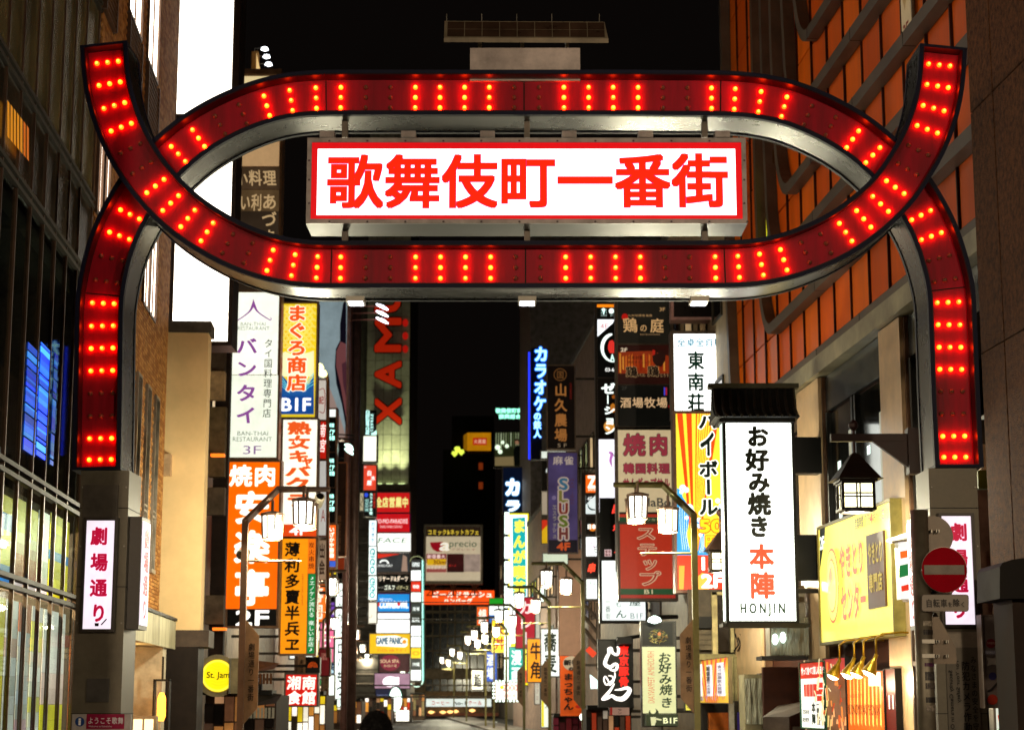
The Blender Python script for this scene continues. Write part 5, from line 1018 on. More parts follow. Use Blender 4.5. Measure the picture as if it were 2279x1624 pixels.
s.face((1203, 672, 1316, 876), '#eef4f4', 1.4); s.text('N', (1250, 720, 1290, 795), '#c0a0c0', .8, -.01); s.text('E', (1292, 775, 1314, 840), '#303038', 0, -.01)
s.face((1203, 905, 1316, 1110), '#140a0a', .2); s.text('串', (1215, 950, 1310, 1065), '#ff4a30', 1.2, .04, shear=.2)
s.face((1208, 1130, 1318, 1335), '#e8f2f0', 1.4); s.text('居酒', (1228, 1140, 1312, 1200), '#7a9088', .4, -.01); s.text('の', (1255, 1210, 1300, 1300), '#8aa098', .5, -.01)
s = col('middle column of stacked signs with white katakana on black, behind the dark stack', 'E', 992, 1142, 137, 2000, 57)
s.face((992, 137, 1128, 160), '#ff8a10', 1.1); s.face((992, 163, 1130, 250), '#080b0a', .1); 
s.stroke([(1045, 172), (1045, 218)], [22, 8], '#d8fff8', 1.4); s.disc((1045, 182), 14, '#d8fff8', 1.4, k=12); s.disc((1108, 192), 22, '#eafff8', 1.3, k=16); s.text('カラオケ', (1022, 222, 1074, 236), '#e0fff8', 1.3, 0); s.text('ダー', (1098, 222, 1126, 236), '#e0fff8', 1.3, 0); s.text('♪♪', (1018, 170, 1036, 215), '#d8fff8', 1.2, 0, 'v'); s.text('♪♪', (1058, 170, 1074, 215), '#d8fff8', 1.2, 0, 'v')
s.face((994, 262, 1134, 728), '#070a0b', .1); s.poly([(994, 262), (1132, 262), (1120, 290), (994, 402)], '#eef2f6', 1.4); s.text('4F', (1015, 295, 1082, 338), '#c86a68', .9, .0)
cc = (1128, 492); s.stroke([(cc[0] + 96 * math.cos(t), cc[1] + 112 * math.sin(t)) for t in [math.pi * (1.45 - k * .075) for k in range(14)]], [14, 22, 26, 28, 28, 27, 26, 24, 22, 20, 17, 14, 10, 6], '#f0fff8', 1.4)
s.poly([(1080, 470), (1092, 435), (1118, 430), (1130, 450), (1130, 535), (1095, 535), (1080, 505)], '#d83028', 1.0); s.text('A', (1098, 545, 1132, 598), '#d8fff4', 1.3, .02); s.text('03-6', (1058, 655, 1128, 684), '#f4f4f0', 1.2, .015)
s.face((998, 745, 1136, 1228), '#100806', .15); s.disc((1120, 980), 24, '#c87820', .7, k=12, asp=1.6); s.disc((1088, 1130), 44, '#e09a40', .8, k=16); s.disc((1125, 890), 16, '#b05c18', .6, k=10)
for c, r in (('ゼ', (1020, 775, 1142, 872)), ('ー', (1050, 868, 1106, 956)), ('シ', (1040, 960, 1142, 1038)), ('ョ', (1046, 1040, 1142, 1120)), ('ン', (1046, 1120, 1142, 1200))): s.text(c, r, '#f2fff8', 1.5, .045, 'v')
s.face((1008, 1236, 1142, 1822), '#f0eef8', 1.5); s.stroke([(1085, 1340), (1110, 1355), (1098, 1410), (1112, 1460)], [16, 26, 20, 4], '#c878c8', .9); s.stroke([(1112, 1340), (1138, 1385)], 5, '#503060', .1); s.stroke([(1108, 1400), (1112, 1462)], 3, '#302838', 0); s.text('に', (1062, 1690, 1102, 1735), '#607068', .3, -.01)
s.face((1350, 250, 1532, 925), '#0c0705', .12, crop='F')
for c, y0, y1, x0_ in (('串', 300, 440, 1478), ('焼', 520, 610, 1492), ('丶', 655, 705, 1505), ('や', 800, 880, 1498)): s.text(c, (x0_, y0, x0_ + 110, y1), '#ff4434', 1.3, .04, crop='F', shear=.2)
s.face((1402, 808, 1476, 882), '#e8c8c8', .9, crop='F'); s.text('銀座', (1406, 812, 1472, 846), '#a02020', .2, .02, crop='F'); s.text('鮨処', (1406, 846, 1472, 880), '#a02020', .2, .02, crop='F')
s = sg('sign', 'white sign with thin green brush characters, partly behind the red vertical sign', 'J', (308, -400, 800, 370), 57.5, th=.5, fw=.08, frame=dif('#17100c', .45)); s.face(None, '#ecf4f0', 1.4); s.text('一番街', (340, 118, 412, 365), '#54746a', .3, -.01, 'v'); s.text('ん', (452, 240, 600, 355), '#2a6a54', .3, .01); s.text('も', (450, 150, 540, 225), '#5a8a78', .5, -.01); s.text('お', (460, -60, 560, 60), '#2a5a48', .3, .0); s.text('う', (480, -280, 570, -150), '#2a5a48', .3, .0); s.text('屋', (610, 110, 765, 215), '#2a6a54', .3, .01); s.text('B1F', (632, 288, 780, 352), '#86989c', .5, -.012)
# dark stack
s = sg('sign_column', 'wide stack of dark restaurant panels with faint added glow and gold brush characters', 'H', (398, 60, 893, 1298), 51.5, th=.5, fw=.07, frame=dif('#4a3c30', .4, .4))
s.face((398, 60, 884, 517), '#221f18', .4, var=.3); GT = '#c49a66'  # faint emission put into panels that have no lighting of their own
s.text('3F', (784, 186, 836, 220), GT, .75, .0); s.text('九州地鶏居酒屋', (488, 248, 718, 272), GT, .6, .0); s.disc((462, 275), 30, '#b01008', .7, k=12, asp=1.1)
s.text('鶏', (438, 275, 585, 425), GT, .8, .015, shear=-.05); s.text('の', (598, 335, 672, 418), GT, .8, .01); s.text('庭', (690, 282, 830, 428), GT, .8, .015); s.text('torinoniwa', (602, 428, 788, 444), '#a8845c', .6, -.005)
s.face((398, 537, 886, 895), '#2e0c08', .5, var=.5); s.poly([(400, 600), (700, 590), (884, 640), (884, 800), (400, 800)], '#8a2c0c', .6)
for k in range(16): x = 410 + k * 27; s.poly([(x, 610 + (k * 37) % 40), (x + 16, 612 + (k * 53) % 30), (x + 18, 800 - (k * 29) % 60), (x + 2, 790 - (k * 31) % 50)], rnd.choice(['#c8641c', '#a8380c', '#d88a30', '#8a2008']), .55)
s.poly([(712, 600), (735, 580), (760, 620), (800, 600), (838, 590), (835, 680), (800, 740), (750, 735), (720, 690)], '#30100a', .3); s.poly([(712, 600), (720, 582), (742, 590), (740, 625), (718, 640)], '#a81c10', .7)
s.text('2F', (422, 568, 482, 602), '#d8c4a8', .9, .02); s.text('和風個室', (486, 640, 630, 675), '#2a1408', 0, 0); s.text('鶏焼ダイニング', (486, 684, 700, 716), '#2a1408', 0, 0); s.text('鶏', (465, 735, 580, 842), '#241008', 0, .03, out=(.03, '#b89468', .6)); s.text('バル', (580, 800, 652, 840), '#b89468', .6, 0); s.text('鶏', (665, 730, 780, 838), '#241008', 0, .03, out=(.03, '#b89468', .6)); s.text('じろう', (785, 800, 868, 842), '#b89468', .6, 0)
s.face((398, 915, 890, 1292), '#0e0f0d', .3, var=.3); s.text('2F', (428, 925, 480, 958), '#3c3a34', .5, .0); s.text('酒場牧場', (412, 1022, 858, 1128), '#c8a47a', .85, .02); s.disc((872, 1110), 14, '#8a0c10', .6, k=10); s.poly([(820, 935), (832, 935), (832, 1008), (820, 1008)], '#4a48d8', .7); s.poly([(836, 935), (850, 935), (850, 1008), (836, 1008)], '#b02040', .6)
s = sg('sign', 'beige korean barbecue sign with dark pink outlined characters', 'H', (402, 1316, 900, 2600), 51.5, th=.5, fw=.07, frame=dif('#4a3c30', .4, .4), arms=True)
s.face((402, 1316, 900, 2160), '#d2bd94', .72, var=.08, samp=True); PK, PO = '#a83848', '#5c4c48'
s.text('焼', (440, 1345, 660, 1570), PK, .5, .035, out=(.025, PO, .3)); s.text('肉', (676, 1350, 872, 1568), PK, .5, .035, out=(.025, PO, .3))
s.text('韓国料理', (478, 125, 950, 240), PK, .5, .04, out=(.03, PO, .3), crop='I'); s.text('サムギョプサル', (478, 275, 950, 380), PK, .5, .04, out=(.02, PO, .3), crop='I'); s.text('ColaBo', (560, 478, 955, 562), '#5c5650', .3, .02, crop='I')
s.face((442, 618, 988, 650), '#2c2420', .2, crop='I'); s.face((442, 640, 988, 668), '#c0301c', .6, crop='I'); s.face((442, 670, 988, 722), '#17462a', .5, crop='I'); s.text('オンラインカジノ', (520, 680, 900, 710), '#b8b088', .6, .01, crop='I')
s = sg('sign', 'red vertical sign with slanted outlined katakana, green band marked B1 below', 'I', (452, 740, 1000, 1478), 51, th=.6, fw=.07, frame=dif('#3c2a1e', .4, .4)); s.face((452, 740, 995, 1382), '#bb2c12', .62, var=.1, samp=True)
for c, r in (('ス', (598, 755, 822, 905)), ('テ', (608, 915, 832, 1065)), ('ッ', (650, 1050, 845, 1205)), ('プ', (618, 1200, 862, 1365))): s.text(c, r, '#a82010', .55, .0, out=(.055, '#c8a888', .75), shear=.0)
s.face((456, 1382, 1000, 1440), '#15522c', .45); s.text('B1', (692, 1392, 775, 1434), '#c8c098', .8, .01); s.face((458, 1445, 1002, 1476), '#b8281c', .55)
a, b = at(990, 1415, 50.5, 'I'), at(1022, 640, 50.5, 'I'); m = MB(); m.wbox(a.x, b.x, 50.6, 50.95, a.z, b.z); m.build('side_channel', s.root, dif('#c8bfa0', .35, .4))
# upper dark framed and green character sign
s = sg('sign', 'empty dark sign box with pinkish frame just under the gate beam', 'H', (915, 40, 1398, 275), 46, th=.5, fw=.07, frame=dif('#a8807a', .4, .4)); s.face(None, mat=dif('#120c0a', .3))
s = sg('sign', 'bright white mahjong parlour sign with dark green serif characters, above the striped sign', 'H', (920, 432, 1412, 1180), 45.5, th=.5, fw=.08, frame=dif('#5c4a3c', .4, .4)); s.face(None, '#fbfffa', 2.6, var=.03); s.text('全卓全自動', (942, 468, 1376, 552), '#1c9cc4', .45, .03)
for c, y in (('東', 585), ('南', 782), ('荘', 975)): s.text(c, (1036, y, 1206, y + 185), '#0c4a38', .1, .035)
s.text('リーチ麻雀', (1318, 580, 1378, 960), '#f0d8d0', 1.3, -.005, 'v'); s.text('専門店', (1232, 780, 1290, 1110), '#f0d8d0', 1.3, -.005, 'v'); s.text('3F', (950, 1098, 1022, 1155), '#d8d8c8', 1.2, -.01)
r = empty('steel_rack', at(1425, 1300, 47, 'H'), 'dark steel ladder frame beside the white mahjong parlour sign', 'ladder frame'); m = MB()
for x in (1430, 1500): m.tube([at(x, 40, 47, 'H'), at(x, 1300, 47, 'H')], .04, 6)
m.build('upright', r, DARK)
for y in (335, 540, 750): m = MB(); m.tube([at(1430, y, 47, 'H'), at(1520, y, 47, 'H')], .07, 6); m.build('rung', r, dif('#2a221c', .5))
# striped high ball sign
s = sg('sign', 'yellow and red rayed bar sign with blue waves and black outlined katakana', 'I', (1018, -365, 1482, 1395), 44.5, th=.6, fw=.07, frame=dif('#6a4a3a', .4, .4)); s.face(None, '#f6e23a', 1.1, var=.05)
o_ = (1195, 1010)
def rayp(x0_, x1_, yt=-365, yb=700, pinch=.14):
    f = lambda x, y: o_[0] + (x - o_[0]) * (1 - (1 - pinch) * (y - yt) / (o_[1] - yt) * 1.0)
    return [(x0_, yt), (x1_, yt), (f(x1_, 1000), 1000), (f(x0_, 1000), 1000)]
for a_, b_, c in ((1018, 1075, '#f0480c'), (1110, 1165, '#f0480c'), (1205, 1222, '#e8680c'), (1236, 1247, '#e8680c'), (1262, 1271, '#d8580c'), (1284, 1292, '#d8580c'), (1306, 1315, '#d8580c'), (1330, 1341, '#e8680c'), (1358, 1375, '#e8680c'), (1395, 1440, '#f0480c')):
    s.poly(rayp(a_, b_), c, 1.0)
WV = '#2a9ade'
s.poly([(1018, 380), (1060, 400), (1075, 470), (1120, 540), (1140, 700), (1110, 860), (1150, 1000), (1180, 1052), (1018, 1052)], WV, .9); s.poly([(1482, 640), (1440, 560), (1400, 600), (1440, 680), (1482, 700)], WV, .9); s.poly([(1180, 1052), (1230, 1000), (1250, 860), (1225, 760), (1215, 700), (1250, 720), (1290, 830), (1290, 960), (1330, 1010), (1370, 1052)], WV, .9)
for cx_, cy_, rr in ((1075, 380, 34), (1110, 400, 28), (1060, 420, 22), (1140, 580, 40), (1170, 620, 26), (1105, 560, 22), (1235, 700, 24), (1228, 760, 20), (1250, 850, 20), (1420, 510, 26), (1450, 560, 22), (1110, 680, 20)):
    s.disc((cx_, cy_), rr, '#e8f6fa', 1.2, k=14); s.stroke([(cx_ + rr * .55 * math.cos(t), cy_ + rr * .55 * math.sin(t)) for t in [k * .5 for k in range(9)]], rr * .2, WV, .9)
for k in range(4): s.stroke([(1040 + k * 24, 560 + k * 30), (1045 + k * 20, 760 + k * 20), (1070 + k * 20, 1000)], 5, '#d8f0fa', 1.1); s.stroke([(1245 + k * 12, 860), (1255 + k * 8, 960), (1235 + k * 14, 1030)], 4, '#d8f0fa', 1.1)
for c, y0, y1 in (('ハ', -360, -245), ('イ', -190, 90), ('ボ', 105, 292), ('ー', 285, 470), ('ル', 478, 672)):
    if c == 'ハ': s.text(c, (1215, -358, 1415, -185), '#0f2a20', .05, .05, 'v', out=(.06, '#fdfdf4', 1.3))
    elif c == 'イ': s.text(c, (1230, -190, 1402, 88), '#0f2a20', .05, .05, 'v', out=(.06, '#fdfdf4', 1.3))
    else: s.text(c, (1222, y0, 1425, y1), '#0f2a20', .05, .05, 'v', out=(.06, '#fdfdf4', 1.3))
s.text('50', (1238, 705, 1462, 825), '#f8c81c', 1.1, .05, out=(.05, '#e8500c', 1.0)); s.text('円', (1285, 850, 1410, 985), '#f8c81c', 1.1, .05, out=(.05, '#e8500c', 1.0))
s.face((1022, 1056, 1482, 1395), '#e03410', .95, var=.1); s.poly([(1030, 1160), (1085, 1160), (1075, 1395), (1030, 1395)], '#f8a030', 1.0); s.poly([(1205, 1395), (1190, 1290), (1260, 1230), (1330, 1250), (1330, 1395)], '#f8b040', 1.0)
s.text('1.', (1262, 1080, 1345, 1200), '#fffaf0', 1.5, .05); s.text('2F', (1258, 1250, 1462, 1375), '#fffaf0', 1.5, .05)
# ------------------------------------------------------------------ big white sign with tiled roof
s = sg('roofed_sign', 'tall white okonomiyaki sign with brush lettering under a little black tiled roof', 'P', (1619, 935, 1766, 1381), 34, th=.42, fw=.055, frame=dif('#17140f', .5)); s.face(None, '#fafff6', 2.8, var=.06)
for c, r in (('お', (1660, 945, 1712, 997)), ('好', (1657, 996, 1713, 1050)), ('み', (1663, 1047, 1715, 1098)), ('焼', (1662, 1094, 1717, 1148)), ('き', (1664, 1144, 1714, 1198))): s.text(c, r, '#2e3020', .05, .055)
s.text('本', (1665, 1208, 1724, 1268), '#f2542c', .9, .045); s.text('陣', (1666, 1270, 1726, 1334), '#f2542c', .9, .045); s.text('H O N J I N'.replace(' ', ' '), (1648, 1342, 1746, 1371), '#1a5236', .1, .03)
x0, x1 = s.R[0] - .05, at(1781, 900, 34).x; za, zb_ = at(0, 926, 33.6).z, at(0, 863, 34.2).z; zl = at(0, 1386, 34).z
m = MB(); m.wbox(x0 - .08, x1 + .06, 33.9, 34.5, zl - .07, zl); m.wbox(x0 + .0, x1 - .02, 33.86, 33.9, zl - .09, zl - .02); m.build('sill', s.root, dif('#2a2410', .5))
rx0_, rx1_ = at(1590, 900, 33.7).x, at(1779, 900, 33.7).x
ew, rwid = Vector((rx0_ - .02, 33.62, za)), rx1_ - rx0_ + .04; rd = .58; rh = zb_ - za
m = MB(); pts = [(0, 0), (.2, .07), (.4, .2), (.52, .42), (.58, rh)]
vs = []; 
for X in (rx0_, rx1_):
    for dy, dz in pts: vs.append((X, 33.62 + dy, za + dz))
    for dy, dz in pts[::-1]: vs.append((X, 34.78 - dy, za + dz))
n_ = len(pts) * 2; m.add(vs, [(i, (i + 1) % n_, n_ + (i + 1) % n_, n_ + i) for i in range(n_)] + [tuple(range(n_)), tuple(range(n_, 2 * n_))[::-1]]); m.build('roof', s.root, dif('#15130f', .6, noise=.3))
for k in range(11):
    X = rx0_ + .05 + (rx1_ - rx0_ - .1) * k / 10; m = MB(); m.tube([(X, 33.6 + dy, za + dz + .015) for dy, dz in pts], .03, 6); m.build('roof_tile', s.root, dif('#221d17', .55, noise=.3))
m = MB(); m.wbox(rx0_ - .06, rx1_ + .06, 34.08, 34.32, zb_ - .02, zb_ + .07); m.build('ridge', s.root, dif('#4a4a3a', .6))
m = MB(); m.wbox(rx0_ + .1, rx1_ - .06, 33.84, 34.6, za - .07, za + .02); m.build('eave_beam', s.root, dif('#15130f', .6))
for y0_, y1_ in ((973, 1053), (1190, 1290)):
    a, b = at(1768, y1_, 34.1), at(1811 if y0_ < 1000 else 1819, y0_, 34.1); m = MB(); m.wbox(a.x, max(b.x, (NR - 34.2 * sa) / ca - .1), 34.05, 34.4, a.z, b.z); m.build('bracket_box', s.root, dif('#0f0d0a', .5))
a, b = at(1602, 1380, 34), at(1611, 940, 34); m = MB(); m.wbox(s.R[0] - .068, s.R[0] - .058, 34.06, 34.38, a.z, b.z); m.build('side_panel', s.root, em('#e8fff2', 1.2, samp=True))

# lanterns with hipped roofs
def hiplantern(p, sc_, label, hasarm):
    t = empty('hanging_lantern', p, label, 'lantern'); w_ = .36 * sc_
    m = MB(); m.lathe(p + Vector((0, 0, .42 * sc_)), [(.78 * sc_, 0), (.7 * sc_, .03 * sc_), (.12 * sc_, .62 * sc_), (.02, .66 * sc_)], 4, Matrix.Rotation(0.06, 3, 'Z')); m.build('roof', t, dif('#2c1b12', .5, .3, .3))
    m = MB()
    for q, h0, h1 in ((w_ + .05, .36, .42), (w_ + .02, .32, .36), (w_ + .03, -.3, -.24), (w_ - .02, -.34, -.3)): m.wbox(p.x - q, p.x + q, p.y - q, p.y + q, p.z + h0 * sc_, p.z + h1 * sc_)
    for i in (-1, 1):
        for j in (-1, 1): m.wbox(p.x + i * w_ - .02, p.x + i * w_ + .02, p.y + j * w_ - .02, p.y + j * w_ + .02, p.z - .24 * sc_, p.z + .32 * sc_)
    m.build('frame', t, dif('#1c130c', .5))
    for ax in (0, 1):
        for sg_ in (-1, 1):
            g_ = empty('window', p, parent=t); m = MB(); e0, e1 = w_ - .02, .26 * sc_
            def bx(mm, u0, u1, z0, z1, o0_, o1_):
                if ax == 0: mm.wbox(p.x + u0, p.x + u1, *sorted((p.y + sg_ * o0_, p.y + sg_ * o1_)), z0, z1)
                else: mm.wbox(*sorted((p.x + sg_ * o0_, p.x + sg_ * o1_)), p.y + u0, p.y + u1, z0, z1)
            bx(m, -e0, e0, p.z - .24 * sc_, p.z + .32 * sc_, w_ - .03, w_ - .02); m.build('pane', g_, em('#fff8cc', 2.6, samp=True))
            m = MB()
            for u in (-.05, .03): bx(m, u * sc_, u * sc_ + .02, p.z - .24 * sc_, p.z + .32 * sc_, w_ - .02, w_)
            for z in (.0, .08): bx(m, -e0, e0, p.z + z * sc_, p.z + z * sc_ + .02, w_ - .018, w_ - .002)
            m.build('muntin', g_, dif('#2a2010', .5))
    L = bpy.data.lights.new('lantern_light', 'POINT'); L.energy = 450; L.color = (1, .95, .7); L.shadow_soft_size = .05; o_l = bpy.data.objects.new('lantern_light', L); COL.objects.link(o_l); o_l.parent = t; o_l.location = (0, 0, -.45 * sc_)
    m = MB(); m.tube([p + Vector((0, 0, 1.0 * sc_)), p + Vector((0, 0, 1.62 * sc_))], .035 * sc_, 8); m.lathe(p + Vector((0, 0, 1.6 * sc_)), [(.03, 0), (.075, .05), (.075, .1), (.02, .16)], 10); m.build('rod', t, dif('#33150f', .5, .3))
    if hasarm:
        m = MB(); X1 = (NR - p.y * sa) / ca; m.wbox(p.x - .55 * sc_, X1 - .1, p.y - .05, p.y + .05, p.z + 1.34 * sc_, p.z + 1.52 * sc_); m.wbox(X1 - .5, X1 - .12, p.y - .12, p.y + .12, p.z + .35, p.z + 1.02)
        m.add([(X1 - 1.0, p.y - .04, p.z + .83), (X1 - .5, p.y - .04, p.z + .83), (X1 - .5, p.y - .04, p.z + .45), (X1 - 1.0, p.y + .04, p.z + .83), (X1 - .5, p.y + .04, p.z + .83), (X1 - .5, p.y + .04, p.z + .45)], [(0, 1, 2), (3, 5, 4), (0, 2, 5, 3)]); m.build('wall_arm', t, dif('#2c150e', .5, .2))
hiplantern(at(258, 1000, 27.0, 'M'), .62, 'brown hipped lantern hanging from a wall arm above the yellow sign', True)
hiplantern(at(372, 915, 38.5, 'L'), .6, 'smaller brown hipped lantern peeping out beside the big white roofed sign', False)

# yellow sign on the wall
s = Sign('wall_sign', 'long yellow yakitori sign with pink red brush katakana on the orange building wall', 'sign', 'N', (-30, -5, 565, 915), n=NR - .28, th=.25, fw=.05, frame=dif('#8a7c40', .4, .3), arms=False)
def wallpt(x, y): return s.uv(x, y, 'N')
s.face(None, '#f8ea68', 1.1, var=.1)
def wtext(t, q, col, st, bold, out=None, mode='h', rot=False, shear=0):
    u0 = s.uv(q[0], (q[1] + q[3]) / 2, 'N')[0]; u1 = s.uv(q[2], (q[1] + q[3]) / 2, 'N')[0]; v1 = s.uv(q[0], q[1], 'N')[1]; v0 = s.uv(q[0], q[3], 'N')[1]
    s.text(t, None, col, st, bold, mode, out, shear, rot, uvr=(u0, u1, v0, v1))
O2 = '#f09040'
s.poly([(-30, -5), (14, -25), (10, 60), (-30, 330)], '#26302a', .1); wtext('2F', (-26, 60, 8, 160), '#f4fff4', 1.3, .03)
wtext('やきとり', (132, 112, 335, 420), '#e2683c', .95, .035); wtext('センター', (148, 430, 358, 770), '#e2683c', .95, .035)
wtext('営業時間', (262, -100, 334, 5), '#8a8448', .5, .02); wtext('夕方 時～朝 時', (338, -140, 540, -20), '#8c8850', .5, .0); wtext('4', (388, -130, 410, -50), '#e0603c', .9, .03); wtext('5', (490, -165, 512, -85), '#e0603c', .9, .03)
s.face((370, 45, 510, 645), '#5c4020', .5, crop='N', var=.2); wtext('やきとり', (380, 95, 498, 300), '#b09a1c', .8, .03); wtext('専門店', (388, 350, 500, 520), '#b09a1c', .8, .03)
cu, cv = s.uv(92, 450, 'N'); ru = abs(s.uv(40, 450, 'N')[0] - s.uv(145, 450, 'N')[0]) / 2; rv = (s.uv(92, 140, 'N')[1] - s.uv(92, 755, 'N')[1]) / 2
for k_, c_, st_ in ((1, '#de7038', .9), (.93, '#f6e860', 1.2), (.72, '#de7038', .9), (.67, '#f8ea70', 1.25)): s.poly(None, c_, st_, uvp=[(cu + ru * k_ * math.cos(t), cv + rv * k_ * math.sin(t)) for t in [math.pi * 2 * j / 32 for j in range(32)]])
s.poly(None, '#f0a060', 1.0, uvp=[(cu - ru * .4, cv + rv * .2), (cu - ru * .2, cv + rv * .45), (cu + ru * .1, cv + rv * .5), (cu + ru * .2, cv + rv * .2), (cu - ru * .05, cv + rv * .05), (cu - ru * .45, cv - rv * .1)])
# convenience store stripes
s = Sign('stripe_sign', 'white lit sign with orange, green and red stripes under a small grey awning', 'sign', 'N', (612, 95, 775, 560), d=26.6, th=.25, fw=.0, frame=dif('#cfc8b4', .5), arms=True); s.face(None, '#f2f0ea', 1.2)
s.poly([(616, 175), (752, 148), (752, 205), (620, 232)], '#f06a1c', 1.0); s.poly([(610, 290), (752, 255), (752, 348), (610, 388)], '#0f8040', .8); s.poly([(624, 455), (735, 425), (735, 478), (628, 500)], '#e83418', .9)
m = MB(); a, b = at(540, 95, 26.3, 'N'), at(760, 50, 26.3, 'N'); m.add([(a.x, 26.2, a.z), (b.x, 26.2, a.z + .05), (b.x, 27.1, b.z + .12), (a.x + .1, 27.1, b.z + .02), (a.x, 26.2, a.z - .03), (b.x, 26.2, a.z + .02), (b.x, 27.1, b.z + .09), (a.x + .1, 27.1, b.z - .01)], [(0, 1, 2, 3), (7, 6, 5, 4), (0, 4, 5, 1), (3, 2, 6, 7), (0, 3, 7, 4), (1, 5, 6, 2)]); m.build('awning', s.root, dif('#b8b0a0', .5, .3))
# wall below: posters and goosenecks
s = Sign('poster', 'white and red menu poster with black characters on the orange building wall', 'poster', 'O', (1370, 905, 1640, 1590), n=NR - .2, th=.1, fw=.02, frame=dif('#2a6a50', .5), arms=False); s.face(None, '#f2f0e8', 1.2)
def ot(t, q, col, st, bold, mode='h', out=None): s.text(t, None, col, st, bold, mode, out, uvr=(s.uv(q[0], (q[1] + q[3]) / 2, 'O')[0], s.uv(q[2], (q[1] + q[3]) / 2, 'O')[0], s.uv(q[0], q[3], 'O')[1], s.uv(q[0], q[1], 'O')[1]))
U = s.R; fx = lambda x: s.uv(x, 1200, 'O')[0]; h_ = U[3] - U[2]
s.face(None, '#dc2c14', .95, uvr=(U[0], U[1], U[3] - h_ * .24, U[3])); s.text('作って食べて楽しめる!!', None, '#fff4e8', 1.3, .03, uvr=(fx(1380), fx(1632), U[3] - h_ * .19, U[3] - h_ * .05))
for k in range(7): s.face(None, '#dc3420' if k % 2 == 0 else '#e88a78', .9, uvr=(fx(1405 + k * 20), fx(1405 + k * 20 + 14), U[3] - h_ * .52, U[3] - h_ * .33))
for k in range(3): s.face(None, '#dc3420', .9, uvr=(fx(1565), fx(1605), U[3] - h_ * (.39 + k * .1), U[3] - h_ * (.31 + k * .1)))
s.text('営業時間', None, '#4a5a50', .2, .02, uvr=(fx(1410), fx(1480), U[2] + h_ * .2, U[2] + h_ * .28)); s.text('禁煙喫煙', None, '#4a5a50', .2, .02, uvr=(fx(1410), fx(1480), U[2] + h_ * .08, U[2] + h_ * .16)); s.text('本陣', None, '#0f3a2a', .1, .05, 'v', uvr=(fx(1512), fx(1555), U[2] + h_ * .05, U[2] + h_ * .4)); s.text('一番街店', None, '#0f3a2a', .1, .05, 'v', uvr=(fx(1568), fx(1610), U[2] + h_ * .05, U[2] + h_ * .4))
s = Sign('poster', 'food photo poster of noodles and shrimp in white, red and gold', 'poster', 'N', (10, 1050, 190, 1640), n=NR - .2, th=.1, fw=.02, frame=DARK, arms=False); s.face(None, '#8a5a3c', .7, var=.6); U = s.R; uw, uh = U[1] - U[0], U[3] - U[2]
s.poly(None, '#b83a3a', .8, uvp=[(U[0], U[3]), (U[1], U[3]), (U[1], U[3] - uh * .25), (U[0], U[3] - uh * .12)])
for k in range(60):
    a_, b_ = rnd.random(), rnd.random() * .85; l_ = rnd.uniform(.05, .2); w2 = rnd.uniform(.01, .03); q = rnd.uniform(-.1, .1)
    c_ = ('#f2e0b0', '#e8c878', '#fff4d8') if a_ < .5 else ('#d85a18', '#f08a38', '#b83810', '#f6b070')
    s.poly(None, rnd.choice(c_), .9, uvp=[(U[0] + uw * a_, U[2] + uh * b_), (U[0] + uw * min(1, a_ + w2 * 3), U[2] + uh * b_), (U[0] + uw * min(1, max(0, a_ + q + w2 * 3)), U[2] + uh * (b_ + l_)), (U[0] + uw * min(.98, max(0, a_ + q)), U[2] + uh * (b_ + l_))])
s = Sign('poster', 'glowing orange restaurant poster with dark latin letters under the gooseneck lamps', 'poster', 'N', (192, 1160, 500, 1660), n=NR - .2, th=.1, fw=.02, frame=DARK, arms=False); s.face(None, '#e86a1c', .85, var=.3); U = s.R; uw, uh = U[1] - U[0], U[3] - U[2]
for k in range(9): a_ = .08 + k * .105; s.poly(None, '#f8b850' if k % 2 else '#ffd070', 1.0, uvp=[(U[0] + uw * a_, U[2] + uh * .2), (U[0] + uw * (a_ + .03), U[2] + uh * .15), (U[0] + uw * (a_ + .05), U[3] - uh * .1), (U[0] + uw * (a_ + .02), U[3] - uh * .1)])
s.text('OKONOMIYAKI "HONJIN"', None, '#8a3c14', .3, .01, uvr=(U[0] + uw * .05, U[1] - uw * .05, U[2] + uh * .28, U[2] + uh * .5)); s.text('CHANGE THE TASTE', None, '#a04c18', .4, 0, uvr=(U[0] + uw * .1, U[0] + uw * .5, U[2] + uh * .6, U[2] + uh * .66)); s.poly(None, '#fff0d8', 1.2, uvp=[(U[0] + uw * .68, U[3] - uh * .02), (U[1] - uw * .02, U[3] - uh * .02), (U[1] - uw * .02, U[3] - uh * .22), (U[0] + uw * .68, U[3] - uh * .22)])
s = Sign('poster', 'dark red poster with a white mark beside the glowing orange one', 'poster', 'N', (506, 1130, 596, 1660), n=NR - .2, th=.1, fw=.01, frame=DARK, arms=False); s.face(None, '#5c1208', .5, var=.4); U = s.R; uw, uh = U[1] - U[0], U[3] - U[2]; s.text('11', None, '#f0e8d8', 1, .03, uvr=(U[0] + uw * .3, U[0] + uw * .7, U[2] + uh * .4, U[2] + uh * .6))
GOLD = dif('#a8821c', .35, .7)
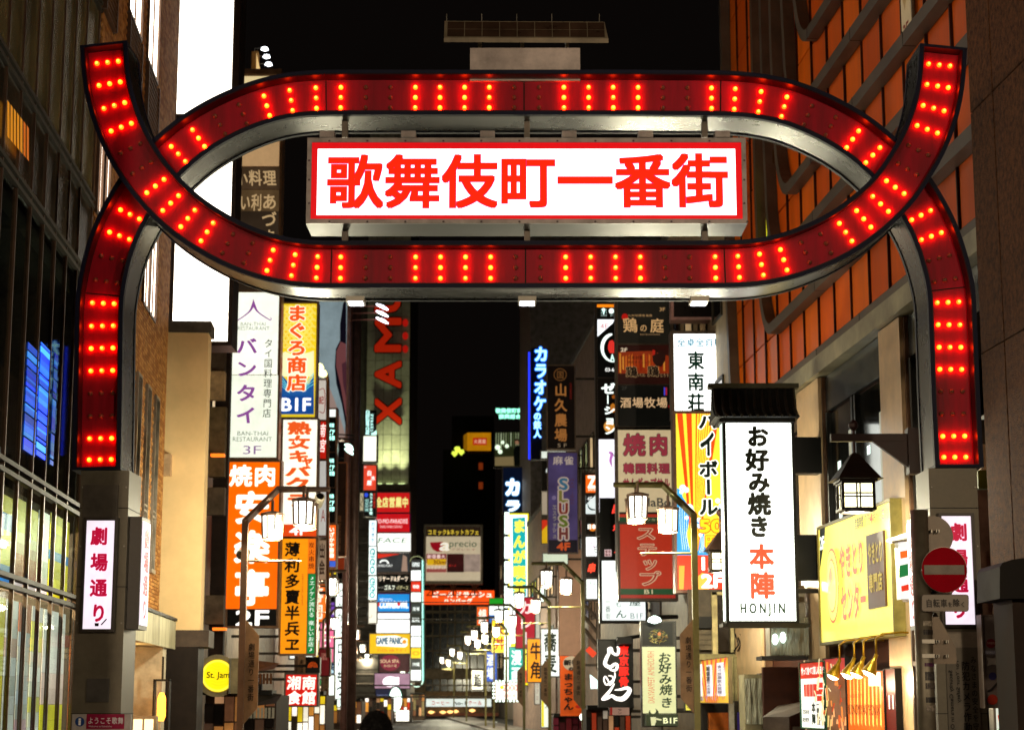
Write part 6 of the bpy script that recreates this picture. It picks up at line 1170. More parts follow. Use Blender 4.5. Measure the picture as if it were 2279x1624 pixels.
for k, (x, y, bx_) in enumerate(((72, 1190, 290), (190, 1180, 380), (265, 1175, 430), (365, 1160, 560))):
    sw, zw = onwall(x, y, NR - .75, 'N'); p = W(sw, NR - .75, zw); t = empty('gooseneck_lamp', p, ('farthest', 'second farthest', 'second nearest', 'nearest')[k] + ' of the four brass gooseneck lamps over the posters', 'lamp', 'brass gooseneck lamps over the posters')
    tilt = Matrix.Rotation(R(24), 3, W(1, 0, 0)); m = MB(); m.lathe(p, [(.115, 0), (.11, .03), (.06, .17), (.035, .22), (.03, .31)], 16, tilt); m.build('shade', t, GOLD, smooth=True)
    m = MB(); m.lathe(p - Vector((0, 0, .0)), [(.02, -.045), (.07, -.03), (.098, .0)], 14, tilt); m.build('bulb', t, em('#ffe9c8', 8, samp=True), smooth=True)
    L = bpy.data.lights.new('lamp_beam', 'POINT'); L.energy = 45; L.color = (1, .8, .5); L.shadow_soft_size = .05; o_l = bpy.data.objects.new('lamp_beam', L); COL.objects.link(o_l); o_l.parent = t; o_l.location = tilt @ Vector((0, 0, -.14))
    e = p + tilt @ Vector((0, 0, .3)); m = MB(); m.tube([e, e + Vector((0, 0, .24)), e + Vector((0, 0, .31)) + W(0, .1, 0), e + Vector((0, 0, .34)) + W(0, .4, 0), e + Vector((0, 0, .32)) + W(0, .75, 0)], .018, 7); m.build('arm', t, GOLD, smooth=True)
m = MB(); m.sbox(25.0, 27.3, NR - .3, NR - .05, .1, 2.2); c_ = m.build('shutter_panel', ob, dif('#77604c', .35, .2)); m = MB()
for x in (25.0, 26.2, 27.28): m.sbox(x, x + .06, NR - .33, NR - .29, .1, 3.2)
m.sbox(25, 27.3, NR - .33, NR - .29, 2.2, 2.27).sbox(24.7, 27.6, NR - .36, NR - .1, 3.15, 3.4); m.build('shutter_frame', ob, dif('#6a5648', .4, .4))

# right leg clutter: no-entry sign post
PD = 18.2; p = at(838, 1600, PD, 'N'); ne = empty('no_entry_post', (p.x, PD, .14), 'grey traffic sign post with a red no entry disc, white plate and stickers', 'traffic sign')
m = MB(); m.tube([(p.x, PD, .0), (p.x, PD, at(830, -160, PD, 'N').z)], .086, 16); m.build('post', ne, dif('#6a6252', .4, .5, .3), smooth=True)
def disc_at(c, r, y, mat, name, th=.012, asp=1.0):
    q = at(c[0], c[1], y, 'N'); m = MB(); m.lathe(q, [(r, 0), (r, th)], 40, Matrix(((1, 0, 0), (0, 0, -1), (0, 1, 0)))); return m.build(name, ne, mat)
pm = PD / 4150 / 3.648
disc_at((975, 323), 184 * pm, PD - .14, dif('#8f8678', .4, .4), 'sign_back', .01); RD = dif('#8a0414', .75, 0, .1); RD.node_tree.nodes['Principled BSDF'].inputs['Specular IOR Level'].default_value = .03
disc_at((975, 323), 180 * pm, PD - .155, RD, 'red_disc')
a, b = at(815, 360, PD - .17, 'N'), at(1137, 284, PD - .17, 'N'); m = MB(); m.wbox(a.x, b.x, PD - .172, PD - .168, a.z, b.z); m.build('white_bar', ne, dif('#7a7064', .5))
disc_at((882, 50), 165 * pm, PD + .12, dif('#574c40', .4, .5, .3), 'rear_disc'); disc_at((890, 450), 160 * pm, PD + .14, dif('#43342a', .4, .4), 'rear_disc')
s = Sign('plate', None, None, 'N', (792, 524, 1172, 660), d=PD - .12, th=.01, fw=0, body=False, parent=ne, arms=False)
def rrect(x0, y0, x1, y1, r): return [(cx_ + r * math.cos(t), cy_ + r * math.sin(t)) for cx_, cy_, t0 in ((x1 - r, y1 - r, 0), (x0 + r, y1 - r, math.pi / 2), (x0 + r, y0 + r, math.pi), (x1 - r, y0 + r, 1.5 * math.pi)) for t in [t0 + k * math.pi / 8 for k in range(5)]]
s.poly(rrect(790, 522, 1174, 662, 22), '#4f463c', 0); s.poly(rrect(794, 526, 1170, 658, 20), '#847a6e', 0); s.text('自転車', (820, 556, 1000, 632), '#2a2420', 0, .02); s.text('を', (1000, 580, 1040, 628), '#2a2420', 0, .01); s.text('除', (1040, 556, 1098, 624), '#2a2420', 0, .02); s.text('く', (1100, 578, 1146, 630), '#2a2420', 0, .01)
m = MB(); q = [at(x, y, PD + .1, 'N') for x, y in ((898, 668), (912, 672), (1070, 950), (1078, 1075), (1070, 1085), (752, 1085), (745, 1075), (750, 960), (862, 730))]; m.add(q + [v + Vector((0, .012, 0)) for v in q], [tuple(range(9)), tuple(range(9, 18))[::-1]] + [(i, (i + 1) % 9, 9 + (i + 1) % 9, 9 + i) for i in range(9)]); m.build('sign_back', ne, dif('#5c4e3e', .4, .5, .25))
m = MB()
for y in (905, 1022, 10, 490):
    for x in (865, 905, 925, 985, 1000):
        if y < 800 and x > 950: continue
        a, b = at(x, y + 12, PD + .05, 'N'), at(x + 6, y - 12, PD + .05, 'N'); m.wbox(a.x, b.x, PD + .02, PD + .1, a.z, b.z)
for y in (905, 1022): a, b = at(780, y + 16, PD, 'N'), at(880, y - 16, PD, 'N'); m.wbox(a.x, b.x, PD - .1, PD + .1, a.z, b.z)
m.build('clamp', ne, STEEL)
for k, (y, h, c_) in enumerate(((810, 40, '#2c2622'), (1078, 30, '#4a2440'), (1150, 70, '#3a3634'), (1240, 50, '#4c443e'), (1355, 45, '#2a2624'), (740, 40, '#8a8070'), (1420, 50, '#7a7064'))):
    a, b = at(828, y + h, PD, 'N'), at(880, y, PD, 'N'); st_ = MB(); n2 = 7; vs = []
    for j in range(n2):
        t = -1.9 + j * .5 / 1; X = p.x + .0885 * math.cos(t + .1); Yy = PD + .0885 * math.sin(t + .1); vs += [(X, Yy, a.z), (X, Yy, b.z)]
    st_.add(vs, [(2 * j, 2 * j + 2, 2 * j + 3, 2 * j + 1) for j in range(n2 - 1)]); st_.build('sticker', ne, dif(c_, .5, noise=.6, scale=40))
# far right bits: sticker board, dark rounded box
s = sg('sticker_board', 'grey cabinet side covered in round and torn stickers at the right edge', 'N', (1300, 700, 1420, 1430), 21.5, th=.2, fw=.02, frame=dif('#6a5a50', .5, .3), arms=False); s.face(None, mat=dif('#6a5c56', .5, .2))
for c_, r_, col_ in (((1353, 920), 38, '#6a1418'), ((1365, 1375), 42, '#a02c18'), ((1365, 1185), 32, '#34305c')): s.disc(c_, r_, col_); 
s.text('SHINJUKU', (1320, 908, 1386, 932), '#b89888', 0, .0); s.face((1310, 978, 1392, 1006), '#2c2624'); s.text('STREET', (1316, 982, 1386, 1002), '#9a8f88', 0, 0); s.poly([(1312, 1030), (1360, 1040), (1404, 1025), (1398, 1070), (1408, 1100), (1360, 1090), (1318, 1104), (1326, 1066)], '#8a8078'); s.stroke([(1320, 1310), (1355, 1290), (1400, 1240)], 16, '#26201e')
bx_ = empty('shutter_box', at(1550, 560, 20.5, 'N'), 'dark rounded awning box fixed to the stone pier at the right edge', 'awning box'); m = MB(); q = [at(x, y, 20.2, 'N') for x, y in ((1428, 555), (1428, 300), (1450, 265), (1530, 240), (1800, 200), (1800, 555))]; m.add(q + [v + Vector((0, 1.0, 0)) for v in q], [tuple(range(6)), tuple(range(6, 12))[::-1]] + [(i, (i + 1) % 6, 6 + (i + 1) % 6, 6 + i) for i in range(6)]); m.build('casing', bx_, dif('#17120c', .6))
m = MB(); a, b = at(1495, 720, 20.6, 'N'), at(1800, 555, 20.6, 'N'); m.wbox(a.x, b.x, 20.4, 21.2, .14, a.z + .2); m.build('column', bx_, dif('#2c2018', .7))
s = sg('light_box', 'small white light box with green and red marks low at the right edge', 'N', (1395, 1440, 1500, 1700), 24, th=.2, fw=.03, frame=STEEL, arms=False); s.face(None, '#e8ecd8', 1.0); s.stroke([(1415, 1500), (1425, 1560)], 14, '#d03020', .9); s.stroke([(1410, 1650), (1440, 1560), (1455, 1500)], 10, '#2a8a3c', .7)
s = sg('strip_sign', 'thin upright strip of striped lit sign squeezed behind the right gate leg', 'M', (1392, 960, 1425, 1530), 26, th=.2, fw=.01, frame=STEEL, arms=False); s.face((1392, 960, 1425, 1195), '#c8d0b8', .8); s.face((1396, 1195, 1425, 1255), '#e8602c', .9); s.face((1398, 1258, 1425, 1320), '#f0f4f0', 1.2); s.face((1400, 1322, 1425, 1430), '#1a7a3c', .8); s.face((1402, 1432, 1425, 1530), '#f0f4f0', 1.2)
# building glimpsed between right leg and pier
g2 = empty('cream_wing', W(24.5, NR - .2, 0), 'cream and louvred wall strip between the right gate leg and the stone pier', 'wall')
for (x0_, y0_, x1_, y1_), c_ in (((1278, 560, 1400, 770), '#d8b890'), ((1255, 770, 1410, 920), '#6a6a1c'), ((1255, 930, 1405, 2100), '#8a6a5a'), ((1268, 360, 1400, 555), '#4a4034'), ((1250, -500, 1370, -120), '#3a3430')):
    a, b = at(x0_, y1_, 24.6, 'M'), at(x1_, y0_, 24.6, 'M'); m = MB(); m.wbox(a.x, b.x, 24.6, 24.8, max(.1, a.z), b.z); m.build('panel', g2, dif(c_, .6, noise=.3))
for k in range(22):
    a, b = at(1262 + k * 5, 330 - k * 4, 24.5, 'M'), at(1264 + k * 5, -120, 24.5, 'M'); m = MB(); m.wbox(a.x, b.x, 24.45, 24.6, a.z, b.z); m.build('louvre_slat', g2, dif('#17130f', .5))

# low signs on the right between lamp and big sign
s = sg('sign', 'black ramen sign with flowing white brush characters and red side text', 'J', (275, 600, 650, 1350), 47, th=.25, fw=.03, frame=DARK); s.face(None, '#0c0605', .1)
s.stroke([(478, 668), (500, 700), (482, 760), (430, 740), (412, 690), (380, 700), (388, 740), (355, 810), (345, 870), (400, 905), (450, 870), (480, 880), (470, 930), (420, 940), (385, 915)], [16, 34, 30, 30, 34, 28, 34, 40, 44, 38, 34, 34, 30, 20, 8], '#fff8f4', 1.5)
s.stroke([(455, 960), (452, 1020), (420, 1060), (360, 1105), (330, 1050), (345, 1010), (380, 1060), (395, 1110), (440, 1060), (425, 1010), (380, 1000)], [10, 20, 20, 18, 16, 18, 16, 14, 18, 16, 10], '#fff8f4', 1.5)
s.stroke([(450, 1090), (400, 1170), (345, 1235), (310, 1270), (360, 1262), (420, 1230), (470, 1260), (540, 1265), (590, 1225), (625, 1165), (590, 1140), (530, 1155), (450, 1165)], [12, 30, 36, 24, 30, 34, 44, 54, 54, 44, 36, 26, 8], '#fff8f4', 1.5)
for i, c in enumerate('東京豚骨'): s.text(c, (496, 655 + i * 118, 618, 775 + i * 118), '#f41c10', .95, .05)
m = MB(); m.tube([at(480, 590, 46.7, 'J'), at(760, 545, 46.9, 'J')], .05, 6); m.wbox(at(470, 0, 46.5, 'J').x, at(640, 0, 46.5, 'J').x, 46.4, 46.8, at(0, 640, 46.5, 'J').z, at(0, 560, 46.5, 'J').z); m.build('spot_arm', s.root, DARK)
s = sg('sign', 'tall pale okonomiyaki sign with green brush characters, black photo top and B1F foot', 'J', (768, 395, 1148, 1570), 45.5, th=.3, fw=.03, frame=dif('#2c2820', .4, .3)); s.face((768, 672, 1148, 1430), '#d6d8a4', .9, var=.08, samp=True); s.face((768, 400, 1115, 655), '#14140c', .2)
for k in range(150):
    t = rnd.random() * 6.28; rr_ = rnd.random() ** .6; cx_, cy_ = 935 + 85 * rr_ * math.cos(t) * 1.25, 555 + 85 * rr_ * math.sin(t); l_ = rnd.uniform(8, 26); an = rnd.uniform(-.7, .5)
    s.eps = .0002; s.poly([(cx_, cy_), (cx_ + l_, cy_ + an * l_), (cx_ + l_, cy_ + an * l_ + 4), (cx_, cy_ + 4)], rnd.choice(['#7a8a20', '#b8a838', '#a86a20', '#d8c878', '#50601c']), .7)
s.eps = .004; s.disc((940, 535), 20, '#d07838', .8, k=10)
for i, (c, y) in enumerate((('お', 735), ('好', 850), ('み', 975), ('焼', 1095), ('き', 1240))): s.text(c, (920 + i * 6, y, 1075 + i * 6, y + 135), '#2a4a24', .1, .025, shear=.12)
s.text('HIROSHIMA TEPPANYAKI', (808, 732, 884, 1312), '#d0784c', .7, -.005, rot=True, shear=0)
s.face((790, 1440, 1150, 1568), '#3c4630', .3); s.text('B1F', (985, 1480, 1140, 1540), '#dce0b4', .95, .03); s.disc((875, 1430), 58, '#3c4630', .3, k=20); s.disc((868, 1400), 34, '#d6d8a4', .8, k=16); s.poly([(838, 1470), (900, 1470), (902, 1520), (885, 1565), (848, 1565)], '#c8caa0', .8); s.poly([(905, 1480), (965, 1495), (960, 1510), (900, 1500)], '#c8caa0', .8)
r = empty('spotlight', at(908, 380, 45, 'J'), 'small greenish white spotlight on a dark arm above the pale okonomiyaki sign', 'spotlight'); m = MB(); m.lathe(at(908, 392, 45, 'J'), [(.03, -.03), (.17, .02), (.14, .1), (.04, .15)], 12); m.build('bulb', r, em('#e4fff0', 5, samp=True), smooth=True); m = MB(); m.tube([at(908, 360, 45.1, 'J'), at(940, 335, 45.3, 'J'), at(1160, 330, 45.8, 'J')], .06, 6); m.build('arm', r, DARK)
s = sg('sign', 'small white sign with red edges and a katakana at street level under the ramen sign', 'J', (395, 1362, 620, 1450), 50, th=.2, fw=.02, frame=DARK); s.face(None, '#b8907c', .55); s.text('ラン', (480, 1375, 540, 1440), '#4a2420', 0, .02, 'v'); s.face((400, 1362, 425, 1450), '#b02018', .5)
s = Sign('poster', 'yellow and red rayed poster with white strips on the low grey wall', 'poster', 'O', (248, 880, 590, 1325), n=NR - .9, th=.06, fw=.02, frame=dif('#6a5a40', .5), arms=False); s.face(None, '#e8b824', .8, var=.1); U = s.R; uw, uh = U[1] - U[0], U[3] - U[2]
for k in range(7): a_ = .02 + k * .15; s.poly(None, '#d8381c', .75, uvp=[(U[0] + uw * a_, U[3]), (U[0] + uw * (a_ + .06), U[3]), (U[0] + uw * (.48 + (a_ - .48) * .4), U[2]), (U[0] + uw * (.45 + (a_ - .48) * .4), U[2])])
for a_, b_, h0 in ((.02, .16, .08), (.36, .5, .12), (.7, .88, .1)):
    s.face(None, '#dcdce8', .9, uvr=(U[0] + uw * a_, U[0] + uw * b_, U[2] + uh * .15, U[3] - uh * h0)); s.text('食べ放題飲み放題', None, '#7a5a70', .3, .02, 'v', uvr=(U[0] + uw * (a_ + .02), U[0] + uw * (b_ - .02), U[2] + uh * .2, U[3] - uh * (h0 + .05)))
s.text('超個室', None, '#2a2430', 0, .04, 'v', uvr=(U[0] + uw * .38, U[0] + uw * .5, U[2] + uh * .5, U[3] - uh * .15))
for k in range(26): x_ = U[0] + uw * rnd.random() * .96; z_ = U[2] + uh * rnd.random() * .16; s.poly(None, rnd.choice(['#6a70c8', '#8a8ad8', '#b8405c', '#e8e0f0']), .8, uvp=[(x_, z_), (x_ + .05, z_ + .01), (x_ + .06, z_ + .08), (x_ + .01, z_ + .06)])
# low wall, windows, plastic sheet box behind
lw = empty('old_shopfront', W(40, NR - .5, 0), 'worn grey shopfront with cream window frames and wooden doors low on the right', 'building')
def pan(c, x0_, y0_, x1_, y1_, d, col_, name='panel', mat=None, th=.2, lo=None):
    a, b = at(x0_, y1_, d, c), at(x1_, y0_, d, c); m = MB(); m.wbox(a.x, b.x, d, d + th, max(.1, a.z if lo is None else lo), b.z); return m.build(name, lw, mat or dif(col_, .65, noise=.35))
pan('O', 150, 100, 960, 800, 43.6, '#564c40'); pan('O', 230, 800, 960, 1310, 43.0, '#8a8058'); pan('O', 850, 150, 940, 970, 42.6, '#b8b888', 'pilaster'); 
for x0_, y0_, x1_, y1_ in ((410, 130, 455, 800), (610, 480, 640, 780), (400, 130, 640, 160)): pan('O', x0_, y0_, x1_, y1_, 43.2, '#b8a878', 'window_frame')
pan('O', 460, 160, 612, 775, 43.4, '#2a1c14', 'dark_glass', dif('#1a120c', .1)); pan('O', 232, 395, 420, 520, 43.3, '#0c0907', 'vent', DARK)
for k in range(4): pan('O', 235, 540 + k * 55, 408, 590 + k * 55, 43.4, '#6a5e4c', 'board')
for k in range(6): pan('O', 600 + k * 42, 830, 638 + k * 42, 1305, 42.9, ('#8c8258', '#857b54', '#90865c')[k % 3], 'board')
pan('O', 240, 1335, 590, 1700, 43, '#14100c', 'doorway', DARK); pan('O', 370, 1435, 515, 1700, 42.7, '#b8641c', 'door', dif('#a8581c', .5, noise=.4)); pan('O', 518, 1435, 580, 1700, 42.7, '#b8641c', 'door', dif('#9a4c18', .5, noise=.4)); pan('O', 590, 1320, 640, 1700, 42.6, '#9a9484', 'post')
pan('O', 640, 1310, 760, 1700, 42.8, '#3a3020', 'panel'); pan('O', 690, 1430, 750, 1700, 42.4, '#281c4c', 'banner', em('#2a1a5c', .5)); 
m = MB(); 
for k in range(5): m.tube([at(650 + k * 30, 580 + (k % 2) * 40, 42.4, 'O'), at(690 + k * 24, 700, 42.4, 'O'), at(640 + k * 40, 770, 42.5, 'O')], .02, 5)
m.build('cable', lw, DARK)
pc = empty('plastic_sheet_box', at(860, 1300, 38, 'O'), 'tall box with crinkled clear plastic sheet front reflecting lamps', 'sheet box'); a, b = at(765, 1560, 38, 'O'), at(955, 1020, 38, 'O'); m = MB(); m.wbox(a.x, b.x, 38.1, 39, .14, b.z); m.build('body', pc, dif('#8a8266', .5, noise=.3)); c2 = at(1155, 1000, 38.8, 'O')
m = MB(); m.wbox(b.x + .01, c2.x, 38.6, 39.1, .14, b.z + .03); m.build('side_box', pc, dif('#5a5250', .6, noise=.2))
m_, t_, p_ = newmat('plastic_sheet'); p_.inputs['Base Color'].default_value = (.35, .36, .28, 1); p_.inputs['Roughness'].default_value = .12; tc = t_.nodes.new('ShaderNodeTexCoord'); mp = t_.nodes.new('ShaderNodeMapping'); mp.inputs['Scale'].default_value = (7, 7, 1.2); n_2 = t_.nodes.new('ShaderNodeTexNoise'); n_2.inputs['Scale'].default_value = 1.6; n_2.inputs['Detail'].default_value = 3; bp = t_.nodes.new('ShaderNodeBump'); bp.inputs['Strength'].default_value = 1; bp.inputs['Distance'].default_value = .15
t_.links.new(tc.outputs['Object'], mp.inputs[0]); t_.links.new(mp.outputs[0], n_2.inputs['Vector']); t_.links.new(n_2.outputs['Fac'], bp.inputs['Height']); t_.links.new(bp.outputs[0], p_.inputs['Normal']); SHEET = m_
for k in range(3): q0 = a.x + (b.x - a.x) * k / 3; m = MB(); m.wbox(q0 + .01, q0 + (b.x - a.x) / 3 - .01, 38.04, 38.1, a.z, b.z - .08); m.build('sheet', pc, SHEET)
cab = empty('show_window', W(35.5, NR - .4, 2.6), 'metal framed show window with crinkled reflections above a narrow ledge', 'window')
a, b = at(1040, 835, 35.2, 'O'), at(1425, 520, 35.2, 'O'); m = MB(); m.wbox(a.x, b.x, 35.3, 35.9, a.z, b.z + .8); m.build('box', cab, dif('#8f8672', .4, .3)); m = MB(); m.wbox(a.x + .02, a.x + .72, 35.24, 35.3, a.z + .04, b.z + .2); m.build('sheet', cab, SHEET)
m = MB(); a, b = at(925, 895, 34.9, 'O'), at(1425, 850, 34.9, 'O'); m.wbox(a.x, b.x, 34.7, 35.5, a.z + .05, a.z + .12); m.build('ledge', cab, DARK)
for x, y in ((1085, 665), (1170, 645)): m = MB(); m.lathe(at(x, y, 35.15, 'O'), [(.02, -.06), (.06, 0), (.05, .1), (.02, .14)], 8); m.build('bulb', cab, em('#e8fff4', 3), smooth=True)
db = empty('counter', at(1150, 1550, 36, 'O'), 'grey counter with sloping top low beside the menu poster', 'counter'); a, b = at(950, 1480, 36, 'O'), at(1235, 1480, 36, 'O'); m = MB(); m.add([(a.x, 36, .14), (b.x, 36, .14), (b.x, 36, a.z), (a.x, 36, a.z), (a.x + .5, 37.5, a.z + .2), (b.x + 1.2, 37.5, a.z + .4)], [(0, 1, 2, 3), (3, 2, 5, 4)]); m.build('body', db, dif('#4a4038', .6)); 
mr = MB(); mr.wbox(at(960, 1010, 37.5, 'O').x, at(1380, 1010, 37.5, 'O').x, 37.6, 37.8, .1, at(0, 940, 37.5, 'O').z); mr.build('back_wall', db, dif('#3a1c12', .7))

# small plates on the orange wall
def wrect(name, label, s0, s1, z0, z1, frame):
    t = Sign(name, label, 'sign', 'P', (1800, 300, 1801, 301), n=NR - .06, body=False, arms=False); t.root.location = W((s0 + s1) / 2, NR - .06, z0); t.R = (-s1, -s0, z0, z1)
    m = MB(); m.box(t.O, t.U, Z_, t.N, -s1 - .05, -s0 + .05, z0 - .05, z1 + .05, -.05, -.012); m.build('frame', t.root, frame); return t
t = wrect('wall_sign', 'narrow yellow lit sign with teal characters between the curved grey fins', 37.6, 38.3, 11.2, 13.1, dif('#4a3a1c', .5)); t.face(None, '#e8e020', .9); t.text('生月', None, '#1c8a5a', .5, .05, 'v', uvr=(-38.25, -37.65, 11.3, 12.6))
t = wrect('floor_plate', 'small pale plate marked 3F set into the orange panels', 27.0, 27.5, 11.76, 12.8, dif('#6a5a44', .5)); t.face(None, '#b8a078', .5); t.text('3F', None, '#8a2c1c', .2, .02, uvr=(-27.4, -27.1, 11.85, 12.1)); t.poly(None, '#a08050', .4, uvp=[(-27.4, 12.6), (-27.1, 12.6), (-27.25, 12.3)])
# ================================================================== lantern street lamps
LANT = em('#fbfff0', 3.6, samp=True); LP = dif('#6e6638', .45, .4, .15); LPB = dif('#6b5140', .45, .4, .15)
def lantern(root, c, pw=0):
    l = empty('lantern', c, parent=root); c = Vector(c)
    m = MB(); m.lathe(c + Vector((0, 0, .2)), [(.22, 0), (.24, .02), (.24, .05), (.1, .09), (.03, .1), (.03, .3)], 8); m.lathe(c - Vector((0, 0, .26)), [(.13, 0), (.2, .02), (.2, .045)], 8)
    for k in range(8):
        t = 2 * math.pi * (k + .5) / 8; a, b = c + Vector((.205 * math.cos(t), .205 * math.sin(t), .21)), c + Vector((.185 * math.cos(t), .185 * math.sin(t), -.22)); m.tube([a, b], .02, 4, False)
    m.build('cage', l, LPB); m = MB(); m.lathe(c - Vector((0, 0, .2)), [(.165, 0), (.185, .4)], 8); m.build('glass', l, LANT)
    if pw:
        L = bpy.data.lights.new('lantern_light', 'POINT'); L.energy = pw; L.color = (1, .93, .66); L.shadow_soft_size = .07; o = bpy.data.objects.new('lantern_light', L); COL.objects.link(o); o.parent = l; o.location = (0, 0, -.36)
def street_lamp(s_, n_, dr, label, pm=LP, full=True):
    """dr = +1: arms reach to the right"""
    b = W(s_, n_, .14); t = empty('lantern_street_lamp', b, label, 'street lamp', 'lantern street lamps along the kerbs'); X = lambda dx, dz, dy=0: b + Vector((dr * dx, dy, dz - .14))
    m = MB(); m.wbox(b.x - .06, b.x + .06, b.y - .06, b.y + .06, .14, 5.42); m.build('post', t, pm)
    m = MB(); P = [X(0, 5.38), X(.62, 6.0), X(1.62, 6.0)]; m.tube(P, [.075, .07, .05], 4); m.build('arm', t, pm)
    m = MB(); m.tube([X(0, 4.62), X(1.0, 4.62), X(1.1, 4.62)], [.025, .025, .008], 6); m.build('finial_rod', t, pm)
    m = MB(); m.wbox(*sorted((X(1.15, 0).x - .03, X(1.15, 0).x + .03)), b.y - .32, b.y + .32, 5.95, 6.04); m.build('cross_bar', t, pm)
    for dx, dz, dy in ((1.15, 5.52, -.3), (1.15, 5.5, .3), (.52, 5.28, 0)): lantern(t, X(dx, dz, dy), 380 if s_ < 45 else 200 if s_ < 95 else 420 if s_ < 130 else 900)
    for dx, z0, z1 in ((.52, 5.55, 5.85),): m = MB(); m.tube([X(dx, z0), X(dx, z1)], .015, 5); m.build('rod', t, pm)
    if full:
        q = [X(.02, 3.55), X(.32, 3.2), X(.32, 1.85), X(.02, 1.5)] if dr > 0 else [X(.02, 3.35), X(.32, 3.0), X(.32, 1.75), X(.02, 1.4)]
        o = [v + Vector((0, -.015, 0)) for v in q] + [v + Vector((0, .015, 0)) for v in q]
        m = MB(); m.add(o, [(0, 1, 2, 3), (7, 6, 5, 4), (0, 4, 5, 1), (1, 5, 6, 2), (2, 6, 7, 3), (3, 7, 4, 0)]); pl = m.build('name_plate', t, dif('#8a6848', .5, .2))
        V, F = layout('劇場通り一番街', .13, 1.1, .01, 'v'); x0_ = min(q[0].x, q[1].x) + .1; m = MB(); m.add([(x0_ + x, b.y - .02 - l * .0003, q[2].z + .02 + y + .1) for x, y, l in V], F); m.build('lettering', t, dif('#1c120c', .5, noise=0))
    return t
def lamp_s(x, y_=0, n_=0): return onwall(x, 1200, n_)[0]
street_lamp(lamp_s(545, n_=-2.8), -2.8, 1, 'lantern street lamp with brown name plate in front of the orange barbecue sign', LPB).location.z -= .28
street_lamp(lamp_s(1545, n_=6.1), 6.1, -1, 'yellowish lantern street lamp left of the big white roofed sign')
Lx = [(665, 'lantern street lamp with plate just below the amber brush sign'), (723, 'lantern street lamp before the glowing white script column, taller in view'), (752, 'lantern street lamp beside the lower white script sign'), (776, 'lantern street lamp left of the arcade fascia signs'), (792, 'lantern street lamp low before the grey tower foot')]
for x, l in Lx: street_lamp(lamp_s(x, n_=-3.1), -3.1, 1, l, LPB, x < 760)
Rx = [(1296, 'lantern street lamp in front of the blank pinkish wall panel'), (1222, 'lantern street lamp below the blank greenish box sign'), (1166, 'lantern street lamp overlapping the foot of the manga cafe sign'), (1127, 'lantern street lamp above the price board with bulbs'), (1100, 'lantern street lamp against the dark office block'), (1082, 'small right hand lantern street lamp just before the office block edge'), (1040, 'tiny lantern street lamp in front of the middle of the office block'), (1012, 'tiniest right hand lantern street lamp, nearest the street end')]
for x, l in Rx: street_lamp(lamp_s(x, n_=6.1), 6.1, -1, l, LP, x > 1150)

# security cameras on the first left lamp
def cctv(p, ax, label):
    t = empty('security_camera', p, label, 'security camera'); rot = Vector((0, 0, 1)).rotation_difference(Vector(ax).normalized()).to_matrix()
    m = MB(); m.lathe(p, [(.07, -.16), (.105, -.12), (.11, .12), (.1, .16)], 14, rot); m.build('housing', t, dif('#b0a894', .4, .2), smooth=True); m = MB(); m.lathe(p, [(.085, .161), (.06, .166)], 14, rot); m.build('lens', t, dif('#0c0b0b', .1)); m = MB(); m.tube([p, p + Vector((.0, .05, .25))], .03, 6); m.build('bracket', t, DARK)
cctv(at(118, 500, 39.2, 'B'), (-.3, -1, -.25), 'white bullet security camera on the post of the first left lamp')
cctv(at(598, 165, 39.4, 'B'), (.25, -.7, .5), 'pale security camera at the end of the first left lamp arm')

# ================================================================== street level clutter
def shop(label, c, rect, d, cols, n=6):
    x0_, y0_, x1_, y1_ = rect; a, b = at(x0_, y1_, d, c), at(x1_, y0_, d, c); t = empty('shopfront', ((a.x + b.x) / 2, d, 0), label, 'shopfront')
    m = MB(); m.wbox(a.x, b.x, d + .3, d + 3, .14, b.z); m.build('wall', t, dif('#4a3c34', .7)); k = 0; m = MB(); m.wbox(a.x, b.x, d - .6, d + .3, b.z, b.z + .12); m.build('awning', t, DARK)
    for i in range(n):
        xa = a.x + (b.x - a.x) * i / n; xb = a.x + (b.x - a.x) * (i + 1) / n - .04; z = .5
        while z < b.z - .2:
            h = rnd.uniform(.3, .9); c_, st_ = rnd.choice(cols); m = MB(); m.wbox(xa, xb, d + .2, d + .29, z, min(z + h, b.z) - .04); m.build('display_panel', t, em(c_, st_, var=.5)); z += h
    return t
BRT = [('#f8f0d8', 1.5), ('#f2d020', 1.0), ('#e04020', .8), ('#fff6e8', 1.7), ('#b87838', .6), ('#3a2a20', .2), ('#f0a040', .9)]
DIM = [('#5a4030', .4), ('#2a201a', .1), ('#b87a40', .6), ('#8a5a3c', .4), ('#201814', .05), ('#d8a070', .6)]
shop('bright crowded shopfront under the square red brush sign', 'B', (385, 1400, 640, 1660), 60, BRT, 7)
shop('bright shopfront with mixed posters before the grey tower foot', 'D', (600, 1330, 770, 1640), 136, BRT, 6)
shop('glowing shopfront behind the head of the passer-by, seen down the street', 'D', (290, 1330, 600, 1640), 122, BRT + DIM, 9)
shop('dim brown shopfront low on the left behind the round yellow sign', 'T', (1290, 1400, 1753, 1640), 47, DIM, 7)
shop('bright glass shopfront low at the far left side of the street', 'D', (20, 1360, 330, 1640), 105, BRT + DIM, 7)
shop('low colourful shopfront right of the hanging orange banner', 'G', (1210, 1400, 1700, 1700), 54, DIM + [('#d8c8b0', .6), ('#c04020', .5)], 8)
shop('dark red and blue shopfront beneath the hanging orange banner', 'G', (850, 1480, 1200, 1700), 66, [('#4a0c14', .4), ('#6a1018', .4), ('#3a1014', .3), ('#7a2030', .4)], 5)
shop('tiny glittering shopfronts at the far end on the right', 'G', (540, 1265, 720, 1640), 118, BRT + DIM, 5)
shop('low lit shop windows at the street end on the left of the office block', 'D', (770, 1300, 900, 1640), 155, DIM + [('#8a7a50', .6)], 5)
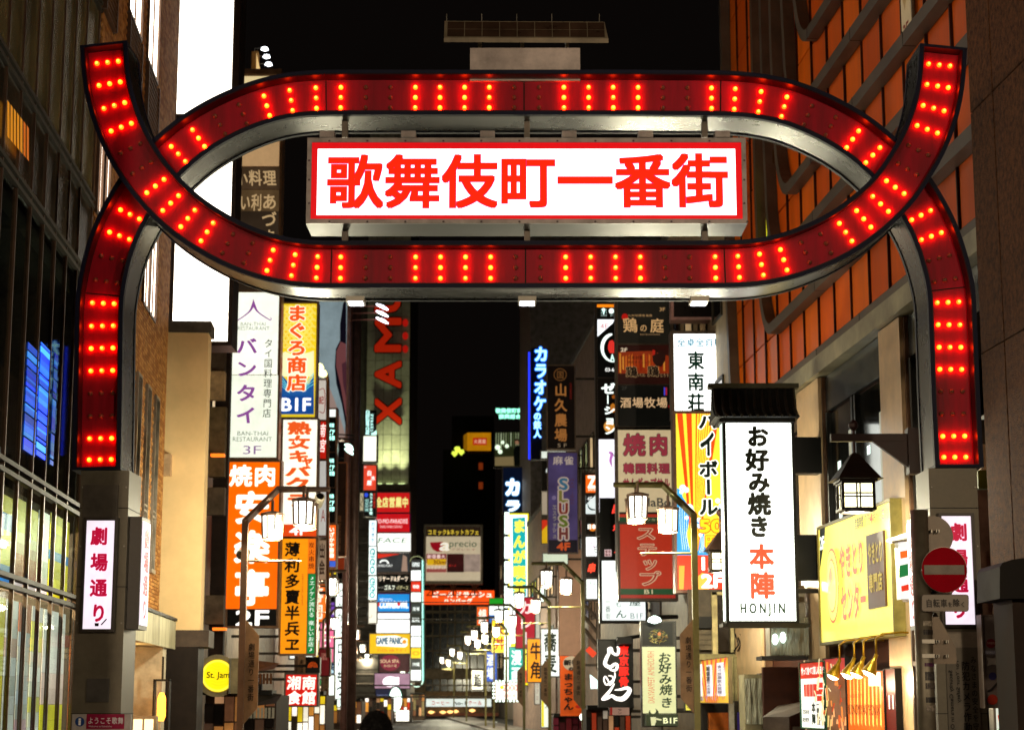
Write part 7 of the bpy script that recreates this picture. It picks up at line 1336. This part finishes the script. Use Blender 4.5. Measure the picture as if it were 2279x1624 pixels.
s = sg('sign', 'dazzling tall white oval sign board low before the tower foot', 'D', (585, 1240, 690, 1455), 130, th=.4, fw=0, body=False, arms=False); s.eps = .03; s.disc((638, 1345), 62, '#1c8070', .8, asp=1.85); s.disc((638, 1345), 55, '#f4fff8', 2.6, asp=1.95); s.face((612, 1145, 668, 1215), '#fff4fa', 2.4)
m = MB(); a, b = at(600, 1460, 130.2, 'D'), at(676, 1230, 130.2, 'D'); m.wbox(a.x, b.x, 130.1, 130.5, a.z, b.z); m.build('backing', s.root, GRY)
s = sg('sign', 'pink lit shop fascia glowing over the dazzling oval sign', 'D', (450, 1112, 765, 1245), 134, th=.5, fw=.05, frame=DARK); s.face(None, '#b088a0', .9, var=.4); s.disc((590, 1185), 70, '#fff0fa', 1.6, k=16, asp=.7)
s = sg('sign', 'dark blue poster wall with small print left of the dazzling oval sign', 'D', (458, 1255, 590, 1460), 133, th=.5, fw=.05, frame=DARK); s.face(None, '#1c2248', .6, var=.5); s.text('SHINJUKU', (470, 1300, 575, 1325), '#8a98c8', .7, 0)
s = sg('sign', 'narrow upright white lamp sign standing beside the pylon', 'D', (682, 1095, 720, 1220), 140, th=.3, fw=.04, frame=STEEL); s.face(None, '#f0fff4', 2.0)
s = sg('sign', 'small white box sign glowing at street level right of the dazzling oval', 'D', (645, 1445, 758, 1540), 124, th=.3, fw=.04, frame=STEEL); s.face(None, '#fffef4', 2.0)
s = sg('light_tube', 'short bright white tube light low on the right of the street end', 'G', (125, 1535, 235, 1578), 150, th=.2, fw=.04, frame=STEEL); s.face(None, '#f4fff0', 2.4)
s = sg('street_bulb', 'small round white lamp near the foot of the hanging orange banner', 'G', (1135, 1440, 1195, 1520), 60, th=.2, fw=0, body=False); s.disc((1163, 1480), 30, '#eafff0', 3, asp=1.35)
p = at(1163, 1480, 60.1, 'G'); m = MB(); m.wbox(p.x - .03, p.x + .03, 60.08, 60.14, .14, p.z); m.build('stand', s.root, STEEL)
s = sg('sign', 'slanted white lit sign corner left of the black ramen sign', 'J', (172, 985, 278, 1150), 56, th=.2, fw=0, body=False); s.poly([(170, 985), (278, 1070), (278, 1148), (178, 1150)], '#e4fffa', 1.7)
s = sg('sign', 'small yellow sign at the foot of the yellowish lamp post', 'J', (1262, 1265, 1330, 1395), 44, th=.2, fw=.02, frame=DARK); s.face(None, '#d8cc50', 1.0); s.text('営業中', (1275, 1275, 1320, 1380), '#6a3a10', .1, .02, 'v')
s = sg('light_tube', 'upright fluorescent tube glowing beside the yellowish lamp post', 'J', (1312, 850, 1342, 1230), 46, th=.1, fw=.02, frame=STEEL); s.face(None, '#fffbe0', 2.4)
# striped barrier panel behind the red column
r = empty('scaffold', at(1260, 2000, 66, 'F'), 'steel lattice with an orange warning panel between the lamps on the right', 'scaffold'); m = MB()
for k in range(3): m.tube([at(1185, 1400 + k * 130, 66, 'F'), at(1335, 1560 + k * 150, 66, 'F')], .07, 5)
m.tube([at(1335, 1380, 66, 'F'), at(1335, 2100, 66, 'F')], .08, 6); m.build('lattice', r, dif('#6a5c52', .5, .3)); m = MB(); q = [at(x, y, 65.9, 'F') for x, y in ((1195, 1895), (1240, 1850), (1320, 1925), (1275, 1975))]; m.add(q, [(0, 1, 2, 3)]); m.build('warning_panel', r, em('#e8401c', .8))
# many small blade signs further down both sides
SM = [
 (-1, 84, 1335, 'white', '#f4faf0', 1.5, '#2a4a3a', '居酒屋', 'v'), (-1, 88, 1420, 'red', '#d42010', .9, '#ffece0', 'ラーメン', 'v'), (-1, 94, 1500, 'yellow', '#f0cc18', 1.0, '#8a1c0c', '焼鳥', 'v'), (-1, 102, 1300, 'orange', '#f8741c', 1.0, '#fff4e0', '寿司', 'v'),
 (-1, 108, 1445, 'green', '#1c9a50', .8, '#f4fff0', '整体', 'v'), (-1, 118, 1380, 'pink', '#e06898', .9, '#fff0f6', 'クラブ', 'v'), (-1, 126, 1470, 'pale blue', '#b8dcf0', 1.2, '#1c3c7a', '薬局', 'v'), (-1, 138, 1340, 'violet', '#7a48c0', .8, '#f4ecff', 'バー', 'v'), (-1, 146, 1500, 'lemon', '#f4ec60', 1.2, '#2a2a10', '金券', 'v'),
 (1, 82, 1400, 'white', '#f6fbf4', 1.4, '#1c3c2c', '蕎麦', 'v'), (1, 90, 1500, 'amber', '#f89c14', 1.0, '#3a1408', '牛角', 'v'), (1, 97, 1330, 'crimson', '#c01430', .8, '#ffe8e8', 'カレー', 'v'), (1, 104, 1440, 'teal', '#18a8a0', .8, '#f0fffc', '漫画', 'v'),
 (1, 120, 1380, 'yellow', '#f4d424', 1.1, '#a01c10', '天丼', 'v'), (1, 130, 1450, 'blue', '#1c5cd0', .9, '#f0f6ff', '酒場', 'v'), (1, 142, 1350, 'orange', '#f46414', 1.0, '#fff6e8', '鍋', 'v'), (1, 150, 1500, 'cream', '#f8f4e0', 1.5, '#4a4a4a', '鮨', 'v')]
for sd, s_, y_, cn, bgc, st_, fg, tx, md in SM:
    nn = NL + .9 if sd < 0 else NR - 1.0; p = W(s_, nn, 3); t = CAMZ + 0; fx_ = p.x / p.y; z1 = at(1000, y_, p.y).z; hh = .9 + .55 * len(tx); wd_ = rnd.uniform(.7, 1.0); z0 = max(2.6, z1 - hh)
    s = Sign('blade_sign', 'small %s blade sign with %d characters, far down the %s side of the street' % (cn, len(tx), 'billboard' if sd < 0 else 'manga cafe'), 'sign', 'P', (1000, 1000, 1001, 1001), d=p.y, body=False, arms=False)
    s.root.location = Vector((p.x, p.y, z0)); s.R = (p.x - wd_ / 2, p.x + wd_ / 2, z0, z0 + hh); s.eps = .012; m = MB(); m.wbox(p.x - wd_ / 2 - .06, p.x + wd_ / 2 + .06, p.y + .012, p.y + .35, z0 - .06, z0 + hh + .06); m.build('casing', s.root, GRY)
    m = MB(); xw = p.x + (-1.2 if sd < 0 else 1.2); m.wbox(min(p.x, xw), max(p.x, xw), p.y + .1, p.y + .18, z0 + hh * .8, z0 + hh * .8 + .08); m.build('bracket', s.root, DARK)
    s.face(None, bgc, st_, var=.25); s.text(tx, None, fg, 1.0 if st_ < 1.05 and cn not in ('amber', 'yellow') else .1, .03, 'v', uvr=(p.x - wd_ * .4, p.x + wd_ * .4, z0 + .1, z0 + hh - .1))
# awnings bottom left
for k, (x0_, y0_, x1_, y1_, c_, l) in enumerate(((130, 1195, 330, 1265, '#7a4a24', 'slanted brown canvas awning edge beside the first left lamp post'), (135, 1395, 345, 1480, '#2c261e', 'black slanted awning with a pale scalloped edge low on the left'))):
    a, b = at(x0_, y1_, 46, 'B'), at(x1_, y0_, 46, 'B'); t = empty('awning', (a.x, 46, a.z), l, 'awning'); m = MB(); m.add([(a.x, 45.4, a.z), (b.x, 45.4, a.z + .1), (b.x, 46.6, b.z), (a.x, 46.6, b.z + .1)], [(0, 1, 2, 3)]); m.build('canvas', t, dif(c_, .7, noise=.4, streak=True))
    m = MB(); 
    for j in range(9): xa = a.x + (b.x - a.x) * j / 9; m.wbox(xa, xa + (b.x - a.x) / 9 - .03, 45.38, 45.4, a.z - .25, a.z)
    m.build('valance', t, dif('#8a8478' if k else '#5a3418', .7))

# ================================================================== the passer-by (only the crown of the head reaches the picture)
def person(loc, label, scale=1.0):
    t = empty('person', loc, label, 'person'); me = bpy.data.meshes.new('body')
    J = [((0, 0, .95), .15), ((0, 0, 1.12), .14), ((0, 0, 1.3), .165), ((0, 0, 1.42), .11), ((0, .005, 1.48), .055), ((0, -.015, 1.54), .075),
         ((-.1, 0, .88), .1), ((-.11, .03, .5), .068), ((-.11, -.02, .09), .045), ((-.12, .13, .045), .04), ((.1, 0, .88), .1), ((.11, -.08, .5), .068), ((.11, -.16, .09), .045), ((.12, -.02, .045), .04),
         ((-.19, 0, 1.39), .065), ((-.25, -.02, 1.12), .048), ((-.24, .08, .88), .034), ((.19, 0, 1.39), .065), ((.25, -.02, 1.12), .048), ((.25, .04, .87), .034)]
    E = [(0, 1), (1, 2), (2, 3), (3, 4), (4, 5), (0, 6), (6, 7), (7, 8), (8, 9), (0, 10), (10, 11), (11, 12), (12, 13), (2, 14), (14, 15), (15, 16), (2, 17), (17, 18), (18, 19)]
    k = len(J)
    for s_, bse, w_ in ((-1, 16, (-.24, .08, .88)), (1, 19, (.25, .04, .87))):
        J.append(((w_[0], w_[1] + .01, w_[2] - .07), .032)); E.append((bse, len(J) - 1)); pi = len(J) - 1
    me.from_pydata([j[0] for j in J], E, []); o = bpy.data.objects.new('body', me); COL.objects.link(o); o.parent = t
    md = o.modifiers.new('skin', 'SKIN'); 
    for i, v in enumerate(me.skin_vertices[0].data if me.skin_vertices else []): v.radius = (J[i][1],) * 2
    if me.skin_vertices: me.skin_vertices[0].data[0].use_root = True
    sd = o.modifiers.new('sub', 'SUBSURF'); sd.levels = sd.render_levels = 2; me.materials.append(dif('#1a1a20', .8)); 
    SK = dif('#9a6a4c', .5)
    for s_, w_ in ((-1, (-.24, .09, .81)), (1, (.25, .05, .80))):
        m = MB(); w_ = Vector(w_) + Vector(loc)
        m.lathe(w_ - Vector((0, 0, .05)), [(.022, 0), (.036, .02), (.036, .07), (.026, .1)], 8)
        for f in range(4): fx_ = w_ + Vector((0, -.028 + f * .018, -.05)); m.tube([fx_, fx_ + Vector((-s_ * .006, 0, -.03)), fx_ + Vector((-s_ * .014, 0, -.062 + abs(f - 1.6) * .006))], [.0095, .0085, .006], 6)
        m.tube([w_ + Vector((0, .03, .0)), w_ + Vector((-s_ * .01, .048, -.03)), w_ + Vector((-s_ * .014, .05, -.055))], [.012, .01, .007], 6); m.build('hand', t, SK, smooth=True)
    # head seen from behind, with ears, nose and jaw on the far side
    h = Vector(loc) + Vector((0, 0, 1.6)); m = MB(); n1, n2 = 18, 24; vs = []
    for i in range(n1 + 1):
        ph = math.pi * i / n1
        for j in range(n2):
            th = 2 * math.pi * j / n2; x, y, z = math.sin(ph) * math.cos(th), math.sin(ph) * math.sin(th), -math.cos(ph)
            r_ = 1 - (.22 * max(0, -z) ** 1.5 * (1 if y < 0 else .35)); nose = .022 * math.exp(-((x / .16) ** 2 + ((z + .12) / .16) ** 2)) if y > .5 else 0
            brow = .006 * math.exp(-((z - .12) / .08) ** 2) if y > .6 else 0
            vs.append(h + Vector((x * .077 * r_, y * .096 * r_ + nose + brow, z * .118)))
    m.add(vs, [(i * n2 + j, i * n2 + (j + 1) % n2, (i + 1) * n2 + (j + 1) % n2, (i + 1) * n2 + j) for i in range(n1) for j in range(n2)]); m.build('head', t, SK, smooth=True)
    for s_ in (-1, 1): m = MB(); m.lathe(h + Vector((s_ * .08, 0, -.02)), [(.004, -.03), (.014, -.02), (.02, .0), (.018, .02), (.005, .034)], 8); m.build('ear', t, SK, smooth=True)
    hair = dif('#0c0908', .6); r0 = random.Random(3); m = MB()
    vs = []
    for i in range(n1 + 1):
        ph = math.pi * i / n1
        for j in range(n2):
            th = 2 * math.pi * j / n2; x, y, z = math.sin(ph) * math.cos(th), math.sin(ph) * math.sin(th), -math.cos(ph); z2 = max(z, -.55 if y < .2 else .25)
            vs.append(h + Vector((x * .088, y * .104, z2 * .124 + .008)))
    m.add(vs, [(i * n2 + j, i * n2 + (j + 1) % n2, (i + 1) * n2 + (j + 1) % n2, (i + 1) * n2 + j) for i in range(n1) for j in range(n2)])
    for k_ in range(1500):   # curls
        th, z = r0.random() * 6.283, r0.uniform(-.5, 1); 
        if math.sin(th) > .2 and z < .25: continue
        rr_ = math.sqrt(max(0, 1 - z * z)); c0 = h + Vector((rr_ * math.cos(th) * .088, rr_ * math.sin(th) * .104, z * .122 + .008)); nn = Vector((rr_ * math.cos(th), rr_ * math.sin(th), z)); a_ = nn.cross(Vector((r0.random() - .5, r0.random() - .5, r0.random() - .5))).normalized(); b_ = nn.cross(a_)
        R_ = r0.uniform(.005, .01); m.tube([c0 + nn * (q * .0035) + a_ * R_ * math.cos(q * 1.3) + b_ * R_ * math.sin(q * 1.3) for q in range(5)], .0022, 3, False)
    m.build('hair', t, hair, smooth=False)
    return t
pp = at(838, 1600, 11.0); per = person((pp.x, 11.0, .0), 'pedestrian with short curly black hair in dark clothes, seen from behind below the gate')
per.scale = (.945, .945, .937); per.location.z = .014
